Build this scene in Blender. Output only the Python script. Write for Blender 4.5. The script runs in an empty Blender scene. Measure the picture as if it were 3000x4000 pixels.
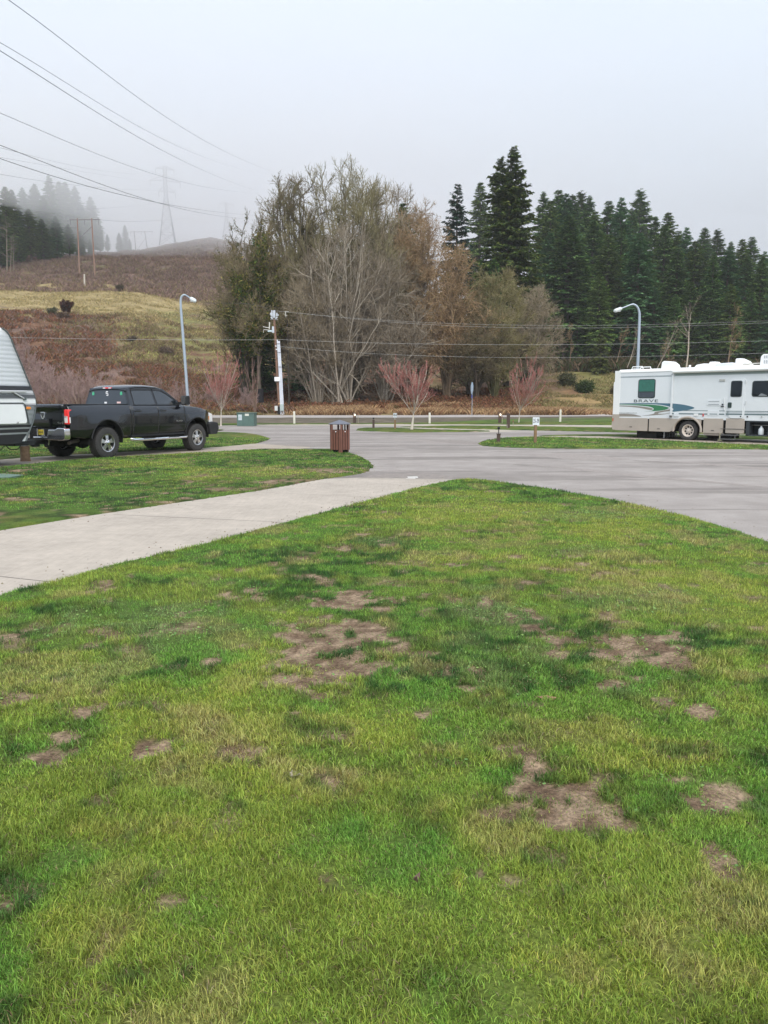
import bpy, bmesh, math, random
import numpy as np
from mathutils import Vector, Matrix

random.seed(7)
COL = bpy.context.scene.collection
R = math.radians
H0 = 1.6                                  # eye height of the camera
TH = math.atan2(433, 3000)                # downward pitch
CT, ST = math.cos(TH), math.sin(TH)

# ---------- surveying: photo pixel (3000x4000) -> world point ----------
def ray(u, v):
    a = (u - 1500) / 3000.0; b = -(v - 2000) / 3000.0
    return (a, CT + b * ST, -ST + b * CT)
def G(u, v, z=0.0):
    d = ray(u, v); t = (z - H0) / d[2]
    return (d[0] * t, d[1] * t, z)
def P(u, v, Y):
    d = ray(u, v); t = Y / d[1]
    return (d[0] * t, Y, H0 + d[2] * t)

# ---------- noise ----------
def _hash(ix, iy, s):
    h = (ix.astype(np.int64) * 374761393 + iy.astype(np.int64) * 668265263 + s * 974711) & 0x7fffffff
    h = ((h ^ (h >> 13)) * 1274126177) & 0x7fffffff
    return ((h ^ (h >> 16)) & 0xffff) / 65535.0
def vnoise(x, y, s=0):
    x = np.asarray(x, float); y = np.asarray(y, float)
    ix = np.floor(x); iy = np.floor(y); fx = x - ix; fy = y - iy
    fx = fx * fx * (3 - 2 * fx); fy = fy * fy * (3 - 2 * fy)
    a = _hash(ix, iy, s); b = _hash(ix + 1, iy, s); c = _hash(ix, iy + 1, s); d = _hash(ix + 1, iy + 1, s)
    return (a * (1 - fx) + b * fx) * (1 - fy) + (c * (1 - fx) + d * fx) * fy
def fbm(x, y, s=0, o=4):
    r = 0; a = .5; n = 0
    for i in range(o):
        r = r + a * vnoise(np.asarray(x) * 2 ** i, np.asarray(y) * 2 ** i, s + i * 17); n += a; a *= .5
    return r / n
def sstep(a, b, x):
    t = np.clip((np.asarray(x, float) - a) / (b - a), 0, 1)
    return t * t * (3 - 2 * t)
def mixc(a, b, t):
    t = np.asarray(t)[..., None]
    return a * (1 - t) + b * t

# ---------- materials ----------
MATS = {}
def mat(name, col=(.5, .5, .5), rough=.6, metal=0, var=0.0, vscale=8.0, bump=0.0, bscale=60.0, attr=False,
        spec=.5, coat=0, emis=None, rnd=0.0, trans=0.0, alpha=None, vcol=None, coords='Object'):
    if name in MATS: return MATS[name]
    m = bpy.data.materials.new(name); m.use_nodes = True
    nt = m.node_tree; N = nt.nodes; L = nt.links
    b = N['Principled BSDF']
    b.inputs['Roughness'].default_value = rough; b.inputs['Metallic'].default_value = metal
    b.inputs['Specular IOR Level'].default_value = spec
    b.inputs['Coat Weight'].default_value = coat
    b.inputs['Base Color'].default_value = (*col, 1)
    src = None
    if attr:
        a = N.new('ShaderNodeAttribute'); a.attribute_name = 'Col'; src = a.outputs['Color']
    tc = N.new('ShaderNodeTexCoord')
    if var > 0 or vcol:
        nz = N.new('ShaderNodeTexNoise'); nz.inputs['Scale'].default_value = vscale; nz.inputs['Detail'].default_value = 6
        nz.inputs['Roughness'].default_value = .65
        L.new(tc.outputs[coords], nz.inputs['Vector'])
        mr = N.new('ShaderNodeMapRange'); mr.inputs['From Min'].default_value = .3; mr.inputs['From Max'].default_value = .7
        L.new(nz.outputs['Fac'], mr.inputs['Value'])
        mx = N.new('ShaderNodeMix'); mx.data_type = 'RGBA'
        if vcol:
            L.new(mr.outputs['Result'], mx.inputs[0])
            mx.inputs[6].default_value = (*col, 1); mx.inputs[7].default_value = (*vcol, 1)
        else:
            mx.blend_type = 'MULTIPLY'; mx.inputs[0].default_value = 1
            mr.inputs['To Min'].default_value = 1 - var; mr.inputs['To Max'].default_value = 1 + var
            if src: L.new(src, mx.inputs[6])
            else: mx.inputs[6].default_value = (*col, 1)
            cb = N.new('ShaderNodeCombineColor')
            for i in range(3): L.new(mr.outputs['Result'], cb.inputs[i])
            L.new(cb.outputs[0], mx.inputs[7])
        src = mx.outputs[2]
    if rnd > 0:
        oi = N.new('ShaderNodeObjectInfo'); mr2 = N.new('ShaderNodeMapRange')
        mr2.inputs['To Min'].default_value = 1 - rnd; mr2.inputs['To Max'].default_value = 1 + rnd
        L.new(oi.outputs['Random'], mr2.inputs['Value'])
        mx2 = N.new('ShaderNodeMix'); mx2.data_type = 'RGBA'; mx2.blend_type = 'MULTIPLY'; mx2.inputs[0].default_value = 1
        if src: L.new(src, mx2.inputs[6])
        else: mx2.inputs[6].default_value = (*col, 1)
        cb2 = N.new('ShaderNodeCombineColor')
        for i in range(3): L.new(mr2.outputs['Result'], cb2.inputs[i])
        L.new(cb2.outputs[0], mx2.inputs[7]); src = mx2.outputs[2]
    if src: L.new(src, b.inputs['Base Color'])
    if bump > 0:
        nb = N.new('ShaderNodeTexNoise'); nb.inputs['Scale'].default_value = bscale; nb.inputs['Detail'].default_value = 5
        L.new(tc.outputs[coords], nb.inputs['Vector'])
        bp = N.new('ShaderNodeBump'); bp.inputs['Strength'].default_value = bump; bp.inputs['Distance'].default_value = .02
        L.new(nb.outputs['Fac'], bp.inputs['Height']); L.new(bp.outputs['Normal'], b.inputs['Normal'])
    if emis:
        b.inputs['Emission Color'].default_value = (*emis[0], 1); b.inputs['Emission Strength'].default_value = emis[1]
    if trans > 0:
        out = N['Material Output']; tr = N.new('ShaderNodeBsdfTranslucent'); ms = N.new('ShaderNodeMixShader')
        ms.inputs[0].default_value = trans
        if src: L.new(src, tr.inputs['Color'])
        else: tr.inputs['Color'].default_value = (*col, 1)
        L.new(b.outputs[0], ms.inputs[1]); L.new(tr.outputs[0], ms.inputs[2]); L.new(ms.outputs[0], out.inputs['Surface'])
    MATS[name] = m
    return m

# ---------- object helpers ----------
def tag(o, label=None, cat=None, group=None, kind=None):
    if label: o['label'] = label
    if cat: o['category'] = cat
    if group: o['group'] = group
    if kind: o['kind'] = kind
    return o
def thing(name, label, cat, loc=(0, 0, 0), rz=0, group=None):
    o = bpy.data.objects.new(name, None); COL.objects.link(o)
    o.location = loc; o.rotation_euler = (0, 0, rz); o.empty_display_size = .2
    return tag(o, label, cat, group)
def link(name, me, m=None, parent=None):
    o = bpy.data.objects.new(name, me); COL.objects.link(o)
    if m and not me.materials: me.materials.append(m)
    if parent: o.parent = parent
    return o
def npmesh(name, V, F, cols=None, smooth=False):
    """V (n,3), F (m,3|4) -> mesh; optional point colours (n,3)"""
    me = bpy.data.meshes.new(name); V = np.ascontiguousarray(V, np.float32); F = np.ascontiguousarray(F, np.int32)
    k = F.shape[1]
    me.vertices.add(len(V)); me.vertices.foreach_set('co', V.ravel())
    me.loops.add(F.size); me.loops.foreach_set('vertex_index', F.ravel())
    me.polygons.add(len(F)); me.polygons.foreach_set('loop_start', np.arange(0, F.size, k, dtype=np.int32))
    if smooth: me.polygons.foreach_set('use_smooth', np.ones(len(F), bool))
    me.update(calc_edges=True)
    if cols is not None:
        a = me.color_attributes.new('Col', 'FLOAT_COLOR', 'POINT')
        c = np.ones((len(V), 4), np.float32); c[:, :3] = cols
        a.data.foreach_set('color', c.ravel())
    return me

class MB:
    def __init__(s): s.v = []; s.f = []
    def add(s, vs, fs):
        k = len(s.v); s.v += [tuple(p) for p in vs]; s.f += [tuple(i + k for i in f) for f in fs]; return s
    def box(s, c, d, rot=None):
        x, y, z = [t / 2 for t in d]; vs = []
        for a in (-x, x):
            for b in (-y, y):
                for e in (-z, z):
                    p = Vector((a, b, e))
                    if rot is not None: p = rot @ p
                    vs.append(p + Vector(c))
        return s.add(vs, [(0, 1, 3, 2), (4, 6, 7, 5), (0, 4, 5, 1), (2, 3, 7, 6), (0, 2, 6, 4), (1, 5, 7, 3)])
    def bx(s, x0, x1, y0, y1, z0, z1):
        return s.box(((x0 + x1) / 2, (y0 + y1) / 2, (z0 + z1) / 2), (abs(x1 - x0), abs(y1 - y0), abs(z1 - z0)))
    def tube(s, pts, r, n=8, cap=True):
        pts = [Vector(p) for p in pts]; rr = r if hasattr(r, '__len__') else [r] * len(pts)
        vs = []; fs = []; up = None
        for i, p in enumerate(pts):
            t = (pts[min(i + 1, len(pts) - 1)] - pts[max(i - 1, 0)]).normalized()
            if up is None:
                up = Vector((0, 0, 1)) if abs(t.z) < .9 else Vector((1, 0, 0))
            a = t.cross(up).normalized(); b = a.cross(t).normalized(); up = b
            for k in range(n):
                q = 2 * math.pi * k / n
                vs.append(p + (a * math.cos(q) + b * math.sin(q)) * rr[i])
        for i in range(len(pts) - 1):
            for k in range(n):
                fs.append((i * n + k, i * n + (k + 1) % n, (i + 1) * n + (k + 1) % n, (i + 1) * n + k))
        if cap: fs.append(tuple(range(n - 1, -1, -1))); fs.append(tuple((len(pts) - 1) * n + k for k in range(n)))
        return s.add(vs, fs)
    def cyl(s, p0, p1, r0, r1=None, n=16): return s.tube([p0, p1], [r0, r0 if r1 is None else r1], n)
    def prism(s, poly, a0, a1, axis='y'):
        """poly in the two other axes (x,z | y,z | x,y)"""
        n = len(poly); vs = []
        for a in (a0, a1):
            for p, q in poly:
                vs.append((p, a, q) if axis == 'y' else (a, p, q) if axis == 'x' else (p, q, a))
        fs = [tuple(range(n)), tuple(range(2 * n - 1, n - 1, -1))]
        fs += [(i, i + n, (i + 1) % n + n, (i + 1) % n) for i in range(n)]
        return s.add(vs, fs)
    def lathe(s, prof, c=(0, 0, 0), axis='z', n=24, cap=True):
        vs = []; fs = []
        for r, h in prof:
            for k in range(n):
                q = 2 * math.pi * k / n; x, y = r * math.cos(q), r * math.sin(q)
                p = (x, y, h) if axis == 'z' else (x, h, y)
                vs.append((p[0] + c[0], p[1] + c[1], p[2] + c[2]))
        for i in range(len(prof) - 1):
            for k in range(n):
                fs.append((i * n + k, i * n + (k + 1) % n, (i + 1) * n + (k + 1) % n, (i + 1) * n + k))
        if cap:
            fs.append(tuple(range(n - 1, -1, -1))); fs.append(tuple((len(prof) - 1) * n + k for k in range(n)))
        return s.add(vs, fs)
    def grid(s, rows):
        """rows: list of equal-length point lists"""
        w = len(rows[0]); fs = []
        for i in range(len(rows) - 1):
            for j in range(w - 1): fs.append((i * w + j, i * w + j + 1, (i + 1) * w + j + 1, (i + 1) * w + j))
        return s.add([p for r in rows for p in r], fs)
    def build(s, name, m, parent=None, smooth=False, bevel=0, seg=2, angle=35, solid=0, fixn=True):
        me = bpy.data.meshes.new(name); me.from_pydata(s.v, [], s.f)
        bm = bmesh.new(); bm.from_mesh(me)
        if fixn: bmesh.ops.recalc_face_normals(bm, faces=bm.faces)
        if smooth:
            for f in bm.faces: f.smooth = True
            for e in bm.edges:
                if len(e.link_faces) == 2 and e.calc_face_angle(0) > R(angle): e.smooth = False
        bm.to_mesh(me); bm.free()
        o = link(name, me, m, parent)
        if solid:
            md = o.modifiers.new('s', 'SOLIDIFY'); md.thickness = solid; md.offset = 0
        if bevel:
            md = o.modifiers.new('b', 'BEVEL'); md.width = bevel; md.segments = seg; md.limit_method = 'ANGLE'; md.angle_limit = R(40)
        return o

def rrect(x0, x1, z0, z1, r, n=5):
    pts = []
    for cx, cz, a in ((x1 - r, z1 - r, 0), (x0 + r, z1 - r, 90), (x0 + r, z0 + r, 180), (x1 - r, z0 + r, 270)):
        for i in range(n + 1):
            t = R(a + 90 * i / n); pts.append((cx + r * math.cos(t), cz + r * math.sin(t)))
    return pts
def rpoly(pts, r, n=4):
    out = []; k = len(pts)
    for i in range(k):
        a, b, c = Vector(pts[i - 1]), Vector(pts[i]), Vector(pts[(i + 1) % k])
        u = (a - b); w = (c - b); d = min(r, u.length * .45, w.length * .45)
        p0 = b + u.normalized() * d; p1 = b + w.normalized() * d
        for j in range(n + 1):
            t = j / n; q = p0 * (1 - t) ** 2 + b * 2 * t * (1 - t) + p1 * t * t
            out.append((q.x, q.y))
    return out
def smoothline(pts, n=6):
    """Catmull-Rom through 2-D/3-D points"""
    pts = [Vector(p) for p in pts]; out = []
    for i in range(len(pts) - 1):
        p0 = pts[max(i - 1, 0)]; p1 = pts[i]; p2 = pts[i + 1]; p3 = pts[min(i + 2, len(pts) - 1)]
        for j in range(n):
            t = j / n
            out.append(tuple(.5 * ((2 * p1) + (p2 - p0) * t + (2 * p0 - 5 * p1 + 4 * p2 - p3) * t * t + (3 * p1 - p0 - 3 * p2 + p3) * t ** 3)))
    out.append(tuple(pts[-1])); return out
def text(name, body, size, m, parent, mtx, ext=.002, sx=1.0, bold=0.0):
    """flat lettering as a mesh; mtx places the text's XY plane"""
    cu = bpy.data.curves.new(name, 'FONT'); cu.body = body; cu.size = size; cu.extrude = ext; cu.offset = bold
    cu.space_character = 1.12; cu.align_x = 'CENTER'; cu.align_y = 'CENTER'
    to = bpy.data.objects.new(name, cu); COL.objects.link(to)
    bpy.context.view_layer.update()
    me = bpy.data.meshes.new_from_object(to.evaluated_get(bpy.context.evaluated_depsgraph_get()))
    bpy.data.objects.remove(to)
    me.transform(mtx @ Matrix.Diagonal((sx, 1, 1, 1))); me.materials.clear()
    return link(name, me, m, parent)
def dup(o, parent=None):
    c = o.copy(); COL.objects.link(c)
    if parent: c.parent = parent
    for ch in o.children: dup(ch, c)
    return c
def ordinal(i):
    W = ['', 'first', 'second', 'third', 'fourth', 'fifth', 'sixth', 'seventh', 'eighth', 'ninth', 'tenth', 'eleventh', 'twelfth',
         'thirteenth', 'fourteenth', 'fifteenth', 'sixteenth', 'seventeenth', 'eighteenth', 'nineteenth']
    if i < 20: return W[i]
    T = {2: ('twentieth', 'twenty'), 3: ('thirtieth', 'thirty'), 4: ('fortieth', 'forty'), 5: ('fiftieth', 'fifty'), 6: ('sixtieth', 'sixty')}[i // 10]
    return T[0] if i % 10 == 0 else T[1] + '-' + W[i % 10]
# =====================  TERRAIN  =====================
T_U = [-1200, -600, 0, 500, 840, 1000, 1300, 1900, 2400, 3000, 3600, 4200]
T_Y = [78, 90, 100, 120, 150, 190, 240, 300, 420, 700, 1500]
T_V = {-1200: [1612, 1560, 1490, 1380, 1260, 1170, 1110, 1040, 1000, 1040, 1100],
       -600: [1612, 1565, 1480, 1360, 1240, 1150, 1095, 1025, 1000, 1040, 1100],
       0: [1612, 1575, 1500, 1370, 1245, 1160, 1090, 1022, 1004, 1050, 1100],
       500: [1612, 1585, 1530, 1420, 1270, 1165, 1095, 1020, 985, 1040, 1100],
       840: [1612, 1588, 1545, 1450, 1330, 1215, 1120, 1025, 930, 1000, 1100],
       1000: [1612, 1588, 1548, 1460, 1350, 1240, 1150, 1050, 950, 1000, 1100],
       1300: [1612, 1585, 1540, 1470, 1400, 1320, 1260, 1200, 1140, 1120, 1150],
       1900: [1612, 1588, 1552, 1505, 1440, 1400, 1370, 1340, 1310, 1290, 1290],
       2400: [1607, 1588, 1562, 1515, 1425, 1398, 1380, 1360, 1340, 1330, 1330],
       3000: [1602, 1588, 1570, 1525, 1440, 1410, 1390, 1375, 1350, 1340, 1340],
       3600: [1602, 1588, 1570, 1530, 1450, 1420, 1395, 1380, 1360, 1350, 1350],
       4200: [1602, 1588, 1570, 1530, 1450, 1420, 1395, 1380, 1360, 1350, 1350]}
T_AZ = np.array([(u - 1500) / 3000 for u in T_U]); T_Y = np.array(T_Y, float)
def _sl(v):
    d = ray(1500, v); return d[2] / d[1]
T_Z = np.array([[H0 + y * _sl(v) for y, v in zip(T_Y, T_V[u])] for u in T_U])
def yroad(x): return 64 + .35 * np.log1p(np.exp(np.clip((np.asarray(x, float) - 2) / 3, -30, 30))) * 3
def _table(x, y):
    az = np.clip(np.asarray(x) / np.maximum(y, 1), T_AZ[0] + 1e-6, T_AZ[-1] - 1e-6)
    ly = np.clip(y, T_Y[0], T_Y[-1] - 1e-3)
    i = np.clip(np.searchsorted(T_AZ, az) - 1, 0, len(T_AZ) - 2); j = np.clip(np.searchsorted(T_Y, ly) - 1, 0, len(T_Y) - 2)
    fa = (az - T_AZ[i]) / (T_AZ[i + 1] - T_AZ[i]); fa = fa * fa * (3 - 2 * fa)
    fy = (ly - T_Y[j]) / (T_Y[j + 1] - T_Y[j])
    return (T_Z[i, j] * (1 - fa) + T_Z[i + 1, j] * fa) * (1 - fy) + (T_Z[i, j + 1] * (1 - fa) + T_Z[i + 1, j + 1] * fa) * fy
def height(x, y):
    x = np.asarray(x, float); y = np.asarray(y, float); yr = yroad(x)
    z = _table(x, y)
    far = sstep(0, 1, (y - 78) / 40) * .9
    z = z + far * ((fbm(x / 9, y / 9, 3, 4) - .5) * 2.2)
    bank = sstep(yr - 8.5, yr - .8, y) * .25 + sstep(yr - 8, yr - 3, y) * (fbm(x / 2, y / 2, 5, 3) - .5) * .12
    k = sstep(yr + 12, yr + 17, y)
    return np.where(y < yr, -.02 + bank, (-.02 + .25) * (1 - k) + z * k)
def hz(x, y): return float(height(np.array([x]), np.array([y]))[0])
def VOF(y, z):
    """photo row a world point at distance y, height z falls on"""
    e = (z - H0) / y; return 2000 - 3000 * math.tan(math.atan(e) + TH) if np.isscalar(e) else 2000 - 3000 * np.tan(np.arctan(e) + TH)

c3 = lambda *a: np.array(a, float)
def terrain_colour(x, y, z):
    y1 = np.maximum(y, 2); u = 1500 + 3000 * x / y1; v = VOF(y1, z)
    n1 = fbm(x / 7, y / 7, 11, 4); n2 = fbm(x / 2.2, y / 2.2, 23, 3); n3 = fbm(x / 20, y / 20, 41, 3)
    vv = v + (n1 - .5) * 90; uu = u + (n3 - .5) * 260
    grass = c3(.10, .16, .035); brown = c3(.14, .078, .048); dbrown = c3(.085, .052, .036); tan = c3(.32, .22, .10)
    gold = c3(.30, .235, .115); moss = c3(.175, .165, .065); purple = c3(.165, .108, .085); olive = c3(.17, .14, .055); gravel = c3(.17, .155, .13)
    c = np.broadcast_to(grass, x.shape + (3,)).copy()
    c = mixc(c, np.broadcast_to(c3(.085, .085, .05), c.shape), sstep(.35, .6, n2) * .7)
    yr = yroad(x)
    # road bank: gravelly grey-brown
    c = mixc(c, np.broadcast_to(c3(.125, .105, .08), c.shape), sstep(yr - 8.5 + 5 * sstep(0, 14, x), yr - 7 + 5 * sstep(0, 14, x), y) * sstep(.3, .45, n2 + .2))
    hill = sstep(yr + 11, yr + 13, y)
    # right-hand pasture
    pas = mixc(np.broadcast_to(olive, c.shape), np.broadcast_to(tan, c.shape), sstep(.4, .65, n1))
    pas = mixc(pas, np.broadcast_to(c3(.15, .15, .05), c.shape), sstep(.5, .7, n3) * .7)
    h = pas
    mid = sstep(2330, 2130, u + (n1 - .5) * 300 + (1600 - v) * .9 - 60) * sstep(1602, 1585, vv)
    br = mixc(np.broadcast_to(brown * 1.75, c.shape), np.broadcast_to(dbrown * 1.6, c.shape), sstep(.4, .6, n2)); br = mixc(br, np.broadcast_to(c3(.17, .14, .06), c.shape), sstep(.56, .68, n1) * .7)
    h = mixc(h, br, mid)
    # forest floor behind the pasture
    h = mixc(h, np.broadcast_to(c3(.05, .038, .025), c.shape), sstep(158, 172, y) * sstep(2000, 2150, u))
    # left hill
    L = sstep(1250, 1000, u)
    lh = mixc(np.broadcast_to(brown * 1.15, c.shape), np.broadcast_to(purple, c.shape), sstep(.4, .65, n1))
    gm = sstep(1400, 1330, vv - np.clip(uu - 500, -400, 300) * .12) * sstep(300, 480, uu)
    lh = mixc(lh, np.broadcast_to(moss, c.shape), gm * sstep(.38, .6, n2 * .6 + n1 * .4 + .04))
    lh = mixc(lh, np.broadcast_to(gold, c.shape), sstep(1232, 1200, vv))
    top = 1108 + np.clip(u - 450, 0, 500) * .24
    up = mixc(np.broadcast_to(purple, c.shape), np.broadcast_to(c3(.17, .105, .07), c.shape), sstep(.35, .6, n2))
    up = mixc(up, np.broadcast_to(c3(.16, .14, .06), c.shape), sstep(.62, .72, n1) * .8)
    lh = mixc(lh, up, sstep(top + 8, top - 8, v + (n1 - .5) * 30))
    h = mixc(h, lh, L)
    c = mixc(c, h, hill)
    c = mixc(c, np.broadcast_to(c3(.21, .16, .08), c.shape), hill * sstep(yr + 18, yr + 13, y) * .8)
    return np.clip(c * (.8 + .4 * n2[..., None]), 0.01, .9)

def axis_grid(a0, a1, s, mx, grow=1.09):
    r = list(np.arange(a0, a1 + 1e-6, s)); st = s
    while r[-1] < mx: st *= grow; r.append(r[-1] + st)
    return r
gx = axis_grid(0, 110, 1.3, 1100); gx = np.array([-t for t in gx[:0:-1]] + gx)
gy = np.array([-60, -30, -10, 0, 10, 20, 30, 40, 48] + axis_grid(52, 175, .8, 1520, 1.035))
X, Y = np.meshgrid(gx, gy); Z = height(X, Y)
Cc = terrain_colour(X, Y, Z)
nx, ny = len(gx), len(gy)
ii = (np.arange(ny - 1)[:, None] * nx + np.arange(nx - 1)[None, :]).ravel()
F = np.stack([ii, ii + 1, ii + nx + 1, ii + nx], 1)
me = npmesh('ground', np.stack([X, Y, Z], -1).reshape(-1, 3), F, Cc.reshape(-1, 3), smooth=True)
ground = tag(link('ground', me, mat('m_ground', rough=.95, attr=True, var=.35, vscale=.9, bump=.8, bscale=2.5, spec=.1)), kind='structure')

# public road along the foot of the hill
rx = np.linspace(-300, 300, 240); yr = yroad(rx)
def roadstrip(name, o0, o1, z, m):
    V = np.concatenate([np.stack([rx, yr + o0, np.full_like(rx, z)], 1), np.stack([rx, yr + o1, np.full_like(rx, z)], 1)])
    n = len(rx); i = np.arange(n - 1)
    return tag(link(name, npmesh(name, V, np.stack([i, i + 1, i + n + 1, i + n], 1)), m), kind='structure')
ASPH = mat('m_asphalt_far', (.37, .33, .30), .85, var=.12, vscale=.8, bump=.3, bscale=90)
roadstrip('road', .2, 11.2, .245, ASPH)
roadstrip('road_marking', .5, .68, .252, mat('m_paint', (.75, .74, .7), .6, var=.15, vscale=3))

# =====================  CAMPGROUND SURFACES  =====================
def D(pts, k=1.8083): return [(a * k, b * k) for a, b in pts]      # coordinates read off a 1659-wide view
def ground_poly(pts, n=5, z=0.0, smooth=True):
    g = [G(u, v)[:2] for u, v in pts]
    return [p[:2] for p in smoothline([(a, b, 0) for a, b in g] + [(g[0][0], g[0][1], 0)], n)[:-1]] if smooth else g
lawnA = [(-900, 4700), (-700, 2560), (0, 2337), (217, 2282), (452, 2215), (796, 2134), (1266, 2007), (1537, 1935), (1730, 1888), (1800, 1878), (1840, 1877),
         (1989, 1893), (2260, 1935), (2531, 1989), (2803, 2061), (3000, 2125), (3500, 2320), (4200, 2700), (4600, 4700)]
lawnC = [(-900, 1905), (-300, 1850), (0, 1829), (304, 1799), (600, 1781), (900, 1765), (1089, 1751), (1180, 1745), (1240, 1747), (1290, 1755), (1383, 1778),
         (1437, 1804), (1451, 1819), (1440, 1838), (1400, 1852), (1266, 1873), (1013, 1919), (723, 1962), (362, 2016), (0, 2076), (-500, 2170), (-1100, 2300)]
lawnE = [(-1500, 1990), (-600, 1850), (0, 1797), (157, 1785), (500, 1766), (808, 1750), (931, 1740), (1021, 1729), (1050, 1717), (1021, 1704), (976, 1695), (908, 1691),
         (840, 1690), (700, 1694), (400, 1703), (0, 1720), (-500, 1745), (-1500, 1800)]
lawnE2 = [(600, 1692), (700, 1687), (800, 1686), (862, 1685), (874, 1682), (850, 1678), (780, 1676), (600, 1678), (300, 1683), (0, 1690), (-500, 1705), (-500, 1722), (0, 1706), (300, 1698)]
lawnF = [(1870, 1736), (1885, 1727), (1912, 1720), (1979, 1712), (2123, 1709), (2300, 1714), (2550, 1722), (2800, 1734), (3000, 1742), (3500, 1765), (4200, 1800), (4200, 1830), (3500, 1775), (3000, 1757),
         (2700, 1755), (2400, 1754), (2184, 1753), (2003, 1749), (1912, 1744), (1878, 1740)]
lawnI = [(1390, 1679), (1416, 1673), (1480, 1672), (1546, 1672), (1615, 1676), (1750, 1680), (1880, 1683), (1918, 1686), (1800, 1688), (1720, 1688), (1615, 1690), (1477, 1686), (1410, 1683)]
lawnJ = [(1560, 1669), (1700, 1665), (1850, 1664), (2230, 1669), (2600, 1676), (3200, 1688), (3800, 1700), (3800, 1722), (3200, 1703), (2600, 1693), (2230, 1685), (2050, 1681), (1850, 1677), (1700, 1673)]
lawnB = [(2080, 1704), (2300, 1699), (2600, 1700), (3000, 1704), (3600, 1716), (3600, 1742), (3000, 1719), (2700, 1712), (2420, 1706), (2200, 1703.5)]
pathB = [(-900, 2300), (-500, 2170), (0, 2076), (362, 2016), (723, 1962), (1013, 1919), (1266, 1873), (1400, 1868), (1812, 1875), (1900, 1880), (1840, 1900),
         (1500, 1980), (1266, 2040), (796, 2170), (452, 2260), (217, 2330), (0, 2400), (-700, 2640), (-1500, 3000), (-1500, 2500)]
padD = [(-1500, 1960), (-600, 1830), (0, 1785), (300, 1768), (600, 1755), (900, 1738), (985, 1734), (1130, 1743), (1210, 1750), (900, 1778), (500, 1800), (0, 1845), (-900, 1925), (-1500, 2050)]
padR = [(2040, 1707), (2300, 1700), (2700, 1704), (3000, 1712), (3800, 1735), (3800, 1800), (3300, 1765), (3000, 1748), (2700, 1728), (2300, 1716), (2060, 1710)]
padK = [(1560, 1671), (1700, 1668), (1960, 1679), (2040, 1684), (1900, 1690), (1700, 1684)]
padL = [(1000, 1655.5), (1500, 1654.5), (2000, 1657), (2400, 1659.5), (3000, 1664), (3800, 1672), (3800, 1690), (3000, 1676), (2400, 1670), (2000, 1665.5), (1500, 1663), (1000, 1661)]
verge = [(600, 1668), (1000, 1659.5), (1500, 1657.2), (2000, 1659.5), (2400, 1661.5), (3000, 1665.5), (3800, 1674)]

def inside(poly, x, y):
    r = np.zeros(x.shape, bool); n = len(poly)
    for i in range(n):
        (x0, y0), (x1, y1) = poly[i], poly[(i + 1) % n]
        if y0 == y1: continue
        c = ((y0 > y) != (y1 > y)) & (x < (x1 - x0) * (y - y0) / (y1 - y0) + x0)
        r ^= c
    return r
def slab(name, poly, z0, z1, m, kind='structure'):
    me = bpy.data.meshes.new(name); bm = bmesh.new()
    vs = [bm.verts.new((a, b, z1)) for a, b in poly]
    f = bm.faces.new(vs)
    r = bmesh.ops.extrude_face_region(bm, geom=[f])
    for g in r['geom']:
        if isinstance(g, bmesh.types.BMVert): g.co.z = z0
    bmesh.ops.recalc_face_normals(bm, faces=bm.faces)
    bmesh.ops.triangulate(bm, faces=bm.faces)
    bm.to_mesh(me); bm.free()
    return tag(link(name, me, m), kind=kind)

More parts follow.
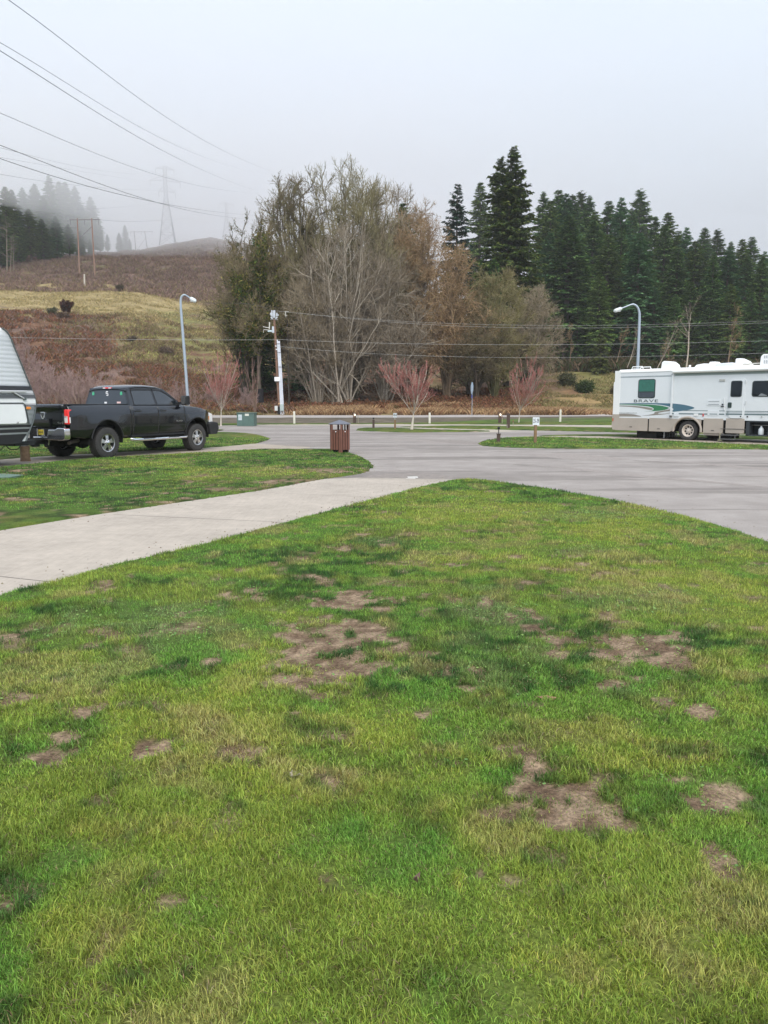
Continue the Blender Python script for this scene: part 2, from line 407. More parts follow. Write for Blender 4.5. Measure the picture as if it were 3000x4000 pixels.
def asphalt_mat():
    m = bpy.data.materials.new('m_asphalt'); m.use_nodes = True; nt = m.node_tree; N = nt.nodes; L = nt.links; b = N['Principled BSDF']
    tc = N.new('ShaderNodeTexCoord')
    def nz(sc, det, mp=None):
        n = N.new('ShaderNodeTexNoise'); n.inputs['Scale'].default_value = sc; n.inputs['Detail'].default_value = det; n.inputs['Roughness'].default_value = .6
        if mp:
            q = N.new('ShaderNodeMapping'); q.inputs['Scale'].default_value = mp[0]; q.inputs['Rotation'].default_value = (0, 0, mp[1])
            L.new(tc.outputs['Object'], q.inputs[0]); L.new(q.outputs[0], n.inputs['Vector'])
        else: L.new(tc.outputs['Object'], n.inputs['Vector'])
        return n
    def ramp(n, a, b_, ca, cb):
        r = N.new('ShaderNodeValToRGB'); r.color_ramp.elements[0].position = a; r.color_ramp.elements[1].position = b_
        r.color_ramp.elements[0].color = (*ca, 1); r.color_ramp.elements[1].color = (*cb, 1); L.new(n.outputs['Fac'], r.inputs[0]); return r
    def mul(a, c):
        x = N.new('ShaderNodeMix'); x.data_type = 'RGBA'; x.blend_type = 'MULTIPLY'; x.inputs[0].default_value = 1
        L.new(a, x.inputs[6]); L.new(c, x.inputs[7]); return x.outputs[2]
    base = ramp(nz(.35, 4), .3, .7, (.295, .262, .238), (.365, .328, .300))
    fine = ramp(nz(140, 3), .35, .65, (.78, .78, .78), (1.18, 1.17, 1.16))
    # damp patches and long darker streaks along the wheel lines
    damp = ramp(nz(.22, 6, ((.35, 1.5, 1), -.35)), .41, .52, (.78, .77, .765), (1, 1, 1))
    crack = ramp(nz(.5, 9, ((.22, 1.8, 1), -.22)), .435, .455, (.74, .73, .72), (1, 1, 1))
    blot = ramp(nz(1.6, 7), .42, .6, (.90, .895, .89), (1.03, 1.03, 1.03)); c = mul(base.outputs[0], fine.outputs[0]); c = mul(c, blot.outputs[0]); c = mul(c, damp.outputs[0]); c = mul(c, crack.outputs[0])
    L.new(c, b.inputs['Base Color']); b.inputs['Roughness'].default_value = .75; b.inputs['Specular IOR Level'].default_value = .35
    nb = nz(180, 3); bp = N.new('ShaderNodeBump'); bp.inputs['Strength'].default_value = .5; bp.inputs['Distance'].default_value = .006
    L.new(nb.outputs['Fac'], bp.inputs['Height']); L.new(bp.outputs['Normal'], b.inputs['Normal'])
    return m
vg = [G(u, v)[:2] for u, v in verge]
asph = [(-60, vg[0][1] - 6), (-20, vg[0][1] - 1)] + vg + [(70, 38), (70, -50), (-60, -50)]
slab('asphalt_road', asph, -.015, .004, asphalt_mat())

def concrete(name, base, vc):
    m = bpy.data.materials.new(name); m.use_nodes = True; nt = m.node_tree; N = nt.nodes; L = nt.links; b = N['Principled BSDF']
    tc = N.new('ShaderNodeTexCoord')
    n1 = N.new('ShaderNodeTexNoise'); n1.inputs['Scale'].default_value = .8; n1.inputs['Detail'].default_value = 7; n1.inputs['Roughness'].default_value = .7
    n2 = N.new('ShaderNodeTexNoise'); n2.inputs['Scale'].default_value = 6; n2.inputs['Detail'].default_value = 8; n2.inputs['Roughness'].default_value = .75
    mp = N.new('ShaderNodeMapping'); mp.inputs['Rotation'].default_value = (0, 0, -.9); mp.inputs['Scale'].default_value = (6, .35, 1)
    L.new(tc.outputs['Object'], mp.inputs[0]); n3 = N.new('ShaderNodeTexNoise'); n3.inputs['Scale'].default_value = 5; n3.inputs['Detail'].default_value = 3
    L.new(mp.outputs[0], n3.inputs['Vector']); L.new(tc.outputs['Object'], n1.inputs['Vector']); L.new(tc.outputs['Object'], n2.inputs['Vector'])
    r1 = N.new('ShaderNodeValToRGB'); r1.color_ramp.elements[0].position = .32; r1.color_ramp.elements[1].position = .68
    r1.color_ramp.elements[0].color = (*[t * .82 for t in base], 1); r1.color_ramp.elements[1].color = (*[t * 1.06 for t in base], 1)
    L.new(n1.outputs['Fac'], r1.inputs[0])
    def mul(a, n, lo, hi):
        r = N.new('ShaderNodeMapRange'); r.inputs['From Min'].default_value = .3; r.inputs['From Max'].default_value = .7
        r.inputs['To Min'].default_value = lo; r.inputs['To Max'].default_value = hi; L.new(n.outputs['Fac'], r.inputs['Value'])
        cb = N.new('ShaderNodeCombineColor')
        for i in range(3): L.new(r.outputs[0], cb.inputs[i])
        x = N.new('ShaderNodeMix'); x.data_type = 'RGBA'; x.blend_type = 'MULTIPLY'; x.inputs[0].default_value = 1
        L.new(a, x.inputs[6]); L.new(cb.outputs[0], x.inputs[7]); return x.outputs[2]
    c = mul(r1.outputs[0], n2, .86, 1.1); c = mul(c, n3, .95, 1.04)
    L.new(c, b.inputs['Base Color']); b.inputs['Roughness'].default_value = .8; b.inputs['Specular IOR Level'].default_value = .3
    bp = N.new('ShaderNodeBump'); bp.inputs['Strength'].default_value = .3; bp.inputs['Distance'].default_value = .006
    n4 = N.new('ShaderNodeTexNoise'); n4.inputs['Scale'].default_value = 90; L.new(tc.outputs['Object'], n4.inputs['Vector'])
    L.new(n4.outputs['Fac'], bp.inputs['Height']); L.new(bp.outputs['Normal'], b.inputs['Normal'])
    return m
CONC = concrete('m_concrete', (.455, .395, .33), 0); CONC2 = concrete('m_concrete_pad', (.39, .33, .265), 0)
def _ext(a, b, k):
    p, q = G(*a), G(*b); return (p[0] + (p[0] - q[0]) * k, p[1] + (p[1] - q[1]) * k)
slab('concrete_path', [_ext((0, 2076), (362, 2016), 4)] + ground_poly(pathB[2:-3], smooth=False) + [_ext((0, 2400), (217, 2330), 8)], -.01, .012, CONC)
slab('concrete_pad', ground_poly(padD, 3), -.01, .011, CONC2)
slab('concrete_pad', ground_poly(padR, smooth=False), -.01, .011, CONC2)
slab('concrete_pad', ground_poly(padK, smooth=False), -.01, .010, CONC)
slab('concrete_pad', ground_poly(padL, smooth=False), -.01, .009, CONC)
JM = mat('m_joint', (.13, .115, .10), .95)
jb = MB()
def joint(a, b, w=.014):
    p = Vector(G(*a, .0135)); q = Vector(G(*b, .0135)); d = (q - p).normalized(); s = Vector((-d.y, d.x, 0)) * w / 2
    jb.add([p - s, q - s, q + s, p + s], [(0, 1, 2, 3)])
joint((440, 2009), (1150, 2042)); joint((-400, 2207), (300, 2284)); joint((1000, 1921), (1500, 1945), .008); joint((-1400, 2500), (-600, 2610))
joint((1400, 1868.5), (1830, 1876), .03)
tag(jb.build('path_joint_lines', JM), kind='structure')
# paint chips / dashes on the drive
def sheet_marks(name, items, m, z=.0075):
    mb = MB()
    for (u, v, du, dv) in items:
        a = G(u, v, z); b = G(u + du, v - dv * .3, z); c = G(u + du * 1.1, v + dv, z); d = G(u + du * .1, v + dv, z); mb.add([a, b, c, d], [(0, 1, 2, 3)])
    return tag(mb.build(name, m), kind='structure')
sheet_marks('worn_paint_marks', [(1590, 1862, 40, 4), (1585, 1868, 36, 2), (1075, 1742, 25, 2)], mat('m_wornpaint', (.62, .60, .56), .7, var=.2, vscale=20))

# ---------- lawns ----------
BARE = [  # u, v, half-width, half-height (photo px), strength
    (1285, 2600, 250, 135, 1), (1400, 2500, 110, 80, .9), (1160, 2680, 110, 40, .8), (2480, 2580, 210, 85, 1), (2660, 2650, 110, 60, .8), (2370, 2690, 90, 40, .8), (2050, 2445, 60, 45, .9),
    (1400, 2362, 190, 38, .95), (960, 2340, 120, 26, .7), (1230, 2420, 100, 25, .5), (325, 2812, 75, 45, 1), (600, 2965, 95, 40, 1), (225, 2965, 100, 60, 1),
    (40, 2765, 90, 35, .8), (2170, 3160, 165, 90, .95), (2390, 3230, 110, 60, .8), (2830, 3150, 190, 70, .8), (2750, 2815, 60, 28, .9), (1826, 2694, 42, 28, .9), (827, 2614, 35, 28, .8),
    (1808, 2216, 60, 12, .7), (1620, 2215, 70, 9, .4), (1650, 2820, 40, 28, .7), (450, 2500, 60, 40, .6), (700, 2465, 160, 30, .45), (1780, 3030, 60, 22, .7),
    (2200, 2190, 90, 10, .5), (2250, 2245, 60, 10, .5), (1980, 3480, 60, 22, .8), (1880, 3470, 40, 14, .8), (1280, 3500, 30, 14, .7), (60, 3600, 60, 20, .7), (660, 3560, 60, 20, .6), (1050, 3740, 60, 26, .6),
    (1290, 1846, 70, 10, 1), (1090, 1888, 90, 12, 1), (900, 1918, 90, 7, .7), (2600, 2760, 60, 18, .6), (1560, 2300, 120, 12, .5), (2820, 3420, 50, 60, .6), (235, 2480, 40, 22, .4)]
PALE = [(640, 2440, 330, 70, 1), (1960, 2440, 140, 60, 1), (2500, 2380, 250, 60, .5), (1880, 2640, 130, 90, .8), (2100, 2600, 90, 60, .6), (1450, 2130, 80, 14, .6), (2250, 2170, 120, 18, .7), (850, 2300, 120, 16, .4),
        (2300, 2020, 190, 22, .8), (2600, 2560, 100, 30, .6), (2850, 3180, 160, 80, .8), (400, 2650, 160, 60, .4), (1900, 2320, 120, 14, .8), (2450, 2690, 160, 50, .5), (1300, 2610, 80, 40, .35)]
YEL = [(2300, 2250, 800, 230, .75), (2500, 2900, 500, 200, .4), (900, 2900, 500, 120, .45), (2700, 2300, 260, 130, .9), (2850, 2620, 130, 60, 1), (1450, 3050, 500, 170, .7), (1000, 2740, 260, 120, .6), (1700, 2080, 330, 45, .8), (2100, 2880, 330, 120, .5), (2700, 3800, 300, 120, .7), (700, 3300, 350, 60, .5),
       (350, 3700, 260, 80, .6), (1400, 2950, 120, 60, .8), (1000, 1860, 250, 25, .6), (2200, 2030, 200, 30, .6), (1080, 2275, 30, 8, 1), (660, 2245, 60, 12, .8), (1790, 3510, 25, 40, 1.3), (2250, 3830, 260, 70, .7)]
def blobs(lst, x, y, warp=.35, s=0):
    r = np.zeros(x.shape)
    for k, (u, v, du, dv, st) in enumerate(lst):
        cx, cy, _ = G(u, v); y0 = G(u, v + dv)[1]; y1 = G(u, v - dv)[1]; rx = du / 3000 * cy * 1.18; ry = max((y1 - y0) / 2, .03) * 1.18; cy = (y0 + y1) / 2
        m = (np.abs(x - cx) < rx * 2.2) & (np.abs(y - cy) < ry * 2.2)
        if not m.any(): continue
        xm, ym = x[m], y[m]; d = np.hypot((xm - cx) / rx, (ym - cy) / ry)
        d = d + (fbm(xm * 2.6, ym * 2.6, 60 + s, 3) - .5) * 1.5 + (fbm(xm * 9, ym * 9, 64 + s, 3) - .5) * 1.3
        r[m] = np.maximum(r[m], st * sstep(1.28, .45, d))
    return r
def lawn_state(x, y):
    """bare, base colour, relative blade height of the lawn at x,y"""
    bare = blobs(BARE, x, y); pale = blobs(PALE, x, y, s=5); yel = blobs(YEL, x, y, s=9)
    n1 = fbm(x * 1.1, y * 1.1, 71, 4); n2 = fbm(x * 3.7, y * 3.7, 72, 3); n3 = fbm(x * .35, y * .35, 73, 3); n4 = fbm(x * 9, y * 9, 74, 2)
    micro = np.maximum(sstep(.64, .74, n2) * sstep(.42, .6, n1) * .6, sstep(.72, .80, fbm(x * 5.3, y * 5.3, 78, 2)) * .45)
    bare = np.clip(np.maximum(bare, micro) - sstep(.56, .66, n4) * .75 * sstep(.2, .6, bare) - .03, 0, 1)
    dark = c3(.052, .135, .036); midg = c3(.195, .385, .066); yg = c3(.43, .53, .09); straw = c3(.56, .47, .19); palec = c3(.27, .38, .13)
    c = mixc(np.broadcast_to(midg, x.shape + (3,)), np.broadcast_to(dark, x.shape + (3,)), sstep(.465, .575, n1 * .40 + n2 * .60 + (n4 - .5) * .45) * .92)
    c = mixc(c, np.broadcast_to(yg, c.shape), np.clip(sstep(.46, .66, n3 * .5 + fbm(x * 1.6, y * 1.6, 93, 3) * .5 + (n2 - .5) * .35) * .7 + yel * .6, 0, .9))
    c = mixc(c, np.broadcast_to(straw, c.shape), np.clip(sstep(.62, .74, fbm(x * 2.3, y * 2.3, 91, 3)) * .45 + yel * sstep(.5, .65, n2) * .6, 0, .8))
    c = mixc(c, np.broadcast_to(palec, c.shape), pale * (.35 + .65 * sstep(.4, .55, n2)) * .85)
    ring = sstep(.02, .3, bare) * sstep(.75, .3, bare)
    c = mixc(c, np.broadcast_to(dark, c.shape), ring * .65 * sstep(.35, .6, n4))
    hgt = .84 + .42 * sstep(.40, .60, n1 * .5 + n2 * .5 + (n4 - .5) * .3) + .5 * ring - .12 * pale
    return bare, c, np.clip(hgt, .35, 1.7)
def soil_colour(x, y, bare, c):
    n = fbm(x * 14, y * 14, 81, 3); n2 = fbm(x * 45, y * 45, 82, 2)
    soil = mixc(np.broadcast_to(c3(.15, .10, .065), c.shape), np.broadcast_to(c3(.31, .225, .15), c.shape), sstep(.35, .65, n))
    soil = soil * (.7 + .6 * n2[..., None])
    thatch_shaded = c * .30 + c3(.022, .018, .008)  # thatch darkened in its colour to stand for shade between the blades
    return mixc(thatch_shaded, soil, sstep(.15, .6, bare))
def lawn_z(x, y, bare, ed):
    return .030 + .014 * sstep(0, .1, ed) + ((fbm(x * 1.7, y * 1.7, 31, 3) - .5) * .045 + (fbm(x * 6, y * 6, 35, 2) - .5) * .022) * sstep(0, .6, ed) - bare * .010 * sstep(0, .2, ed)
LAWN = mat('m_lawn', rough=.95, attr=True, var=.55, vscale=55, bump=1.0, bscale=70, spec=.1)
def edge_dist(poly, x, y):
    d = np.full(x.shape, 1e9)
    for i in range(len(poly)):
        (x0, y0), (x1, y1) = poly[i], poly[(i + 1) % len(poly)]
        dx, dy = x1 - x0, y1 - y0; L2 = dx * dx + dy * dy + 1e-9
        t = np.clip(((x - x0) * dx + (y - y0) * dy) / L2, 0, 1)
        d = np.minimum(d, np.hypot(x - x0 - t * dx, y - y0 - t * dy))
    return d
def near_lawn(name, poly, step, xr, yr_):
    xs = np.arange(xr[0], xr[1], step); ys = np.arange(yr_[0], yr_[1], step); X, Y = np.meshgrid(xs, ys)
    ins = inside(poly, X, Y); ed = edge_dist(poly, X, Y)
    bare, c, h = lawn_state(X, Y)
    z = lawn_z(X, Y, bare, ed) + (fbm(X * 12, Y * 12, 33, 2) - .5) * .003
    col = soil_colour(X, Y, bare, c)
    n = len(xs); idx = np.arange(len(ys) * n).reshape(len(ys), n)
    keep = ins[:-1, :-1] | ins[1:, :-1] | ins[:-1, 1:] | ins[1:, 1:]
    F = np.stack([idx[:-1, :-1][keep], idx[:-1, 1:][keep], idx[1:, 1:][keep], idx[1:, :-1][keep]], 1)
    z = np.where(ins, z, -.005)
    used = np.unique(F); remap = np.full(idx.size, -1); remap[used] = np.arange(len(used))
    V = np.stack([X, Y, z], -1).reshape(-1, 3)[used]
    me = npmesh(name, V, remap[F], col.reshape(-1, 3)[used], smooth=True)
    return tag(link(name, me, LAWN), kind='structure')
gA = ground_poly(lawnA, 5); gC = ground_poly(lawnC, 5)
_a, _b = G(0, 2337), G(452, 2215); _q = (_a[0] + (_a[0] - _b[0]) * 3, _a[1] + (_a[1] - _b[1]) * 3)
_m = [p for p in gA if p[1] > 2.2 and p[0] > _a[0] - .02 ]; _k = max(range(len(_m)), key=lambda i: math.hypot(_m[i][0] - _m[i - 1][0], _m[i][1] - _m[i - 1][1]))
gA = _m[_k:] + _m[:_k]      # open the outline towards the viewer and carry the lawn on behind the camera
gA = gA + ([(5.2, 1.0), (5.6, -9), (-14, -9), _q] if gA[-1][0] > 0 else [_q, (-14, -9), (5.6, -9), (5.2, 1.0)])
near_lawn('lawn', gA, .04, (-7, 10.5), (.6, 16.2))
near_lawn('lawn', [(a, min(b, .66)) for a, b in gA], .25, (-14, 6), (-9, .9))
near_lawn('lawn', gC, .08, (-24, 1.5), (5, 25.5))
def far_lawn(name, poly, step=.3):
    g = np.array(poly); return near_lawn(name, poly, step, (max(g[:, 0].min(), -70), min(g[:, 0].max(), 75)), (g[:, 1].min(), g[:, 1].max() + .3))
gE, gE2, gF, gI, gJ, gB = [ground_poly(q, 4) for q in (lawnE, lawnE2, lawnF, lawnI, lawnJ, lawnB)]
for g, s in ((gE, .16), (gE2, .25), (gF, .16), (gI, .2), (gJ, .25), (gB, .25)): far_lawn('lawn', g, s)
vp = [(-60, vg[0][1] - 5.8), (-20, vg[0][1] - .8)] + [(a, b + .15) for a, b in vg] + [(60, vg[-1][1] + 1), (60, 72), (25, 64), (10, 59), (0, 56.5), (-4, 55.2), (-60, 55.2)]
far_lawn('lawn', vp, .35)

# ---------- grass blades ----------
def blades(name, poly, boxes, seed, tri=False, hmul=1.0, keepfn=None, label=None):
    """boxes: (x0,x1,y0,y1,density,width,height)"""
    rg = np.random.default_rng(seed); PX = []; PW = []; PH = []
    for (x0, x1, y0, y1, den, w, h) in boxes:
        n = int((x1 - x0) * (y1 - y0) * den)
        x = rg.uniform(x0, x1, n); y = rg.uniform(y0, y1, n)
        # clumping
        cl = fbm(x * 11, y * 11, 55, 2); k = rg.random(n) < .22 + 1.5 * sstep(.3, .62, cl)
        x, y = x[k], y[k]; k = inside(poly, x, y); x, y = x[k], y[k]
        if y1 <= 17:
            k = np.abs(x) < .56 * y + 1.5; x, y = x[k], y[k]
        PX.append(np.stack([x, y], 1)); PW.append(np.full(len(x), w)); PH.append(np.full(len(x), h))
    p = np.concatenate(PX); w = np.concatenate(PW); h = np.concatenate(PH)
    bare, c, hh = lawn_state(p[:, 0], p[:, 1])
    k = rg.random(len(p)) > bare * .86 - .04
    p, w, h, bare, c, hh = p[k], w[k], h[k], bare[k], c[k], hh[k]; n = len(p)
    ed = edge_dist(poly, p[:, 0], p[:, 1])
    z0 = lawn_z(p[:, 0], p[:, 1], bare, ed) - .002
    h = h * hh * rg.uniform(.4, 1.25, n) * hmul * (1 - .5 * bare); w = w * rg.uniform(.7, 1.3, n)
    az = rg.uniform(0, 2 * np.pi, n); lean = np.abs(rg.normal(0, .55, n)) + .1
    flow = fbm(p[:, 0] * .8, p[:, 1] * .8, 99, 2) * 9; az = np.where(rg.random(n) < .30, flow + rg.normal(0, 1.0, n), az)
    fa = rg.uniform(0, 2 * np.pi, n); sx, sy = np.cos(fa) * w / 2, np.sin(fa) * w / 2
    dx, dy = np.cos(az), np.sin(az)
    B = np.stack([p[:, 0], p[:, 1], z0 - .004], 1)
    def pt(t, ww):
        hx = h * np.sin(np.minimum(lean * t * 1.1, 1.5)) * t; z = h * t * np.cos(np.minimum(lean * t * .9, 1.45))
        c_ = B + np.stack([dx * hx, dy * hx, z], 1); s_ = np.stack([sx, sy, np.zeros(n)], 1) * ww
        return c_ - s_, c_ + s_
    r = rg.random((n, 1)); dead = rg.random(n) < .08 + .55 * sstep(.25, .7, bare)
    h = np.where(bare > .35, h * .9, h); lean = np.where(dead, lean + .9, lean)
    cc = c * (.38 + 1.2 * r ** 1.4); cc[dead] = c3(.36, .27, .16) * (.6 + .6 * r[dead])
    cc = cc * (1 + (rg.random((n, 3)) - .5) * .22)
    if tri:
        a, b = pt(0, 1.0); t1, _ = pt(1.0, 0)
        V = np.stack([a, b, t1], 1).reshape(-1, 3); F = np.arange(3 * n).reshape(n, 3)
        C = np.stack([cc, cc, cc], 1).reshape(-1, 3)
    else:
        a, b = pt(0, .8); m0, m1 = pt(.55, 1.0); t1, _ = pt(1.0, 0)
        V = np.stack([a, b, m0, m1, t1], 1).reshape(-1, 3); o = np.arange(n)[:, None] * 5
        F = np.concatenate([o + np.array([[0, 1, 2]]), o + np.array([[1, 3, 2]]), o + np.array([[2, 3, 4]])])
        C = np.stack([cc, cc, cc, cc, cc], 1).reshape(-1, 3)
    me = npmesh(name, V, F, np.clip(C, 0, .6))
    o = link(name, me, mat('m_blade', rough=.55, attr=True, spec=.25, trans=.3))
    print(name, n, 'blades')
    return tag(o, label, kind='stuff', cat='grass')
Q = 1.0
blades('grass', gA, [(-3.2, 3.2, .6, 3.0, 72000 * Q, .0023, .031), (-4.1, 4.1, 3.0, 4.6, 34000 * Q, .0032, .033)], 1,
       label='close mown grass blades nearest the viewer, dark green and straw')
blades('grass', gA, [(-5.6, 5.6, 4.6, 7.2, 14000 * Q, .0050, .034), (-7, 7, 7.2, 10.5, 6500 * Q, .0075, .036), (-8, 10, 10.5, 16.2, 2200 * Q, .012, .038)], 2, tri=True,
       label='patchy lawn grass around the bare brown spots beside the drive')
blades('grass', gC, [(-9, 1.5, 11, 16, 1100 * Q, .012, .036), (-15, 1.5, 16, 25, 650 * Q, .018, .04)], 3, tri=True, label='mown grass of the strip behind the concrete path')
for k, (g, y0, y1, x0, x1, lb) in enumerate(((gE, 22, 33, -22, -2, 'mown grass on the island behind the black pickup'), (gF, 25, 38, 3, 26, 'mown grass on the island in front of the motorhome'))):
    blades('grass', g, [(x0, x1, y0, y1, 340 * Q, .024, .045)], 5 + k, tri=True, label=lb)

# ---------- darker worn areas, pebbles, clover ----------
def patch_poly(pts, seed, z=.0065):
    rg = random.Random(seed); g = smoothline([(a, b, 0) for a, b in [G(u, v)[:2] for u, v in pts]] + [(*G(*pts[0])[:2], 0)], 8)[:-1]
    return [(a + rg.uniform(-.05, .05), b + rg.uniform(-.07, .07), z) for a, b, _ in g]
WORN = mat('m_asphalt_worn', (.25, .215, .19), .85, var=.25, vscale=6, bump=.4, bscale=120)
WORN2 = mat('m_asphalt_patch', (.29, .252, .226), .85, var=.2, vscale=9, bump=.4, bscale=120)
for k, (pts, m) in enumerate((([(1405, 1866), (1450, 1857), (1540, 1850), (1660, 1851), (1745, 1860), (1790, 1871), (1600, 1869)], WORN), ([(1470, 1842), (1560, 1836), (1640, 1839), (1560, 1845)], WORN2),
                  ([(2050, 1779), (2190, 1771), (2330, 1780), (2440, 1793), (2380, 1801), (2240, 1797), (2130, 1786)], WORN2), ([(2470, 1800), (2700, 1806), (2990, 1830), (3200, 1852), (2990, 1838), (2700, 1812)], WORN2),
                  ([(2000, 1815), (2200, 1824), (2500, 1856), (2900, 1892), (3200, 1930), (2900, 1899), (2480, 1862), (2200, 1830)], WORN2), ([(1290, 1703), (1500, 1712), (1700, 1722), (1880, 1738), (1700, 1730), (1480, 1717)], WORN2),
                  ([(990, 1738), (1090, 1735), (1200, 1740), (1120, 1744)], WORN), ([(1640, 1716), (1800, 1722), (1890, 1734), (1760, 1731)], WORN), ([(2700, 2060), (2900, 2095), (3100, 2170), (2980, 2150), (2820, 2098)], WORN))):
    p = patch_poly(pts, k); me = bpy.data.meshes.new('asphalt_patch'); me.from_pydata([(a, b, .0062 + k * .0001) for a, b, _ in p], [], [tuple(range(len(p)))]); me.validate()
    tag(link('asphalt_patch', me, m), kind='structure')
def scatter_edge(name, label, polys, n, size, cols, m, seed, band=.35, cat='debris'):
    rg = np.random.default_rng(seed); C_ = []
    for poly, cnt in zip(polys, n):
        g = np.array(poly + [poly[0]]); seg = np.hypot(*np.diff(g, axis=0).T); w_ = seg * ((g[:-1, 1] > 3) & (g[:-1, 1] < 34) & (np.abs(g[:-1, 0]) < 22)); w_ = w_ / w_.sum()
        i = rg.choice(len(seg), cnt, p=w_); t = rg.random((cnt, 1)); C_.append(g[i] * (1 - t) + g[i + 1] * t + rg.normal(0, band, (cnt, 2)) * rg.random((cnt, 1)))
    c = np.concatenate(C_); n_ = len(c); k = np.ones(n_, bool)
    for poly in (gA, gC, gE, gF): k &= ~inside(poly, c[:, 0], c[:, 1])
    c = c[k]; n_ = len(c); s_ = (size * rg.uniform(.4, 1.5, n_))[:, None]
    base = np.array([[1, 0, 0], [0, 1, 0], [-1, 0, 0], [0, -1, 0], [0, 0, .8]]); ang = rg.uniform(0, 6.28, n_); ca, sa = np.cos(ang), np.sin(ang)
    V = np.stack([np.stack([c[:, 0] + (b[0] * ca - b[1] * sa) * s_[:, 0] * rg.uniform(.6, 1.2, n_), c[:, 1] + (b[0] * sa + b[1] * ca) * s_[:, 0] * rg.uniform(.6, 1.2, n_), .0125 + b[2] * s_[:, 0]], 1) for b in base], 1).reshape(-1, 3)
    F = (np.arange(n_)[:, None, None] * 5 + np.array([[0, 1, 4], [1, 2, 4], [2, 3, 4], [3, 0, 4]])[None]).reshape(-1, 3)
    cc = np.array(cols)[rg.integers(0, len(cols), n_)]
    return tag(link(name, npmesh(name, V, F, np.repeat(cc, 5, 0)), m), label, cat, kind='stuff')
scatter_edge('gravel', 'loose grit and bits of soil spilled along the lawn edges', [gA, gC, gE, gF], [2000, 1500, 500, 500], .010, [(.25, .22, .19), (.36, .33, .29), (.14, .10, .07), (.12, .08, .05), (.20, .17, .10)], mat('m_grit', rough=.9, attr=True), 77)
def clover(n, seed):
    rg = np.random.default_rng(seed); x = rg.uniform(-5, 6, n * 3); y = rg.uniform(1.6, 13, n * 3); x, y = x[np.abs(x) < .56 * y + .5], y[np.abs(x) < .56 * y + .5]
    p_ = blobs(PALE, x, y, s=5); b_ = blobs(BARE, x, y); k = (rg.random(len(x)) < np.maximum(p_ * .9, .25 * sstep(.1, .4, b_)) * sstep(.4, .6, fbm(x * 7, y * 7, 17, 2))) & inside(gA, x, y); x, y = x[k][:n], y[k][:n]
    z = lawn_z(x, y, b_[k][:n], edge_dist(gA, x, y)) + rg.uniform(.004, .022, len(x)); c = np.stack([x, y, z], 1); m_ = len(x); s_ = (rg.uniform(.004, .009, m_) * (1 + y / 22))[:, None]
    u = nrm_(rg.normal(size=(m_, 3)) * np.array([1, 1, .25])); w = nrm_(np.cross(u, np.array([0, 0, 1.]) + rg.normal(0, .25, (m_, 3))))
    V = np.stack([c - u * s_, c - w * s_, c + u * s_, c + w * s_], 1).reshape(-1, 3); cc = np.array([(.20, .36, .10), (.16, .30, .08), (.28, .42, .12)])[rg.integers(0, 3, m_)]
    tag(link('clover', npmesh('clover', V, np.arange(4 * m_).reshape(m_, 4), np.repeat(cc, 4, 0)), mat('m_blade')), 'pale low clover and weeds growing through the thin parts of the lawn', 'clover', kind='stuff')
def nrm_(v): return v / np.maximum(np.linalg.norm(v, axis=-1, keepdims=True), 1e-9)
clover(26000, 5)
# =====================  BARE TREES  =====================
def nrm(v): return v / np.maximum(np.linalg.norm(v, axis=-1, keepdims=True), 1e-9)
def tubes(Pn, Rn, sides):
    """Pn (n,k,3) polylines, Rn (n,k) radii -> V, F"""
    n, k, _ = Pn.shape
    if n == 0: return np.zeros((0, 3)), np.zeros((0, 4), int)
    T = np.gradient(Pn, axis=1); T = nrm(T)
    ref = np.where(np.abs(T[..., 2:3]) < .9, np.array([0, 0, 1.]), np.array([1., 0, 0]))
    ref = np.broadcast_to(ref[:, :1], T.shape)
    A = nrm(np.cross(T, ref)); Bv = np.cross(A, T)
    a = np.arange(sides) * 2 * np.pi / sides
    V = Pn[:, :, None] + (A[:, :, None] * np.cos(a)[None, None, :, None] + Bv[:, :, None] * np.sin(a)[None, None, :, None]) * Rn[:, :, None, None]
    idx = np.arange(n * k * sides).reshape(n, k, sides)
    q = np.stack([idx[:, :-1], np.roll(idx, -1, 2)[:, :-1], np.roll(idx, -1, 2)[:, 1:], idx[:, 1:]], -1)
    return V.reshape(-1, 3), q.reshape(-1, 4)
def branch(rg, P0, D0, Ln, R0, k, trop, wig, taper=.3, rmin=.006):
    n = len(P0); P_ = np.zeros((n, k + 1, 3)); P_[:, 0] = P0; d = D0.copy()
    for j in range(k):
        d = nrm(d + np.array([0, 0, 1.]) * trop / k + rg.normal(0, wig, (n, 3)))
        P_[:, j + 1] = P_[:, j] + d * (Ln / k)[:, None]
    t = np.linspace(0, 1, k + 1)[None]
    return P_, np.maximum(R0[:, None] * (1 - t * (1 - taper)), rmin)
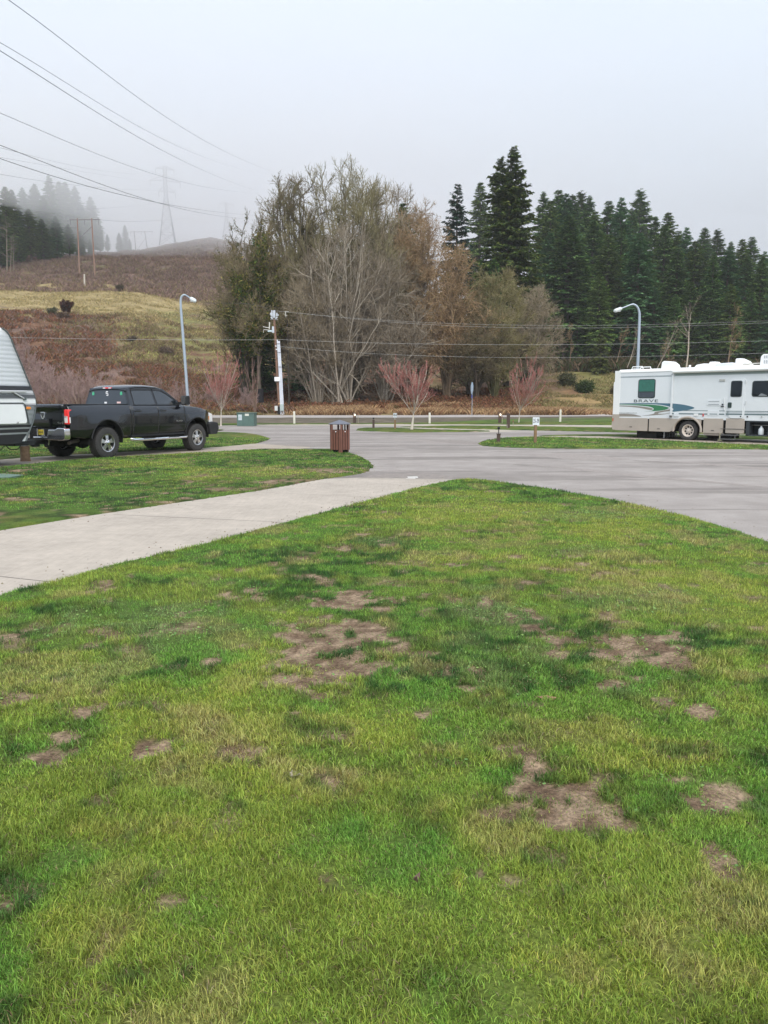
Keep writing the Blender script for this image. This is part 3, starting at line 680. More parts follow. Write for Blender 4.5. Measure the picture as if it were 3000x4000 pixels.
def children(rg, Pp, Rp, Lp, cnt, t0, t1, ang, asd, lf, rf, k, trop, wig, rmin, tfall=.5, tpow=1.0, tip=True):
    n, kk, _ = Pp.shape; i = np.repeat(np.arange(n), cnt); m = len(i)
    t = t0 + (t1 - t0) * rg.random(m) ** tpow
    if tip: t[::cnt] = .97
    f = np.minimum(t, .999) * (kk - 1); a = f.astype(int); fr = (f - a)[:, None]
    base = Pp[i, a] * (1 - fr) + Pp[i, a + 1] * fr; pd = nrm(Pp[i, a + 1] - Pp[i, a]); rb = Rp[i, a] * (1 - fr[:, 0]) + Rp[i, a + 1] * fr[:, 0]
    rv = rg.normal(size=(m, 3)); pp = nrm(rv - pd * (rv * pd).sum(1, keepdims=True))
    an = np.abs(rg.normal(ang, asd, m))[:, None]
    if tip: an[::cnt] *= .35
    d = nrm(np.cos(an) * pd + np.sin(an) * pp)
    Ln = Lp[i] * lf * (1 - tfall * t) * rg.uniform(.65, 1.35, m)
    r0 = np.minimum(rb * .9, rb * rf * rg.uniform(.7, 1.2, m))
    Pc, Rc = branch(rg, base, d, Ln, r0, k, trop, wig, rmin=rmin)
    return Pc, Rc, Ln
def bare_tree(seed, height_, stems, spec, rbase, spread=.1, lean=(0, 0), base_k=8, trop0=.15, fork=0.0, wig0=.04):
    """spec: list of (count, t0, t1, angle, asd, lenfac, radfac, segs, trop, wig). Returns list of (P,R) per level"""
    rg = np.random.default_rng(seed)
    az = rg.uniform(0, 2 * np.pi, stems) if stems > 1 else np.zeros(1)
    if stems > 1: az = np.arange(stems) * 2 * np.pi / stems + rg.normal(0, .3, stems)
    sp = spread * rg.uniform(.5, 1.2, stems)
    D0 = nrm(np.stack([np.cos(az) * sp + lean[0], np.sin(az) * sp + lean[1], np.ones(stems)], 1))
    P0 = np.stack([np.cos(az) * rbase * .7 * (stems > 1), np.sin(az) * rbase * .7 * (stems > 1), np.full(stems, -.3)], 1)
    Ln = height_ * rg.uniform(.85, 1.0, stems) * (1 - .38 * (sp / max(spread, 1e-6) / 1.2) ** 2 * (stems > 1)); Ln[0] = max(Ln[0], height_ * .93)
    if stems > 1: D0[0] = nrm(np.array([D0[0, 0] * .2 + lean[0], D0[0, 1] * .2, 1.0]))
    Pt, Rt = branch(rg, P0, D0, Ln, np.full(stems, rbase) * rg.uniform(.7, 1.1, stems), base_k, trop0, wig0, taper=.12)
    Rt[:, 0] *= 1.35
    out = [(Pt, Rt)]; cur = (Pt, Rt, Ln)
    for s in spec:
        Pc, Rc, Lc = children(rg, cur[0], cur[1], cur[2], s[0], s[1], s[2], s[3], s[4], s[5], s[6], s[7], s[8], s[9], s[10] if len(s) > 10 else .008, s[11] if len(s) > 11 else .5)
        out.append((Pc, Rc)); cur = (Pc, Rc, Lc)
    return out
def dome_tree(seed, H_, W, h0, limbs, r, n=(8, 7, 6, 3), L=(3.4, 1.7, .9, .5), wig=.12, ctrl=.45, thmax=1.7, trunk=0.0, base_sp=.35, off=(0, 0), trop=.2, rm=(.03, .02, .014, .011), wz=1.0, c1h=.12):
    """bare crown filled out to an uneven dome of height H_ and radius W, springing from one foot"""
    rg = np.random.default_rng(seed); ct = rg.uniform(math.cos(thmax), 1, limbs); ct[0] = .98; st = np.sqrt(1 - ct ** 2); ph = np.arange(limbs) * 2.4 + rg.normal(0, .3, limbs)
    q = rg.uniform(.72, 1.0, limbs) * (1 + .12 * np.sin(ph * 3 + seed)); Hh = H_ - L[1] * .8
    T = np.stack([W * st * np.cos(ph) * q + off[0], W * st * np.sin(ph) * q * wz + off[1], h0 + (Hh - h0) * np.where(ct > 0, ct, ct * .5) * rg.uniform(.9, 1.0, limbs)], 1)
    B = np.stack([np.cos(ph * 1.7) * base_sp, np.sin(ph * 1.7) * base_sp, np.full(limbs, -.4)], 1)
    if trunk: B = np.stack([np.zeros(limbs), np.zeros(limbs), np.minimum(trunk * rg.uniform(.55, 1.0, limbs), T[:, 2] * .9)], 1)
    C1 = B + np.stack([(T[:, 0] - B[:, 0]) * c1h, (T[:, 1] - B[:, 1]) * c1h, (T[:, 2] - B[:, 2]) * ctrl], 1); C2 = C1 * .45 + T * .55 + np.stack([T[:, 0] * .05, T[:, 1] * .05, np.zeros(limbs)], 1)
    t = np.linspace(0, 1, 11)[None, :, None]; B, C1, C2, T = [a[:, None] for a in (B, C1, C2, T)]
    Pn = B * (1 - t) ** 3 + 3 * C1 * t * (1 - t) ** 2 + 3 * C2 * t * t * (1 - t) + T * t ** 3
    Pn = Pn + np.cumsum(rg.normal(0, wig * .9, Pn.shape), 1) * np.minimum(t * 3, 1) * (W / 8)
    Rn = (r * rg.uniform(.55, 1.0, (limbs, 1))) * (1 - t[0, :, 0][None] * .82) + .02
    out = [(Pn, Rn)]; cur = (Pn, Rn, np.ones(limbs))
    for j in range(4):
        Pc, Rc, Lc = children(rg, cur[0], cur[1], np.ones(len(cur[0])), n[j], .28 if j == 0 else .15, .98, .62, .2, L[j], [.5, .6, .65, .75][j], [5, 4, 3, 2][j], trop, wig * [1.1, 1.3, 1.4, 1.4][j], rm[j], .3)
        out.append((Pc, Rc)); cur = (Pc, Rc, Lc)
    if trunk:
        out[0] = (out[0][0], out[0][1]); Pt, Rt = branch(rg, np.array([[0, 0, -.4]]), np.array([[0, 0, 1.]]), np.array([trunk + .4]), np.array([r * 1.25]), 10, 0, .02, taper=.55)
        Rt[:, 0] *= 1.4; out = [(Pt, Rt)] + out
    return out
def levels_mesh(name, lv, a, b, cols, sides=(8, 6, 4, 3, 3, 3)):
    Vs = []; Fs = []; Cs = []; o = 0; rg = np.random.default_rng(5)
    for i in range(a, min(b, len(lv))):
        V, F = tubes(lv[i][0], lv[i][1], sides[min(i, 5)])
        n = lv[i][0].shape[0]; per = len(V) // max(n, 1)
        c = np.array(cols[min(i, len(cols) - 1)], float)[None] * (.75 + .5 * rg.random((n, 1)))
        Cs.append(np.repeat(c, per, 0)); Vs.append(V); Fs.append(F + o); o += len(V)
    return npmesh(name, np.concatenate(Vs), np.concatenate(Fs), np.concatenate(Cs), smooth=True)
def clumps(P_, rg, n, size, spread, cols, flat=.0, hang=0.0, stretch=1.6):
    """n little leaf-sized quads around random points on the polylines"""
    m, k, _ = P_.shape; i = rg.integers(0, m, n); f = rg.random(n) * (k - 1.001); a = f.astype(int); fr = (f - a)[:, None]
    c = P_[i, a] * (1 - fr) + P_[i, a + 1] * fr + rg.normal(0, spread, (n, 3)) + np.array([0, 0, -hang]) * rg.random((n, 1))
    return quads(c, rg, size, cols, stretch)
def quads(c, rg, size, cols, stretch=1.6, updir=None):
    n = len(c)
    s = (np.asarray(size) * rg.uniform(.5, 1.4, n))[:, None]
    u = nrm(rg.normal(size=(n, 3))); w = nrm(np.cross(u, rg.normal(size=(n, 3))))
    V = np.stack([c - u * s * stretch, c - w * s * .6, c + u * s * stretch, c + w * s * .6], 1).reshape(-1, 3)
    F = np.arange(4 * n).reshape(n, 4)
    cols = np.array(cols, float); cc = cols[rg.integers(0, len(cols), n)] * (.7 + .6 * rg.random((n, 1)))
    return V, F, np.repeat(cc, 4, 0)
def joinm(name, parts):
    o = 0; Vs = []; Fs = []; Cs = []
    for V, F, C in parts: Vs.append(V); Fs.append(F + o); Cs.append(C); o += len(V)
    return npmesh(name, np.concatenate(Vs), np.concatenate(Fs), np.concatenate(Cs))
BARK = mat('m_bark', rough=.9, attr=True, spec=.15, var=.25, vscale=3)
TWIG = mat('m_twig', rough=.85, attr=True, spec=.15)
LEAF = mat('m_leaf', rough=.8, attr=True, spec=.08, trans=.2, rnd=.15)

def put_tree(name, lv, split, label, cat, x, y, cols, leaf=None, rz=0, group=None, sink=.15, z=None, leafname='foliage'):
    t = thing(name, label, cat, (x, y, (hz(x, y) if z is None else z) - sink), rz, group)
    link('trunk', levels_mesh('trunk', lv, 0, split, cols), BARK, t)
    link('crown', levels_mesh('crown', lv, split, 9, cols), TWIG, t)
    if leaf is not None: link(leafname, leaf, LEAF, t)
    return t

GREY = [(0.315, 0.270, 0.217), (0.300, 0.255, 0.195), (0.285, 0.232, 0.165), (0.300, 0.247, 0.165), (0.315, 0.255, 0.173)]
PALEG = [(0.449, 0.388, 0.312), (0.404, 0.357, 0.285), (0.314, 0.262, 0.202), (0.267, 0.218, 0.161), (0.241, 0.196, 0.139)]
DARKB = [(0.123, 0.099, 0.075), (0.123, 0.099, 0.072), (0.138, 0.116, 0.065), (0.189, 0.152, 0.087), (0.217, 0.174, 0.102)]
MOSS = [(0.182, 0.168, 0.077), (0.196, 0.175, 0.070), (0.217, 0.196, 0.077), (0.266, 0.231, 0.112), (0.280, 0.238, 0.126)]
RUST = [(.20, .145, .095), (.25, .175, .105), (.31, .21, .12), (.36, .245, .14), (.36, .24, .135)]

def at(u, v, Y):
    """stand on the terrain below the photo column u at distance Y"""
    x = P(u, v, Y)[0]; return x, Y
def treeheight(u, vtop, Y):
    p = P(u, vtop, Y); return p[2] - hz(p[0], Y), p[0]

# --- the big deciduous group ---
rg = np.random.default_rng(1)
def mossy(lv, n, a=2, b=3, cols=((.13, .13, .04), (.17, .16, .055), (.10, .10, .035)), s=.07):
    return joinm('moss', [clumps(lv[a][0], rg, n, s, .08, cols), clumps(lv[b][0], rg, n, s * .85, .08, cols)])
def shoots(seed, n, L_, spread, r=.03):
    return bare_tree(seed, L_, n, [(7, .15, .97, .6, .2, .5, .6, 4, -.1, .14, .012, .3), (4, .2, .97, .6, .2, .5, .7, 2, -.1, .14, .010)], r, spread=spread, trop0=-.35, wig0=.12)
KNOB = [(0.145, 0.119, 0.080), (0.174, 0.145, 0.087), (0.189, 0.167, 0.087), (0.239, 0.210, 0.109), (0.275, 0.239, 0.131)]
h, x = treeheight(1350, 655, 97)
put_tree('maple_tree', dome_tree(11, h, 7.8, h * .42, 46, .22, ctrl=.38, base_sp=1.2, c1h=.2, n=(9, 6, 5, 2), rm=(.045, .028, .018, .013)), 1, 'tallest bare maple of many mossy stems fanning out in the middle of the hillside', 'tree', x, 97, KNOB, None)
h, x = treeheight(1500, 725, 102); lv = dome_tree(12, h, 5.2, h * .48, 30, .22, ctrl=.42, n=(8, 6, 5, 2), rm=(.04, .026, .018, .013))
put_tree('maple_tree', lv, 1, 'grey bare maple whose crown fills the skyline just right of the tallest one', 'tree', x, 102, GREY, mossy(lv, 3000), leafname='moss')
h, x = treeheight(1150, 705, 100); lv = dome_tree(13, h, 5.8, h * .45, 28, .28, ctrl=.38, wig=.16, n=(8, 6, 5, 2), rm=(.05, .03, .02, .014))
put_tree('maple_tree', lv, 1, 'bare maple with dark crooked limbs on the skyline just left of the tallest one', 'tree', x, 100, DARKB, mossy(lv, 8000, s=.075), leafname='moss')
# --- paler multi-stemmed maples in front ---
h, x = treeheight(1330, 850, 88); lv = dome_tree(23, h, 5.6, h * .30, 36, .105, c1h=.30, ctrl=.36, wig=.10, thmax=1.55, n=(8, 5, 4, 2), rm=(.035, .022, .015, .012), L=(2.8, 1.5, .8, .5), trop=.3, base_sp=1.1) + shoots(24, 16, 4.5, .8)
put_tree('maple_tree', lv, 1, 'pale grey bare maple with long thin stems fanning from one base', 'tree', x, 88, PALEG)
h, x = treeheight(1235, 1090, 87); lv = dome_tree(25, h, 4.0, h * .42, 18, .09, ctrl=.45, wig=.12, thmax=1.5, c1h=.25, n=(8, 6, 5, 2), L=(2.4, 1.3, .8, .5), off=(-1.2, 0)) + shoots(26, 12, 3.8, .8)
put_tree('maple_tree', lv, 1, 'lower pale maple clump leaning out towards the utility pole', 'tree', x, 87, GREY)
h, x = treeheight(1500, 1000, 90); lv = dome_tree(29, h, 4.6, h * .40, 24, .09, ctrl=.4, wig=.15, thmax=1.6, c1h=.25, n=(9, 6, 5, 3), L=(2.8, 1.5, .9, .5), trop=-.05) + shoots(30, 16, 4.5, .9)
put_tree('maple_tree', lv, 1, 'tangled pale bare maple with drooping twigs, right of the long-stemmed one', 'tree', x, 90, PALEG)
# --- ivy-clad maple at the left of the cluster ---
h, x = treeheight(1000, 845, 86); lv = dome_tree(37, h, 3.9, h * .45, 22, .20, ctrl=.42, wig=.14, trunk=h * .42, n=(7, 6, 4, 2), rm=(.045, .03, .02, .014), L=(2.5, 1.3, .7, .4), thmax=1.7)
lf = joinm('ivy', [clumps(lv[1][0][:, 3:], rg, 9000, .11, .42, [(.06, .10, .026), (.11, .15, .035), (.26, .23, .06), (.045, .07, .02)], hang=.5), clumps(lv[2][0], rg, 14000, .09, .22, [(.10, .13, .035), (.24, .22, .06), (.32, .26, .08), (.05, .08, .02)])])
ivt = put_tree('maple_tree', lv, 2, 'ivy-clad maple with a near-black stump-like foot at the left end of the tree group', 'tree', x, 86, DARKB, lf, leafname='ivy')
MB().lathe([(.62, -.6), (.5, .3), (.42, 1.2), (.40, 2.3)], (0, 0, 0), 'z', 12).build('trunk_foot', mat('m_foot_dark', (.014, .012, .014), .9, var=.3, vscale=4), ivt, smooth=True)  # foot is near black, far darker than the bark above
h, x = treeheight(945, 880, 92); lv = dome_tree(43, h, 2.2, h * .55, 9, .13, ctrl=.4, wig=.16, n=(6, 5, 4, 2), off=(-.7, 0))
put_tree('maple_tree', lv, 1, 'thin dark maple with gnarled limbs at the left edge of the tree group', 'tree', x, 92, DARKB, mossy(lv, 4000, cols=((.09, .10, .03), (.15, .13, .045))), leafname='moss')
# --- rusty brown twiggy trees right of centre ---
for k, (u, vt, Y, w_, sd) in enumerate(((1650, 870, 100, 4.6, 51), (1755, 985, 96, 3.6, 52), (1600, 800, 105, 4.0, 53))):
    h, x = treeheight(u, vt, Y)
    lv = dome_tree(sd, h, w_, h * .42, 20, .17, ctrl=.42, wig=.15, thmax=1.6, n=(8, 6, 5, 2), rm=(.035, .024, .017, .013), trop=[-.1, -.15, .1][k])
    lf = joinm('dead_leaves', [clumps(lv[3][0], rg, 6000, .07, .12, [(.25, .19, .09), (.30, .21, .10), (.17, .15, .06)])])
    put_tree('alder_tree', lv, 1, ['rust-brown twiggy tree with hanging branches right of the tall maple', 'low rust-brown tree leaning towards the double-topped fir', 'brown bare tree whose pale tips stand against the sky behind the rust-brown ones'][k],
             'tree', x, Y, RUST, lf, leafname='dead_leaves')
# --- rounded mossy tree in front of the double fir ---
for k, (u, vt, Y, sd, w_) in enumerate(((1940, 1065, 98, 61, 4.6), (2085, 1125, 106, 62, 3.7), (1860, 1190, 96, 63, 3.4))):
    h, x = treeheight(u, vt, Y)
    lv = dome_tree(sd, h, w_, h * .38, 24, .12, ctrl=.35, wig=.16, thmax=1.62, n=(7, 6, 5, 3), L=(2.6, 1.4, .8, .45), trop=.08)
    lf = joinm('moss', [clumps(lv[2][0], rg, 5000, .06, .10, [(.12, .12, .04), (.20, .18, .07), (.08, .085, .03)])])
    put_tree('maple_tree', lv, 1, ['rounded mossy tree standing before the double-topped fir', 'mossy tree spreading its grey twigs over the pasture edge', 'low mossy tree with arching branches left of the rounded one'][k],
             'tree', x, Y, [MOSS, GREY, DARKB][k], lf, leafname='moss')
# --- little bare trees at the forest edge on the right ---
for k, (u, vt, Y, sd, lean, lb, cols) in enumerate((
        (2690, 1185, 128, 71, 0, 'pale bare tree with a full crown standing before the forest above the motorhome', PALEG),
        (2560, 1225, 135, 72, .35, 'thin pale trunk leaning sideways at the forest edge', GREY),
        (2450, 1260, 138, 73, .08, 'slender grey trunk beside the yellow-green cedar', GREY),
        (2405, 1275, 140, 74, .1, 'slim bare sapling just left of the slender grey trunk', RUST),
        (2230, 1270, 142, 75, -.05, 'bare pinkish tree in the gap left of the yellow-green cedar', RUST),
        (2850, 1220, 132, 76, 0, 'brown bare tree at the forest edge far above the motorhome roof', RUST),
        (2620, 1330, 130, 77, .05, 'small brown bare bush-like tree left of the pale one', RUST))):
    h, x = treeheight(u, vt, Y); h = max(h, 3)
    lv = bare_tree(sd, h, 1, [(12, .3, .97, .6, .15, .34, .45, 4, .3, .1), (6, .2, .98, .6, .2, .45, .5, 3, .2, .15), (4, .2, .98, .6, .25, .5, .7, 2, .1, .16, .012)], max(.1, h * .014), lean=(lean, 0), wig0=.05, trop0=.05)
    put_tree('bare_tree', lv, 2, lb, 'tree', x, Y, cols)
# --- small planted trees with red twig tips along the campground road ---
WH = [(.50, .45, .38), (.42, .37, .31), (.36, .27, .22), (.36, .16, .13), (.46, .19, .17)]
for k, (u, vb, vt, sd, lb) in enumerate(((1606, 1680, 1345, 81, 'small white-barked tree with red twigs on the narrow grass island'),
                                         (2025, 1652, 1412, 82, 'small white-barked tree with red twigs near the brown hookup post'),
                                         (862, 1664, 1360, 83, 'small pale tree with a feathery top between pickup and green utility box'))):
    x, y, _ = G(u, vb); h = P(u, vt, y)[2]
    lv = bare_tree(sd, h * .34, 1, [(11, .78, 1, .80, .2, 1.75, .5, 6, .45, .06, .014, .1), (7, .15, .95, .6, .18, .55, .55, 4, .45, .07, .011), (6, .1, .95, .55, .18, .55, .6, 4, .5, .06, .009), (5, .1, .95, .45, .15, .55, .7, 3, .35, .05, .006)], h * .023, trop0=0, wig0=.02)
    put_tree('birch_tree', lv, 2, lb, 'tree', x, y, WH, z=0, sink=.02, group='young trees along the campground drives').scale = [(.92, .92, 1), (.78, .78, 1), (.62, .62, 1)][k]
# a feathery upright shrub behind the third
x, y = at(850, 1600, 60)
lv = bare_tree(84, 5.6, 9, [(5, .3, .95, .2, .08, .35, .5, 4, .5, .04), (4, .2, .95, .25, .1, .5, .6, 3, .3, .05, .008)], .045, spread=.09, trop0=.1)
put_tree('bare_shrub', lv, 1, 'narrow feathery bare shrub rising behind the small pale tree', 'shrub', x, 77.5, [(.25, .17, .13), (.27, .18, .14), (.28, .17, .14)])

# --- purple-grey thicket of bare shrubs at the left behind trailer and pickup ---
SH = []
for sd in (91, 92, 93):
    lv = bare_tree(sd, 5.0, 16, [(8, .2, .97, .4, .15, .4, .55, 5, .3, .1), (7, .2, .98, .5, .2, .5, .6, 4, .2, .12, .010), (5, .2, .98, .5, .2, .5, .7, 2, .1, .12, .009)], .05, spread=.6, trop0=.6, wig0=.08)
    SH.append(levels_mesh('shrub_twigs', lv, 0, 9, [(.33, .25, .185), (.33, .24, .195), (.36, .25, .225), (.40, .275, .25)]))
spots = [(-60, 80, 1.0), (40, 79, 1.0), (130, 84, 1.05), (220, 80, .95), (310, 79, .95), (380, 84, .9), (10, 92, 1.1), (100, 95, 1.15), (180, 93, .95), (270, 92, .85), (-150, 86, 1.2), (430, 80, .62), (-10, 104, 1.1), (80, 106, 1.0),
         (500, 79, .5), (590, 82, .5), (660, 80, .45), (740, 83, .5), (960, 81, .55), (700, 92, .6), (600, 97, .55), (820, 88, .6)]
LBS = ['at the far left edge behind the trailer', 'close behind the trailer nose', 'behind the gap between trailer and pickup', 'behind the pickup tailgate', 'behind the pickup cab', 'up the slope behind the pickup cab',
       'high on the bank above the trailer roof', 'high on the bank above the trailer nose', 'on the bank straight above the pickup bed', 'low on the bank above the pickup roof', 'beyond the trailer at the frame edge',
       'small one just right of the pickup roof', 'topmost by the gold meadow, farther left', 'topmost by the gold meadow, farther right',
       'knee-high one right of the pickup roof', 'low one left of the tall lamp post', 'low one right behind the tall lamp post', 'low one between lamp post and feathery shrub', 'low one below the ivy-clad maple',
       'up the bank behind the tall lamp post', 'up the bank left of the tall lamp post', 'up the bank above the small pale tree']
for k, ((u, Y, s), lb) in enumerate(zip(spots, LBS)):
    x = P(u, 1500, Y)[0]; o = link('bare_shrub', SH[k % 3], TWIG)
    o.location = (x, Y, hz(x, Y) - .2); o.scale = (s * 1.15, s * 1.15, s); o.rotation_euler = (0, 0, k * 1.7)
    tag(o, 'purple-grey bare shrub ' + lb, 'shrub', 'bare shrubs in the thicket')

# =====================  CONIFERS  =====================
def conifer(seed, Ht, Rm, n_br, dens, size, bare=.08, top=1.0, droop=.35, cols=None, prof=.8, gap=.0, double=None, thin=1.0, slope=.36):
    rg = np.random.default_rng(seed)
    cols = cols or [(.065, .145, .042), (.10, .195, .05), (.165, .26, .07), (.04, .085, .028)]
    n = n_br; t = np.linspace(bare, .985, n) + rg.normal(0, .006, n); t = np.clip(t, bare, .99)
    az = rg.uniform(0, 2 * np.pi, n)
    L = Rm * (1 - np.exp(-slope * (1 - t) * Ht / Rm)) * rg.uniform(.6, 1.12, n) * (1 - gap * rg.random(n)) + .2
    low = sstep(bare, bare + .12, t); L = L * (.55 + .45 * low)
    up = .35 * sstep(.55, 1, t) - droop * sstep(.8, .1, t)
    D0 = nrm(np.stack([np.cos(az), np.sin(az), up + .1], 1)); P0 = np.stack([np.zeros(n), np.zeros(n), t * Ht], 1)
    if double is not None:
        k = (t > double) & (rg.random(n) < .5); P0[k, 0] -= 1.5; P0[k, 2] *= .955; P0[(t > double) & ~k, 0] += .4
    k = 4; Pb, Rb = branch(rg, P0, D0, L, np.maximum(.02, L * .014), k, -.12, .05)
    # sprays
    m = (L * dens).astype(int) + 3; i = np.repeat(np.arange(n), m); q = len(i)
    f = (.12 + .88 * rg.random(q) ** .8) * (k - .001); a = np.minimum(f.astype(int), k - 1); fr = (f - a)[:, None]
    c = Pb[i, a] * (1 - fr) + Pb[i, a + 1] * fr; pd = nrm(Pb[i, a + 1] - Pb[i, a])
    side = nrm(np.cross(pd, np.array([0, 0, 1.]))) * np.where(rg.random(q) < .5, -1, 1)[:, None]
    fan = (.16 + .20 * L[i] * (1 - f / k) ** .6) * rg.uniform(.4, 1.1, q)
    d = nrm(pd * .75 + side * rg.uniform(.3, 1.1, q)[:, None] + np.array([0, 0, 1.]) * rg.normal(-.22, .22, q)[:, None])
    c = c + side * (fan * .35)[:, None] + rg.normal(0, .07, (q, 3))
    s = (size * rg.uniform(.55, 1.35, q) * (.55 + .45 * np.minimum(1, L[i] / 2)))[:, None]
    w = nrm(np.cross(d, nrm(np.array([0, 0, 1.]) + rg.normal(0, .45, (q, 3)))))
    V = np.stack([c - d * s * .5, c + w * s * .34 * thin + d * s * .15, c + d * s * 1.25, c - w * s * .34 * thin + d * s * .15], 1)
    V[:, 2, 2] -= s[:, 0] * .25
    cols = np.array(cols); cc = cols[rg.integers(0, len(cols), q)] * (.45 + .6 * (f / k)[:, None] + .45 * rg.random((q, 1)))  # sprays darker towards the trunk, lighter at the tips: shading put into the colour
    crown = npmesh('crown', V.reshape(-1, 3), np.arange(4 * q).reshape(q, 4), np.repeat(cc, 4, 0))
    Tp = np.array([[[0, 0, -.5], [0, 0, Ht * .3], [0, 0, Ht * .65], [0, 0, Ht * .98]]]); Tr = np.array([[Ht * .0135, Ht * .010, Ht * .006, .03]])
    V1, F1 = tubes(Tp, Tr, 8); V2, F2 = tubes(Pb, Rb, 3)
    C = np.concatenate([np.tile([[.16, .13, .105]], (len(V1), 1)), np.tile([[.11, .085, .06]], (len(V2), 1))])
    trunk = npmesh('trunk', np.concatenate([V1, V2]), np.concatenate([F1, F2 + len(V1)]), C, smooth=True)
    return trunk, crown
NEED = mat('m_needles', rough=.75, attr=True, spec=.12, trans=.1, rnd=.22)
FAM = [conifer(200 + k, 34, 4.6 + .5 * (k % 3), 620, 24, .31, bare=[.10, .16, .07, .13, .2, .09][k], slope=[.36, .42, .33, .45, .38, .40][k], gap=[.35, .5, .25, .45, .3, .55][k], droop=[.3, .45, .2, .35, .5, .25][k], cols=[None, [(.085, .15, .04), (.13, .21, .048), (.20, .27, .065), (.05, .09, .026)], None, [(.045, .12, .05), (.07, .16, .062), (.11, .21, .08)], None, [(.08, .155, .04), (.12, .21, .05), (.17, .25, .065), (.045, .09, .028)]][k]) for k in range(6)]
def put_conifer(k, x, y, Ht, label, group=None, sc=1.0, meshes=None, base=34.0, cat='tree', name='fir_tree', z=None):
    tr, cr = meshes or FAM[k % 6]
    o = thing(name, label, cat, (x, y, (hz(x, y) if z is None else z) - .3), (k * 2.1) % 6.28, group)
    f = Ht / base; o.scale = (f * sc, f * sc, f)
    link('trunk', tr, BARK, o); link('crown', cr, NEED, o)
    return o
# tall double-topped fir
big = conifer(301, 36, 8.6, 1300, 24, .33, bare=.06, slope=.50, gap=.35, double=.80, droop=.25, cols=[(.070, .108, .026), (.095, .138, .034), (.042, .075, .022), (.145, .170, .045)])
h, x = treeheight(1990, 553, 118)
o = put_conifer(0, x, 118, h, 'tallest fir, dark green with a double top, at the left end of the forest', meshes=big, base=36); o.rotation_euler[2] = 0; o.location.x += .3
slim = conifer(302, 30, 3.6, 340, 24, .31, bare=.22, slope=.45, gap=.25, droop=.1, cols=[(.022, .052, .032), (.030, .066, .040), (.018, .04, .026)])
h, x = treeheight(1787, 703, 132); put_conifer(3, x, 132, h, 'slim bluish-green fir standing alone against the sky left of the double-topped one', meshes=slim, base=30)
h, x = treeheight(1878, 700, 235); put_conifer(1, x, 235, h, 'ghostly pale fir half lost in the fog beside the double-topped one', sc=1.2)
# evergreens hidden in the deciduous group
for k, (u, vt, Y, lb) in enumerate(((1575, 775, 110, 'olive-green fir showing through the brown twigs right of the tall maple'), (1000, 905, 97, 'dark green fir filling the ivy-clad maple from behind'),
                                    (1165, 1190, 96, 'low dark evergreen behind the utility pole'), (1830, 1240, 103, 'dark evergreen under the double-topped fir, left side'), (2060, 1150, 107, 'dark evergreen under the double-topped fir, right side'),
                                    (1930, 1000, 112, 'dark fir close in front of the double-topped one'), (1480, 900, 110, 'dark fir behind the tangled pale maple'))):
    h, x = treeheight(u, vt, Y); put_conifer(k + 1, x, Y, h, lb, sc=[1.3, 1.5, 1.5, 1.6, 1.5, 1.4, 1.5, 1.6, 1.5, 1.5][k])
# right-hand forest: skyline row, read from the photo
sky = [(540, 305), (578, 345), (615, 295), (655, 315), (685, 320), (730, 305), (770, 325), (800, 400), (865, 350), (930, 335), (980, 400), (1025, 295), (1100, 430), (1165, 405), (1215, 500), (1255, 485), (1345, 485), (1410, 495), (1475, 555),
       (1535, 540), (1580, 530), (1645, 605), (1700, 560), (1760, 600), (1830, 580)]
for i, (zx, zy) in enumerate(sky):
    u, v = 1700 + zx * .7836, 500 + zy * .7836; Y = [196, 178, 205, 190, 218, 232][i % 6]
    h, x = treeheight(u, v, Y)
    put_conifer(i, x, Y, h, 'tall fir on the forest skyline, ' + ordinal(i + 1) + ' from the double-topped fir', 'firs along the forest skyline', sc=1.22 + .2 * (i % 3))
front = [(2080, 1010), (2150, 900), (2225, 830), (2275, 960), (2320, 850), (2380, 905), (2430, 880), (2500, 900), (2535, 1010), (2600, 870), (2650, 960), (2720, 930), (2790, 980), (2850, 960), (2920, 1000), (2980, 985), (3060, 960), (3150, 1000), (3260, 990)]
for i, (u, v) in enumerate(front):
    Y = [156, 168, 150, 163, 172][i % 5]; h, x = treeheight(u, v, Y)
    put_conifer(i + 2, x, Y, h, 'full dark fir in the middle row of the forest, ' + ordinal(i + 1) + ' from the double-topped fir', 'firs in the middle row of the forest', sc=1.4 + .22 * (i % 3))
low = [(2120, 1130), (2190, 1090), (2260, 1150), (2345, 1060), (2470, 1080), (2560, 1120), (2640, 1140), (2700, 1090), (2780, 1120), (2860, 1100), (2940, 1130), (3030, 1100), (3120, 1120)]
for i, (u, v) in enumerate(low):
    Y = [146, 152, 148][i % 3]; h, x = treeheight(u, v, Y)
    put_conifer(i + 4, x, Y, h, 'lower dark fir at the forest edge, ' + ordinal(i + 1) + ' from the double-topped fir', 'lower firs at the forest edge', sc=1.5 + .2 * (i % 2))
ced = conifer(303, 9, 3.2, 200, 24, .28, bare=.02, slope=.6, gap=.2, droop=.3, cols=[(.085, .10, .025), (.11, .125, .03), (.06, .08, .02)])
h, x = treeheight(2350, 1290, 136); put_conifer(2, x, 136, h, 'yellow-green cedar standing low at the forest edge', meshes=ced, base=9, name='cedar_tree')
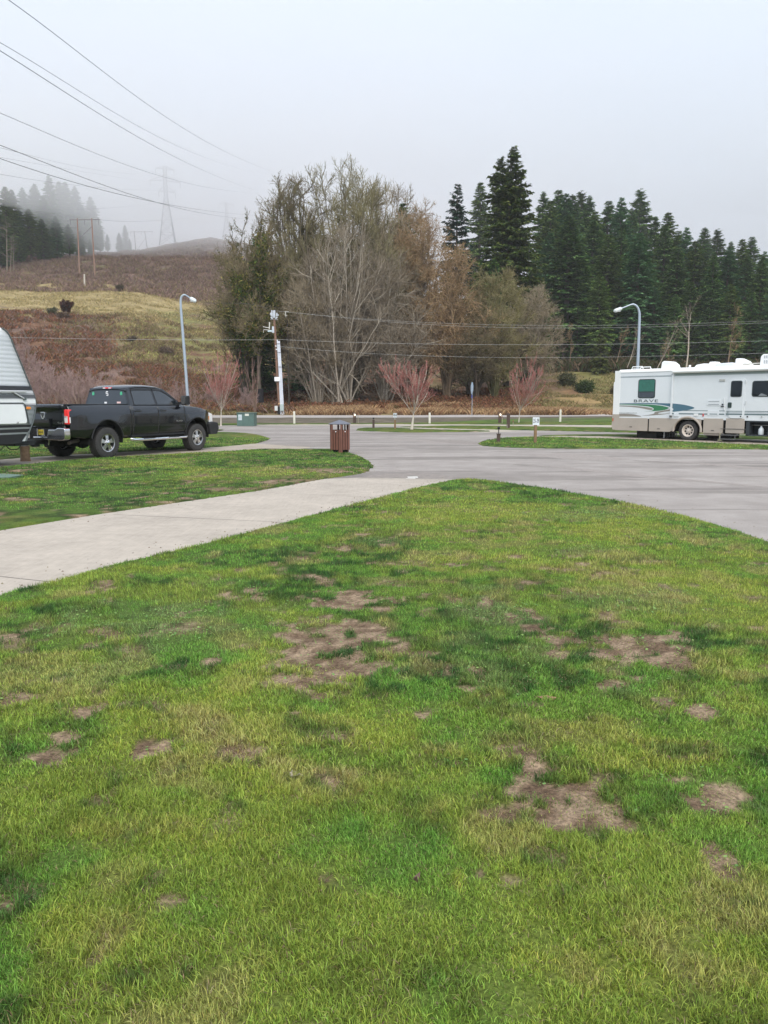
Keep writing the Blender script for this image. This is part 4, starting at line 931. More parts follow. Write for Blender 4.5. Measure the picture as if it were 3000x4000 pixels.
# left forest in the fog
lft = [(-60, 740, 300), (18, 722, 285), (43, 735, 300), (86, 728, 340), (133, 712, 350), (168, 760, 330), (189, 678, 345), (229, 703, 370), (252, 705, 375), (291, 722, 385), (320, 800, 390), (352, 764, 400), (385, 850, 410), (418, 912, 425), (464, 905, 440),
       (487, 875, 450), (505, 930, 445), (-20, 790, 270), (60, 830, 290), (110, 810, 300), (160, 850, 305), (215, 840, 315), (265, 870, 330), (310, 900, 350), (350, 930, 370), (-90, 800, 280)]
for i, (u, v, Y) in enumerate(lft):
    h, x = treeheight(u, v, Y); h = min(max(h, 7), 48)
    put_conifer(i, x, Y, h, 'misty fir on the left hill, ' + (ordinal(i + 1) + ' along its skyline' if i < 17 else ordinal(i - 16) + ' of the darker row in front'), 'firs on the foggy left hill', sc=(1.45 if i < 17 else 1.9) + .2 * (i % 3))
for k, (u, v, Y) in enumerate(((12, 830, 262), (30, 900, 258), (44, 930, 262))):
    h, x = treeheight(u, v, Y)
    lv = bare_tree(400 + k, h, 1, [(16, .25, .97, 1.2, .2, .16, .4, 3, -.1, .1, .03), (4, .2, .98, .6, .2, .5, .6, 2, .1, .1, .03)], .22, wig0=.02)
    put_tree('bare_tree', lv, 1, ['tallest bare snag at the left end of the foggy firs', 'middle bare snag at the left end of the foggy firs', 'shortest bare snag at the left end of the foggy firs'][k], 'tree', x, Y, [(.24, .2, .15)] * 3)

# =====================  UNDERGROWTH  =====================
def undergrowth(name, label, n, region, wh, cols, seed, blade=True, leaf=0, cat='brush'):
    rg = np.random.default_rng(seed); u0, u1, y0, y1 = region
    u = rg.uniform(u0, u1, n); y = y0 + (y1 - y0) * rg.random(n) ** 1.1; x = (u - 1500) / 3000 * y * .99
    n1 = fbm(x / 3.5, y / 3.5, seed, 3); ed = sstep(u0, u0 + .18 * (u1 - u0), u) * sstep(u1, u1 - .18 * (u1 - u0), u + (n1 - .5) * 200); keep = rg.random(n) < sstep(.36, .58, n1) * ed; x, y, n1 = x[keep], y[keep], n1[keep] * (.4 + .6 * ed[keep]); n = len(x)
    z = height(x, y); k = z > -1; w, h = wh; hh = h * rg.uniform(.4, 1.3, n) * (.5 + n1)
    az = rg.uniform(0, 6.283, n); ln = rg.uniform(.1, .8, n); B = np.stack([x, y, z - .05], 1)
    fa = rg.uniform(0, 6.283, n); S = np.stack([np.cos(fa), np.sin(fa), np.zeros(n)], 1) * (w * rg.uniform(.5, 1.4, n))[:, None]
    D = np.stack([np.cos(az) * ln, np.sin(az) * ln, np.ones(n)], 1) * hh[:, None]
    V = np.stack([B - S, B + S, B + D * .6 + S * .8 , B + D + np.stack([np.cos(az), np.sin(az), -np.ones(n) * .3], 1) * (hh * .25)[:, None]], 1).reshape(-1, 3)
    F = np.arange(4 * n).reshape(n, 4); c = np.array(cols, float); cc = c[rg.integers(0, len(c), n)] * (.6 + .8 * rg.random((n, 1)))
    parts = [(V, F, np.repeat(cc, 4, 0))]
    if leaf:
        i = rg.integers(0, n, leaf); cen = B[i] + D[i] * rg.random((leaf, 1)) + rg.normal(0, .15, (leaf, 3)); parts.append(quads(cen, rg, .09, cols, 1.1))
    return tag(link(name, joinm(name, parts), LEAF), label, cat, kind='stuff')
BR = [(0.194, 0.086, 0.051), (0.24, 0.103, 0.06), (0.126, 0.063, 0.04), (0.275, 0.149, 0.075), (0.114, 0.092, 0.04), (0.297, 0.121, 0.069)]
undergrowth('undergrowth', 'reddish-brown bramble carpet on the bank under the trees', 130000, (900, 2150, 80, 108), (.045, .6), BR, 501, leaf=60000)
undergrowth('undergrowth', 'red-brown and purplish brush on the bank behind the pickup', 190000, (-500, 1250, 78.5, 118), (.036, .65), BR + [(.24, .16, .13), (.22, .15, .125), (.20, .18, .075)], 502, leaf=50000)
undergrowth('undergrowth', 'purplish brush covering the upper left hill', 130000, (-250, 1150, 203, 400), (.075, 1.0), [(.26, .17, .14), (.22, .14, .105), (.30, .20, .165), (.25, .20, .10)], 503)
undergrowth('undergrowth', 'sparse brush on the mossy slope below the gold meadow', 42000, (150, 1100, 116, 162), (.045, .6), [(.22, .15, .09), (.18, .13, .08), (.22, .20, .08)], 504)
undergrowth('dry_grass', 'tall golden dry grass along the far edge of the road', 85000, (1080, 2500, 75.5, 84), (.022, .62), [(.46, .30, .16), (.54, .37, .20), (.38, .24, .13), (.30, .17, .10)], 505, cat='grass')
undergrowth('dry_grass', 'short olive and tan grass at the foot of the left bank', 22000, (-100, 1150, 75.5, 79.5), (.02, .35), [(.22, .20, .08), (.30, .24, .12), (.20, .13, .07)], 506, cat='grass')
undergrowth('dry_grass', 'tan pasture grass on the slope behind the motorhome', 90000, (1880, 3300, 82, 150), (.03, .38), [(.27, .215, .10), (.22, .19, .08), (.33, .24, .13), (.17, .17, .06)], 507, cat='grass')
undergrowth('undergrowth', 'dark brush along the forest floor', 50000, (2080, 3250, 138, 175), (.09, 1.5), [(.11, .09, .045), (.08, .08, .035), (.18, .12, .075), (.07, .10, .035)], 508, leaf=30000)
undergrowth('dry_grass', 'golden tussocky grass across the left hillside meadow', 60000, (-150, 1150, 150, 214), (.05, .42), [(.40, .31, .14), (.34, .27, .13), (.46, .36, .18), (.27, .25, .10)], 510, cat='grass')
undergrowth('dry_grass', 'mossy green and tan tussocks on the slope under the gold meadow', 24000, (380, 1200, 118, 156), (.04, .36), [(.30, .33, .10), (.38, .36, .12), (.42, .35, .16), (.24, .17, .10)], 511, cat='grass')
undergrowth('undergrowth', 'reddish and mauve brush high on the bank above the trailer', 95000, (-700, 560, 112, 158), (.038, .75), BR + [(.26, .18, .15), (.24, .17, .14)], 512)
# single bushes
def bush(name, label, u, Y, w, h, cols, seed, n=5000, cat='bush', sz=.09):
    rg = np.random.default_rng(seed); x = P(u, 1500, Y)[0]; z = hz(x, Y)
    t = thing(name, label, cat, (x, Y, z - .1))
    m = 26; az = rg.uniform(0, 6.28, m); D0 = nrm(np.stack([np.cos(az) * .9 * w / h, np.sin(az) * .9 * w / h, rg.uniform(.6, 1.6, m)], 1))
    Pb, Rb = branch(rg, np.zeros((m, 3)), D0, np.full(m, h) * rg.uniform(.6, 1.1, m), np.full(m, .03), 4, .4, .12)
    V, F = tubes(Pb, Rb, 4); link('stem', npmesh('stem', V, F, np.tile([[.12, .09, .06]], (len(V), 1))), TWIG, t)
    link('crown', joinm('crown', [clumps(Pb, rg, n, sz, .16 * w, cols, stretch=2.2)]), LEAF, t)
    return t
bush('broom_bush', 'green broom bush on the pasture above the drive, the larger of two', 2290, 112, 1.9, 1.7, [(.045, .075, .022), (.06, .09, .03), (.035, .055, .02)], 1)
bush('broom_bush', 'faded green bush left of the larger green broom', 2215, 116, 2.2, 1.9, [(.07, .08, .035), (.10, .09, .05), (.06, .065, .03)], 2)
bush('broom_bush', 'brown dry bush on the pasture just left of the lamp post foot', 2405, 110, 1.1, 1.0, [(.14, .10, .05), (.10, .08, .04)], 3, n=1600)
bush('broom_bush', 'brown dry bush on the pasture right of the lamp post', 2545, 112, 1.0, .9, [(.14, .10, .05), (.10, .08, .04)], 4, n=1500)
bush('dead_bush', 'dark maroon dead conifer bush alone on the gold meadow', 275, 160, .9, 2.6, [(.06, .022, .016), (.085, .03, .02), (.045, .02, .015)], 5, n=5000, sz=.16)
bush('dead_bush', 'dark brown bush at the foot of the maroon one', 262, 153, 1.6, 1.6, [(.12, .08, .055), (.15, .10, .07)], 6, n=3000, sz=.13)
bush('broom_bush', 'grey-green bush on the meadow left of the maroon one', 219, 156, 1.0, 1.8, [(.09, .095, .045), (.12, .11, .06)], 7, n=1800, sz=.12)
bush('dead_bush', 'small dark bush on the upper edge of the gold meadow', 486, 205, 1.0, 1.9, [(.08, .06, .035), (.06, .05, .03)], 8, n=1500, sz=.14)
bush('dead_bush', 'dark round bush on the mossy slope near the lamp head', 650, 128, 2.2, 1.0, [(.17, .12, .09), (.13, .095, .07)], 9, n=3500, sz=.12)
bush('dead_bush', 'grey round bush in the middle of the mossy slope', 524, 138, 1.2, 1.1, [(.13, .10, .075), (.10, .08, .055)], 10, n=1500, sz=.1)
# fallen leaves on the near lawn
def leaf_shape(name, u, v, size, col, label, rz, curl=.3):
    x, y, _ = G(u, v); mb = MB(); n = 12; pts = []
    for i in range(n):
        a = i * 2 * math.pi / n; r = size * (.55 + .45 * abs(math.cos(a * 2.5))) * (1.15 if i == 0 else 1)
        pts.append((r * math.cos(a), r * math.sin(a) * .75, curl * size * (math.cos(a) ** 2)))
    mb.add([(0, 0, 0)] + pts, [(0, i + 1, (i + 1) % n + 1) for i in range(n)])
    o = mb.build(name, mat('m_' + name + str(int(u)), col, .7, var=.3, vscale=30), solid=.0015, fixn=False)
    o.location = (x, y, .052); o.rotation_euler = (.35, .1, rz)
    return tag(o, label, 'leaf')
leaf_shape('fallen_leaf', 2131, 2773, .055, (.30, .14, .10), 'reddish-brown dry leaf lying on the lawn, largest of the fallen leaves', .4)
leaf_shape('fallen_leaf', 1155, 3079, .040, (.42, .36, .31), 'pale grey curled leaf on the lawn, pointing sideways', 2.2, .5)
leaf_shape('fallen_leaf', 1622, 3500, .018, (.16, .10, .08), 'tiny dark brown curled leaf standing in the near grass', 1.2, 1.5)
leaf_shape('fallen_leaf', 2247, 2822, .025, (.32, .18, .08), 'small orange-brown leaf below the large reddish one', .9)
# =====================  PICKUP  =====================
PAINT = mat('m_black_paint', (.004, .005, .008), .16, spec=.5, coat=.8, var=.15, vscale=2)
BLK = mat('m_black_plastic', (.015, .015, .016), .6)
DARK = mat('m_dark_void', (.008, .008, .008), .9)
CHR = mat('m_chrome', (.78, .78, .79), .12, metal=1)
ALU = mat('m_alloy', (.62, .61, .60), .28, metal=1, var=.1, vscale=20)
TYRE = mat('m_tyre', (.045, .042, .040), .8, var=.3, vscale=14, bump=.3, bscale=70)
GLS = mat('m_glass', (.014, .018, .022), .03, spec=.9, coat=.5)
REDL = mat('m_tail_red', (.62, .02, .02), .15, coat=.5, emis=((1, .05, .04), .12))
CLR = mat('m_lens_clear', (.78, .76, .74), .12, coat=.5)
AMB = mat('m_amber', (.85, .28, .04), .2, coat=.4)
WHT = mat('m_white_print', (.82, .82, .82), .4)

def wheel(parent, x, y, r, w, side, rimr, kind='pickup'):
    """tyre with shoulders and a rim; side=-1 faces -Y"""
    s = side; z = r
    t = MB(); hw = w / 2; pr = [(rimr * .98, -hw * .86), (rimr * 1.06, -hw * .99), (r * .86, -hw), (r * .95, -hw * .94), (r * .992, -hw * .78), (r, -hw * .6)]
    pr = pr + [(a, -b) for a, b in pr[::-1]]
    t.lathe([(a, b) for a, b in pr], (x, y, z), 'y', 48, cap=False)
    # tread blocks
    for k in range(36):
        a = 2 * math.pi * k / 36; ca, sa = math.cos(a), math.sin(a)
        for yy, off in ((-hw * .72, 0), (-hw * .25, .09), (hw * .25, 0), (hw * .72, .09)):
            a2 = a + off; t.box((x + math.cos(a2) * r * .995, y + yy, z + math.sin(a2) * r * .995), (.022, hw * .38, r * .10), Matrix.Rotation(-a2, 3, 'Y'))
    wo = t.build('wheel', TYRE, parent, smooth=True, angle=40)
    f = y + s * hw
    rim = MB()
    if kind == 'pickup':
        rim.lathe([(rimr, s * hw * .98), (rimr * 1.02, s * hw * 1.0), (rimr * .93, s * hw * .96), (rimr * .88, s * hw * .2), (rimr * .85, s * -hw * .5)], (x, y, z), 'y', 40, cap=False)
        rim.build('rim', ALU, wo, smooth=True)
        sp = MB()
        for k in range(5):
            a = 2 * math.pi * k / 5 + .3
            for o in (-.17, .17):
                c, sn = math.cos(a + o), math.sin(a + o); c0, s0 = math.cos(a + o * .6), math.sin(a + o * .6)
                px, pz = -math.sin(a), math.cos(a)
                q = []
                for (rr, yy, ww, cc, ss) in ((rimr * .28, s * hw * .86, .034, c0, s0), (rimr * .9, s * hw * .78, .026, c, sn)):
                    for yo in (0, -s * .035):
                        for wo_ in (-1, 1): q.append((x + cc * rr + px * ww * wo_, y + yy + yo, z + ss * rr + pz * ww * wo_))
                sp.add(q, [(0, 1, 5, 4), (2, 6, 7, 3), (0, 4, 6, 2), (1, 3, 7, 5), (4, 5, 7, 6), (0, 2, 3, 1)])
        sp.build('rim_spoke', ALU, wo, bevel=.006)
        hb = MB(); hb.lathe([(rimr * .36, s * hw * .80), (rimr * .35, s * hw * .88), (rimr * .27, s * hw * .92), (rimr * .24, s * hw * 1.12), (rimr * .1, s * hw * 1.16), (.001, s * hw * 1.17)], (x, y, z), 'y', 24)
        for k in range(8):
            a = k * math.pi / 4; hb.cyl((x + math.cos(a) * rimr * .31, y + s * hw * .85, z + math.sin(a) * rimr * .31), (x + math.cos(a) * rimr * .31, y + s * hw * .98, z + math.sin(a) * rimr * .31), .013, n=6)
        hb.build('hub', CHR, wo, smooth=True)
        MB().lathe([(.001, s * hw * .1), (rimr * .87, s * hw * .1)], (x, y, z), 'y', 24, cap=False).build('brake_disc', DARK, wo)
    else:
        rim.lathe([(rimr, s * hw * .96), (rimr * 1.04, s * hw * 1.0), (rimr * .94, s * hw * 1.0), (rimr * .86, s * hw * .8), (rimr * .78, s * hw * .35), (rimr * .55, s * hw * .25), (rimr * .36, s * hw * .3)], (x, y, z), 'y', 40, cap=False)
        rim.build('rim', mat('m_rv_rim', (.60, .53, .46), .45, var=.15, vscale=10), wo, smooth=True)
        hb = MB(); hb.lathe([(rimr * .40, s * hw * .25), (rimr * .38, s * hw * .5), (rimr * .22, s * hw * .55), (rimr * .2, s * hw * .9), (.001, s * hw * .95)], (x, y, z), 'y', 20)
        hb.build('hub', mat('m_rv_hub', (.62, .56, .5), .4), wo, smooth=True)
        bo = MB()
        for k in range(8):
            a = k * math.pi / 4 + .2; bo.cyl((x + math.cos(a) * rimr * .62, y + s * hw * .2, z + math.sin(a) * rimr * .62), (x + math.cos(a) * rimr * .62, y + s * hw * .34, z + math.sin(a) * rimr * .62), .038, n=10)
        bo.build('rim_hole', DARK, wo)
    return wo

TRK = thing('pickup_truck', 'black four-door pickup truck parked on the concrete pad, tailgate towards the white trailer', 'pickup truck', (-8.62, 22.02, .011), R(63.4))
WB = 3.79
def t_top(x):
    pts = [(-1.26, 1.47), (-1.1, 1.50), (.93, 1.50), (.95, 1.47), (3.2, 1.455), (3.35, 1.43), (4.0, 1.36), (4.35, 1.29), (4.55, 1.2), (4.66, 1.12)]
    return float(np.interp(x, [p[0] for p in pts], [p[1] for p in pts]))
def t_bot(x):
    b = .57 if x < 3.4 else .56
    if x < -.6: b = .57 + (-.6 - x) * .12
    for xa, rr in ((0, .575), (WB, .575)):
        if abs(x - xa) < rr: b = max(b, .50 + math.sqrt(rr * rr - (x - xa) ** 2))
    return b
def t_y(x, z):
    y = .985
    y -= .115 * max(0, (z - 1.20) / .3) ** 2.2
    y -= .07 * max(0, (.85 - z) / .3) ** 2
    for xa in (0, WB): y += .035 * math.exp(-((x - xa) / .62) ** 4) * min(1, max(0, (1.35 - z) / .35)) * max(0, min(1, (z - .5) / .2))
    y -= .012 * math.exp(-((z - .78) / .035) ** 2) * (1 if .6 < x < 3.2 else 0)
    if x > 3.9: y -= .20 * ((x - 3.9) / .76) ** 2.2
    if x < -1.0: y -= .03 * ((-1.0 - x) / .26) ** 2
    return y
def side_panel(name, x0, x1, s, parent, dx=.035, nr=16, zt=None, zb=None, off=0.0, m=None, solid=.02):
    n = max(2, int((x1 - x0) / dx)); rows = []
    for i in range(n + 1):
        x = x0 + (x1 - x0) * i / n; a = (zb or t_bot)(x); b = (zt or t_top)(x)
        rows.append([(x, s * (t_y(x, a + (b - a) * j / nr) + off), a + (b - a) * j / nr) for j in range(nr + 1)])
    mb = MB().grid(rows)
    # turned-in top edge
    return mb.build(name, m or PAINT, parent, smooth=True, solid=solid, angle=60)
bed = None
for s in (-1, 1):
    b_ = side_panel('bed_side', -1.25, .925, s, TRK)
    # arch lip
    for xa, nm in ((0, b_),):
        MB().tube([(xa + .575 * math.cos(a), s * (t_y(xa + .575 * math.cos(a), 1.0) + .004), .50 + .575 * math.sin(a)) for a in np.linspace(.12, math.pi - .12, 22)], .017, 6).build('wheel_arch_trim', BLK, b_)
    fr = side_panel('front_fender', 3.235, 4.66, s, TRK)
    MB().tube([(WB + .575 * math.cos(a), s * (t_y(WB + .575 * math.cos(a), 1.0) + .004), .50 + .575 * math.sin(a)) for a in np.linspace(.12, math.pi - .12, 22)], .017, 6).build('wheel_arch_trim', BLK, fr)
    side_panel('rear_quarter', .945, 1.02, s, TRK)
    for k, (x0, x1) in enumerate(((1.03, 2.055), (2.07, 3.225))):
        # the rear door follows the wheel arch only slightly
        d = side_panel('door', x0, x1, s, TRK, zb=lambda x: .62)
        hx = x0 + .16
        MB().box((hx + .02, s * (t_y(hx, 1.30) + .025), 1.305), (.24, .03, .045)).build('door_handle', PAINT, d, bevel=.012, smooth=True)
        MB().box((hx + .02, s * (t_y(hx, 1.30) + .003), 1.30), (.17, .014, .085)).build('handle_recess', DARK, d)
    MB().prism([(.95, .56), (3.23, .56), (3.23, .615), (.95, .615)], s * .93, s * .955).build('sill', BLK, TRK)
    # chrome step bar
    st = MB(); st.tube([(.93, s * .93, .50), (1.02, s * 1.02, .475), (1.35, s * 1.05, .47), (3.15, s * 1.05, .47), (3.28, s * .98, .49)], .042, 12)
    so_ = st.build('step_bar', CHR, TRK, smooth=True)
    for xx in (1.55, 2.62): MB().prism(rrect(xx - .24, xx + .24, .498, .522, .01), s * 1.0, s * 1.1).build('step_pad', BLK, so_)
    pts = [(.99, 1.465), (1.04, 1.90), (1.12, 1.985), (1.3, 2.015), (2.25, 2.01), (2.50, 1.955), (2.72, 1.845), (3.24, 1.455)]
    gy = lambda z: .905 - (z - 1.46) * .36
    cabs = MB(); vs = [(x, s * gy(z), z) for x, z in pts] + [(x, s * (gy(z) - .03), z) for x, z in pts]; n = len(pts)
    cabs.add(vs, [tuple(range(n)), tuple(range(2 * n - 1, n - 1, -1))] + [(i, i + n, (i + 1) % n + n, (i + 1) % n) for i in range(n)])
    cp = cabs.build('cab_pillar', PAINT, TRK)
    def pane(name, poly, r=.03, o=.008, m=GLS, th=.004, parent=cp):
        pp = rpoly(poly, r); mb = MB(); n = len(pp)
        mb.add([(x, s * (gy(z) + o), z) for x, z in pp] + [(x, s * (gy(z) + o - th), z) for x, z in pp], [tuple(range(n)), tuple(range(2 * n - 1, n - 1, -1))] + [(i, i + n, (i + 1) % n + n, (i + 1) % n) for i in range(n)])
        return mb.build(name, m, parent)
    rw = [(1.17, 1.49), (1.20, 1.915), (1.98, 1.925), (2.035, 1.49)]; fw = [(2.12, 1.49), (2.08, 1.93), (2.40, 1.905), (2.62, 1.80), (2.98, 1.56), (2.99, 1.49)]
    pane('window_gasket', [(1.13, 1.47), (1.165, 1.945), (2.0, 1.955), (2.065, 1.47)], o=.004, m=BLK); pane('window_gasket', [(2.09, 1.47), (2.05, 1.96), (2.42, 1.935), (2.66, 1.82), (3.06, 1.545), (3.07, 1.47)], o=.004, m=BLK)
    pane('window', rw); pane('window', fw)
    pane('rain_visor', [(1.175, 1.905), (1.185, 1.95), (2.0, 1.96), (2.01, 1.915)], .01, .022, BLK, .02); pane('rain_visor', [(2.06, 1.915), (2.055, 1.965), (2.43, 1.94), (2.68, 1.825), (2.96, 1.63), (2.95, 1.60), (2.64, 1.79), (2.40, 1.90)], .01, .022, BLK, .02)
    # door mirrors
    mm = MB(); mm.prism(rrect(3.02, 3.24, 1.47, 1.76, .05), s * 1.02, s * 1.21); mo = mm.build('mirror', BLK, TRK, bevel=.03, smooth=True)
    MB().bx(3.05, 3.12, s * .86, s * 1.03, 1.50, 1.57).build('mirror_arm', BLK, mo)
    MB().prism(rrect(1.0, 1.0, 0, 0, 0), 0, 0) if False else None
    mg = MB(); mg.prism([(y_, z_) for y_, z_ in rrect(min(s * 1.04, s * 1.19), max(s * 1.04, s * 1.19), 1.50, 1.73, .03)], 3.012, 3.018, 'x'); mg.build('mirror_glass', GLS, mo)
# roof
rows = []
for x, zc, hw in ((1.0, 1.93, .70), (1.06, 1.985, .72), (1.16, 2.03, .73), (1.4, 2.06, .735), (1.8, 2.07, .735), (2.2, 2.055, .73), (2.45, 2.02, .715), (2.6, 1.965, .70)):
    rows.append([(x, hw * math.sin(a) / math.sin(1.35), zc - .075 * (abs(a) / 1.35) ** 3.2) for a in np.linspace(-1.35, 1.35, 15)])
MB().grid(rows).build('roof', PAINT, TRK, smooth=True, solid=.03, angle=60)
MB().tube([(2.3, .0, 2.06), (2.28, 0, 2.09)], .03, 8).build('roof_aerial', BLK, TRK)
# rear window wall and glass
wl = MB(); q0 = [(.985, -.875, 1.44), (.985, .875, 1.44), (1.03, .715, 1.97), (1.03, -.715, 1.97)]; wl.add(q0 + [(a + .05, b, c) for a, b, c in q0], [(0, 1, 2, 3), (7, 6, 5, 4), (0, 4, 5, 1), (1, 5, 6, 2), (2, 6, 7, 3), (3, 7, 4, 0)])
wo_ = wl.build('cab_rear_panel', PAINT, TRK)
def rearq(name, poly, m, o=.006, parent=None, r=.02):
    pp = rpoly(poly, r); f = lambda y, z: (.985 + (z - 1.44) * .085 - o, y, z); n = len(pp)
    mb = MB(); mb.add([f(*p) for p in pp] + [(f(*p)[0] + .004, p[0], p[1]) for p in pp], [tuple(range(n)), tuple(range(2 * n - 1, n - 1, -1))] + [(i, i + n, (i + 1) % n + n, (i + 1) % n) for i in range(n)])
    return mb.build(name, m, parent or wo_)
rg_ = rearq('rear_window', [(-.80, 1.50), (.80, 1.50), (.68, 1.90), (-.68, 1.90)], GLS, r=.05)
GRN = mat('m_sticker_green', (.10, .55, .30), .5); PNK = mat('m_sticker_pink', (.80, .55, .52), .5)
def sticker(poly, m): return rearq('sticker', poly, m, o=.0125, parent=rg_, r=.012)
for yc in (.56, -.56):   # green leaf-like outline pairs
    for o in (-.022, .022): sticker([(yc + o - .015, 1.76), (yc + o + .015, 1.77), (yc + o + .019, 1.83), (yc + o * .6, 1.875), (yc + o - .02, 1.83)], GRN)
for poly in ([(-.03, 1.84), (.04, 1.85), (.045, 1.875), (.0, 1.885), (-.045, 1.87)], [(.03, 1.80), (.05, 1.80), (.05, 1.86), (.03, 1.86)], [(-.05, 1.79), (.03, 1.80), (.03, 1.825), (-.04, 1.815)], [(-.055, 1.75), (-.03, 1.75), (-.02, 1.82), (-.045, 1.82)], [(-.03, 1.735), (.03, 1.755), (.02, 1.775), (-.03, 1.76)]): sticker(poly, WHT)
sticker([(.0, 1.52), (.0, 1.57), (.1, 1.57), (.1, 1.52)], WHT); sticker([(-.55, 1.525), (-.55, 1.575), (-.40, 1.575), (-.40, 1.525)], PNK)
# centre brake lamp
bl = MB(); bl.box((1.035, 0, 1.965), (.05, .34, .05)); bo_ = bl.build('brake_light', REDL, TRK, bevel=.01)
for y_ in (-.11, .11): MB().box((1.009, y_, 1.968), (.006, .09, .03)).build('lens', CLR, bo_)
# windscreen, bonnet
ws = MB(); ws.grid([[(3.26 + .14 * math.cos(y_ * 1.7), y_, 1.46) for y_ in np.linspace(-.86, .86, 9)], [(2.58 + .06 * math.cos(y_ * 1.9), y_, 1.965) for y_ in np.linspace(-.68, .68, 9)]])
ws.build('windscreen', GLS, TRK, smooth=True, solid=.008)
rows = []
for x in np.linspace(3.27, 4.66, 18):
    zt = t_top(x); hw = t_y(x, zt) - .01; rise = .07 * math.sin(min(1, (4.72 - x) / .5) * math.pi / 2)
    rows.append([(x + (.05 * (1 - (k / 9) ** 2) if x > 4.5 else 0), hw * k / 9, zt + rise * (1 - (abs(k) / 9) ** 3.0) + .03 * (1 if abs(k) <= 4 else 0) * min(1, (4.7 - x) / .3)) for k in range(-9, 10)])
MB().grid(rows).build('bonnet', PAINT, TRK, smooth=True, solid=.02, angle=70)
for s in (-1, 1): MB().prism(rrect(3.75, 4.0, -.05 + s * .33, .05 + s * .33, .03), 1.44, 1.462, 'z').build('bonnet_vent', mat('m_badge', (.6, .6, .62), .35, metal=.7), TRK)
# grille, headlights, heavy front bumper
MB().bx(4.60, 4.70, -.62, .62, .78, 1.20).build('grille', BLK, TRK, bevel=.03)
for s in (-1, 1):
    hl = MB(); hl.prism(rpoly([(4.44, .92), (4.44, 1.14), (4.52, 1.22), (4.70, 1.17), (4.72, .86)], .03), s * .62, s * .875); hl.build('headlight', CLR, TRK, bevel=.02, smooth=True)
    MB().box((4.50, s * .872, 1.04), (.07, .02, .13)).build('side_marker', AMB, TRK)
fb = MB(); fb.prism(rpoly([(4.46, .50), (4.42, .86), (4.62, .92), (4.86, .88), (4.92, .70), (4.80, .50)], .03), -.98, .98); fbo = fb.build('front_bumper', BLK, TRK, bevel=.03, smooth=True)
for s in (-1, 1):
    MB().lathe([(.001, 0), (.07, .0), (.075, .05), (.05, .09)], (4.80, s * .84 , .66), 'y', 14).build('tow_hook', BLK, fbo)
# bed interior, tailgate
bi = MB(); bi.bx(-1.2, .90, -.80, .80, .95, .98)
for s in (-1, 1): bi.bx(-1.2, .90, s * .80, s * .82, .98, 1.49)
bi.bx(.88, .91, -.80, .80, .98, 1.485); bi.build('bed_liner', BLK, TRK)
for s in (-1, 1): MB().bx(-1.24, .925, s * .79, s * .895, 1.488, 1.508).build('bed_rail_cap', BLK, TRK, bevel=.006)
rows = []
for z, dx in ((.87, 0), (.92, -.012), (1.18, -.02), (1.22, -.012), (1.36, -.012), (1.40, -.035), (1.47, -.04), (1.50, -.02)):
    rows.append([(-1.25 + dx, y_, z) for y_ in np.linspace(-.80, .80, 9)])
tg = MB().grid(rows); tg = tg.build('tailgate', PAINT, TRK, smooth=True, solid=.03, angle=50)
MB().bx(-1.20, -1.24, -.80, .80, 1.47, 1.495).build('tailgate_cap', BLK, TRK)
for s in (-1, 1):
    tl = MB(); pr = rpoly([(-.998, .98), (-.992, 1.37), (-.79, 1.37), (-.80, .97)], .02)   # wraps the corner
    w_ = [(y_, z_) for y_, z_ in [(.79, .98), (.965, .98), (.955, 1.37), (.80, 1.37)]]
    ob = tl.prism([(s * a, b) for a, b in w_], -1.285, -1.12, 'x').build('tail_light', REDL, TRK, bevel=.018, smooth=True)
    MB().prism([(s * a, b) for a, b in rpoly([(.815, 1.02), (.93, 1.02), (.925, 1.19), (.815, 1.20)], .01)], -1.292, -1.28, 'x').build('reverse_lens', CLR, ob)
    MB().prism([(s * a, b) for a, b in rpoly([(.82, 1.165), (.90, 1.165), (.90, 1.185), (.82, 1.185)], .004)], -1.297, -1.29, 'x').build('lens_trim', BLK, ob)
    MB().box((-1.2, s * .966, 1.09), (.12, .012, .15)).build('side_lens', CLR, ob)
# badge: shield with a stylised ram's head
M_tail = lambda y_, z_, x_=-1.283: Matrix.Translation((x_, y_, z_)) @ Matrix.Rotation(R(-90), 4, 'Z') @ Matrix.Rotation(R(90), 4, 'X')
bd = MB().prism(rpoly([(-.075, 1.30), (.075, 1.30), (.085, 1.22), (.05, 1.13), (0, 1.10), (-.05, 1.13), (-.085, 1.22)], .02), -1.30, -1.27, 'x').build('badge', CHR, tg, bevel=.006)
hm = MB()
for s in (-1, 1): hm.tube([(-1.303, s * .012, 1.27), (-1.305, s * .045, 1.275), (-1.305, s * .058, 1.235), (-1.305, s * .035, 1.21), (-1.303, s * .025, 1.235)], .009, 6)
hm.tube([(-1.303, 0, 1.26), (-1.306, 0, 1.15)], .013, 6); hm.build('badge_horns', mat('m_badge_dark', (.06, .06, .065), .4), tg)
text('tailgate_lettering', '4x4', .085, CHR, tg, M_tail(-.64, 1.02), sx=1.6, bold=.002)
text('tailgate_lettering', '4x4', .085, CHR, tg, M_tail(-.64, 1.02), sx=1.6, bold=.002) if False else None
M_side = lambda x_, z_, y_: Matrix.Translation((x_, y_, z_)) @ Matrix.Rotation(R(90), 4, 'X')
text('door_lettering', 'BIG HORN', .062, CHR, TRK, M_side(2.98, .98, -1.0), sx=1.05, bold=.002)
text('fender_lettering', 'e', .07, WHT, TRK, M_side(3.34, 1.24, -.992), bold=.004)
MB().bx(3.29, 3.40, -.990, -.996, 1.185, 1.20).build('fender_badge', mat('m_badge_red', (.55, .05, .05), .4), TRK)
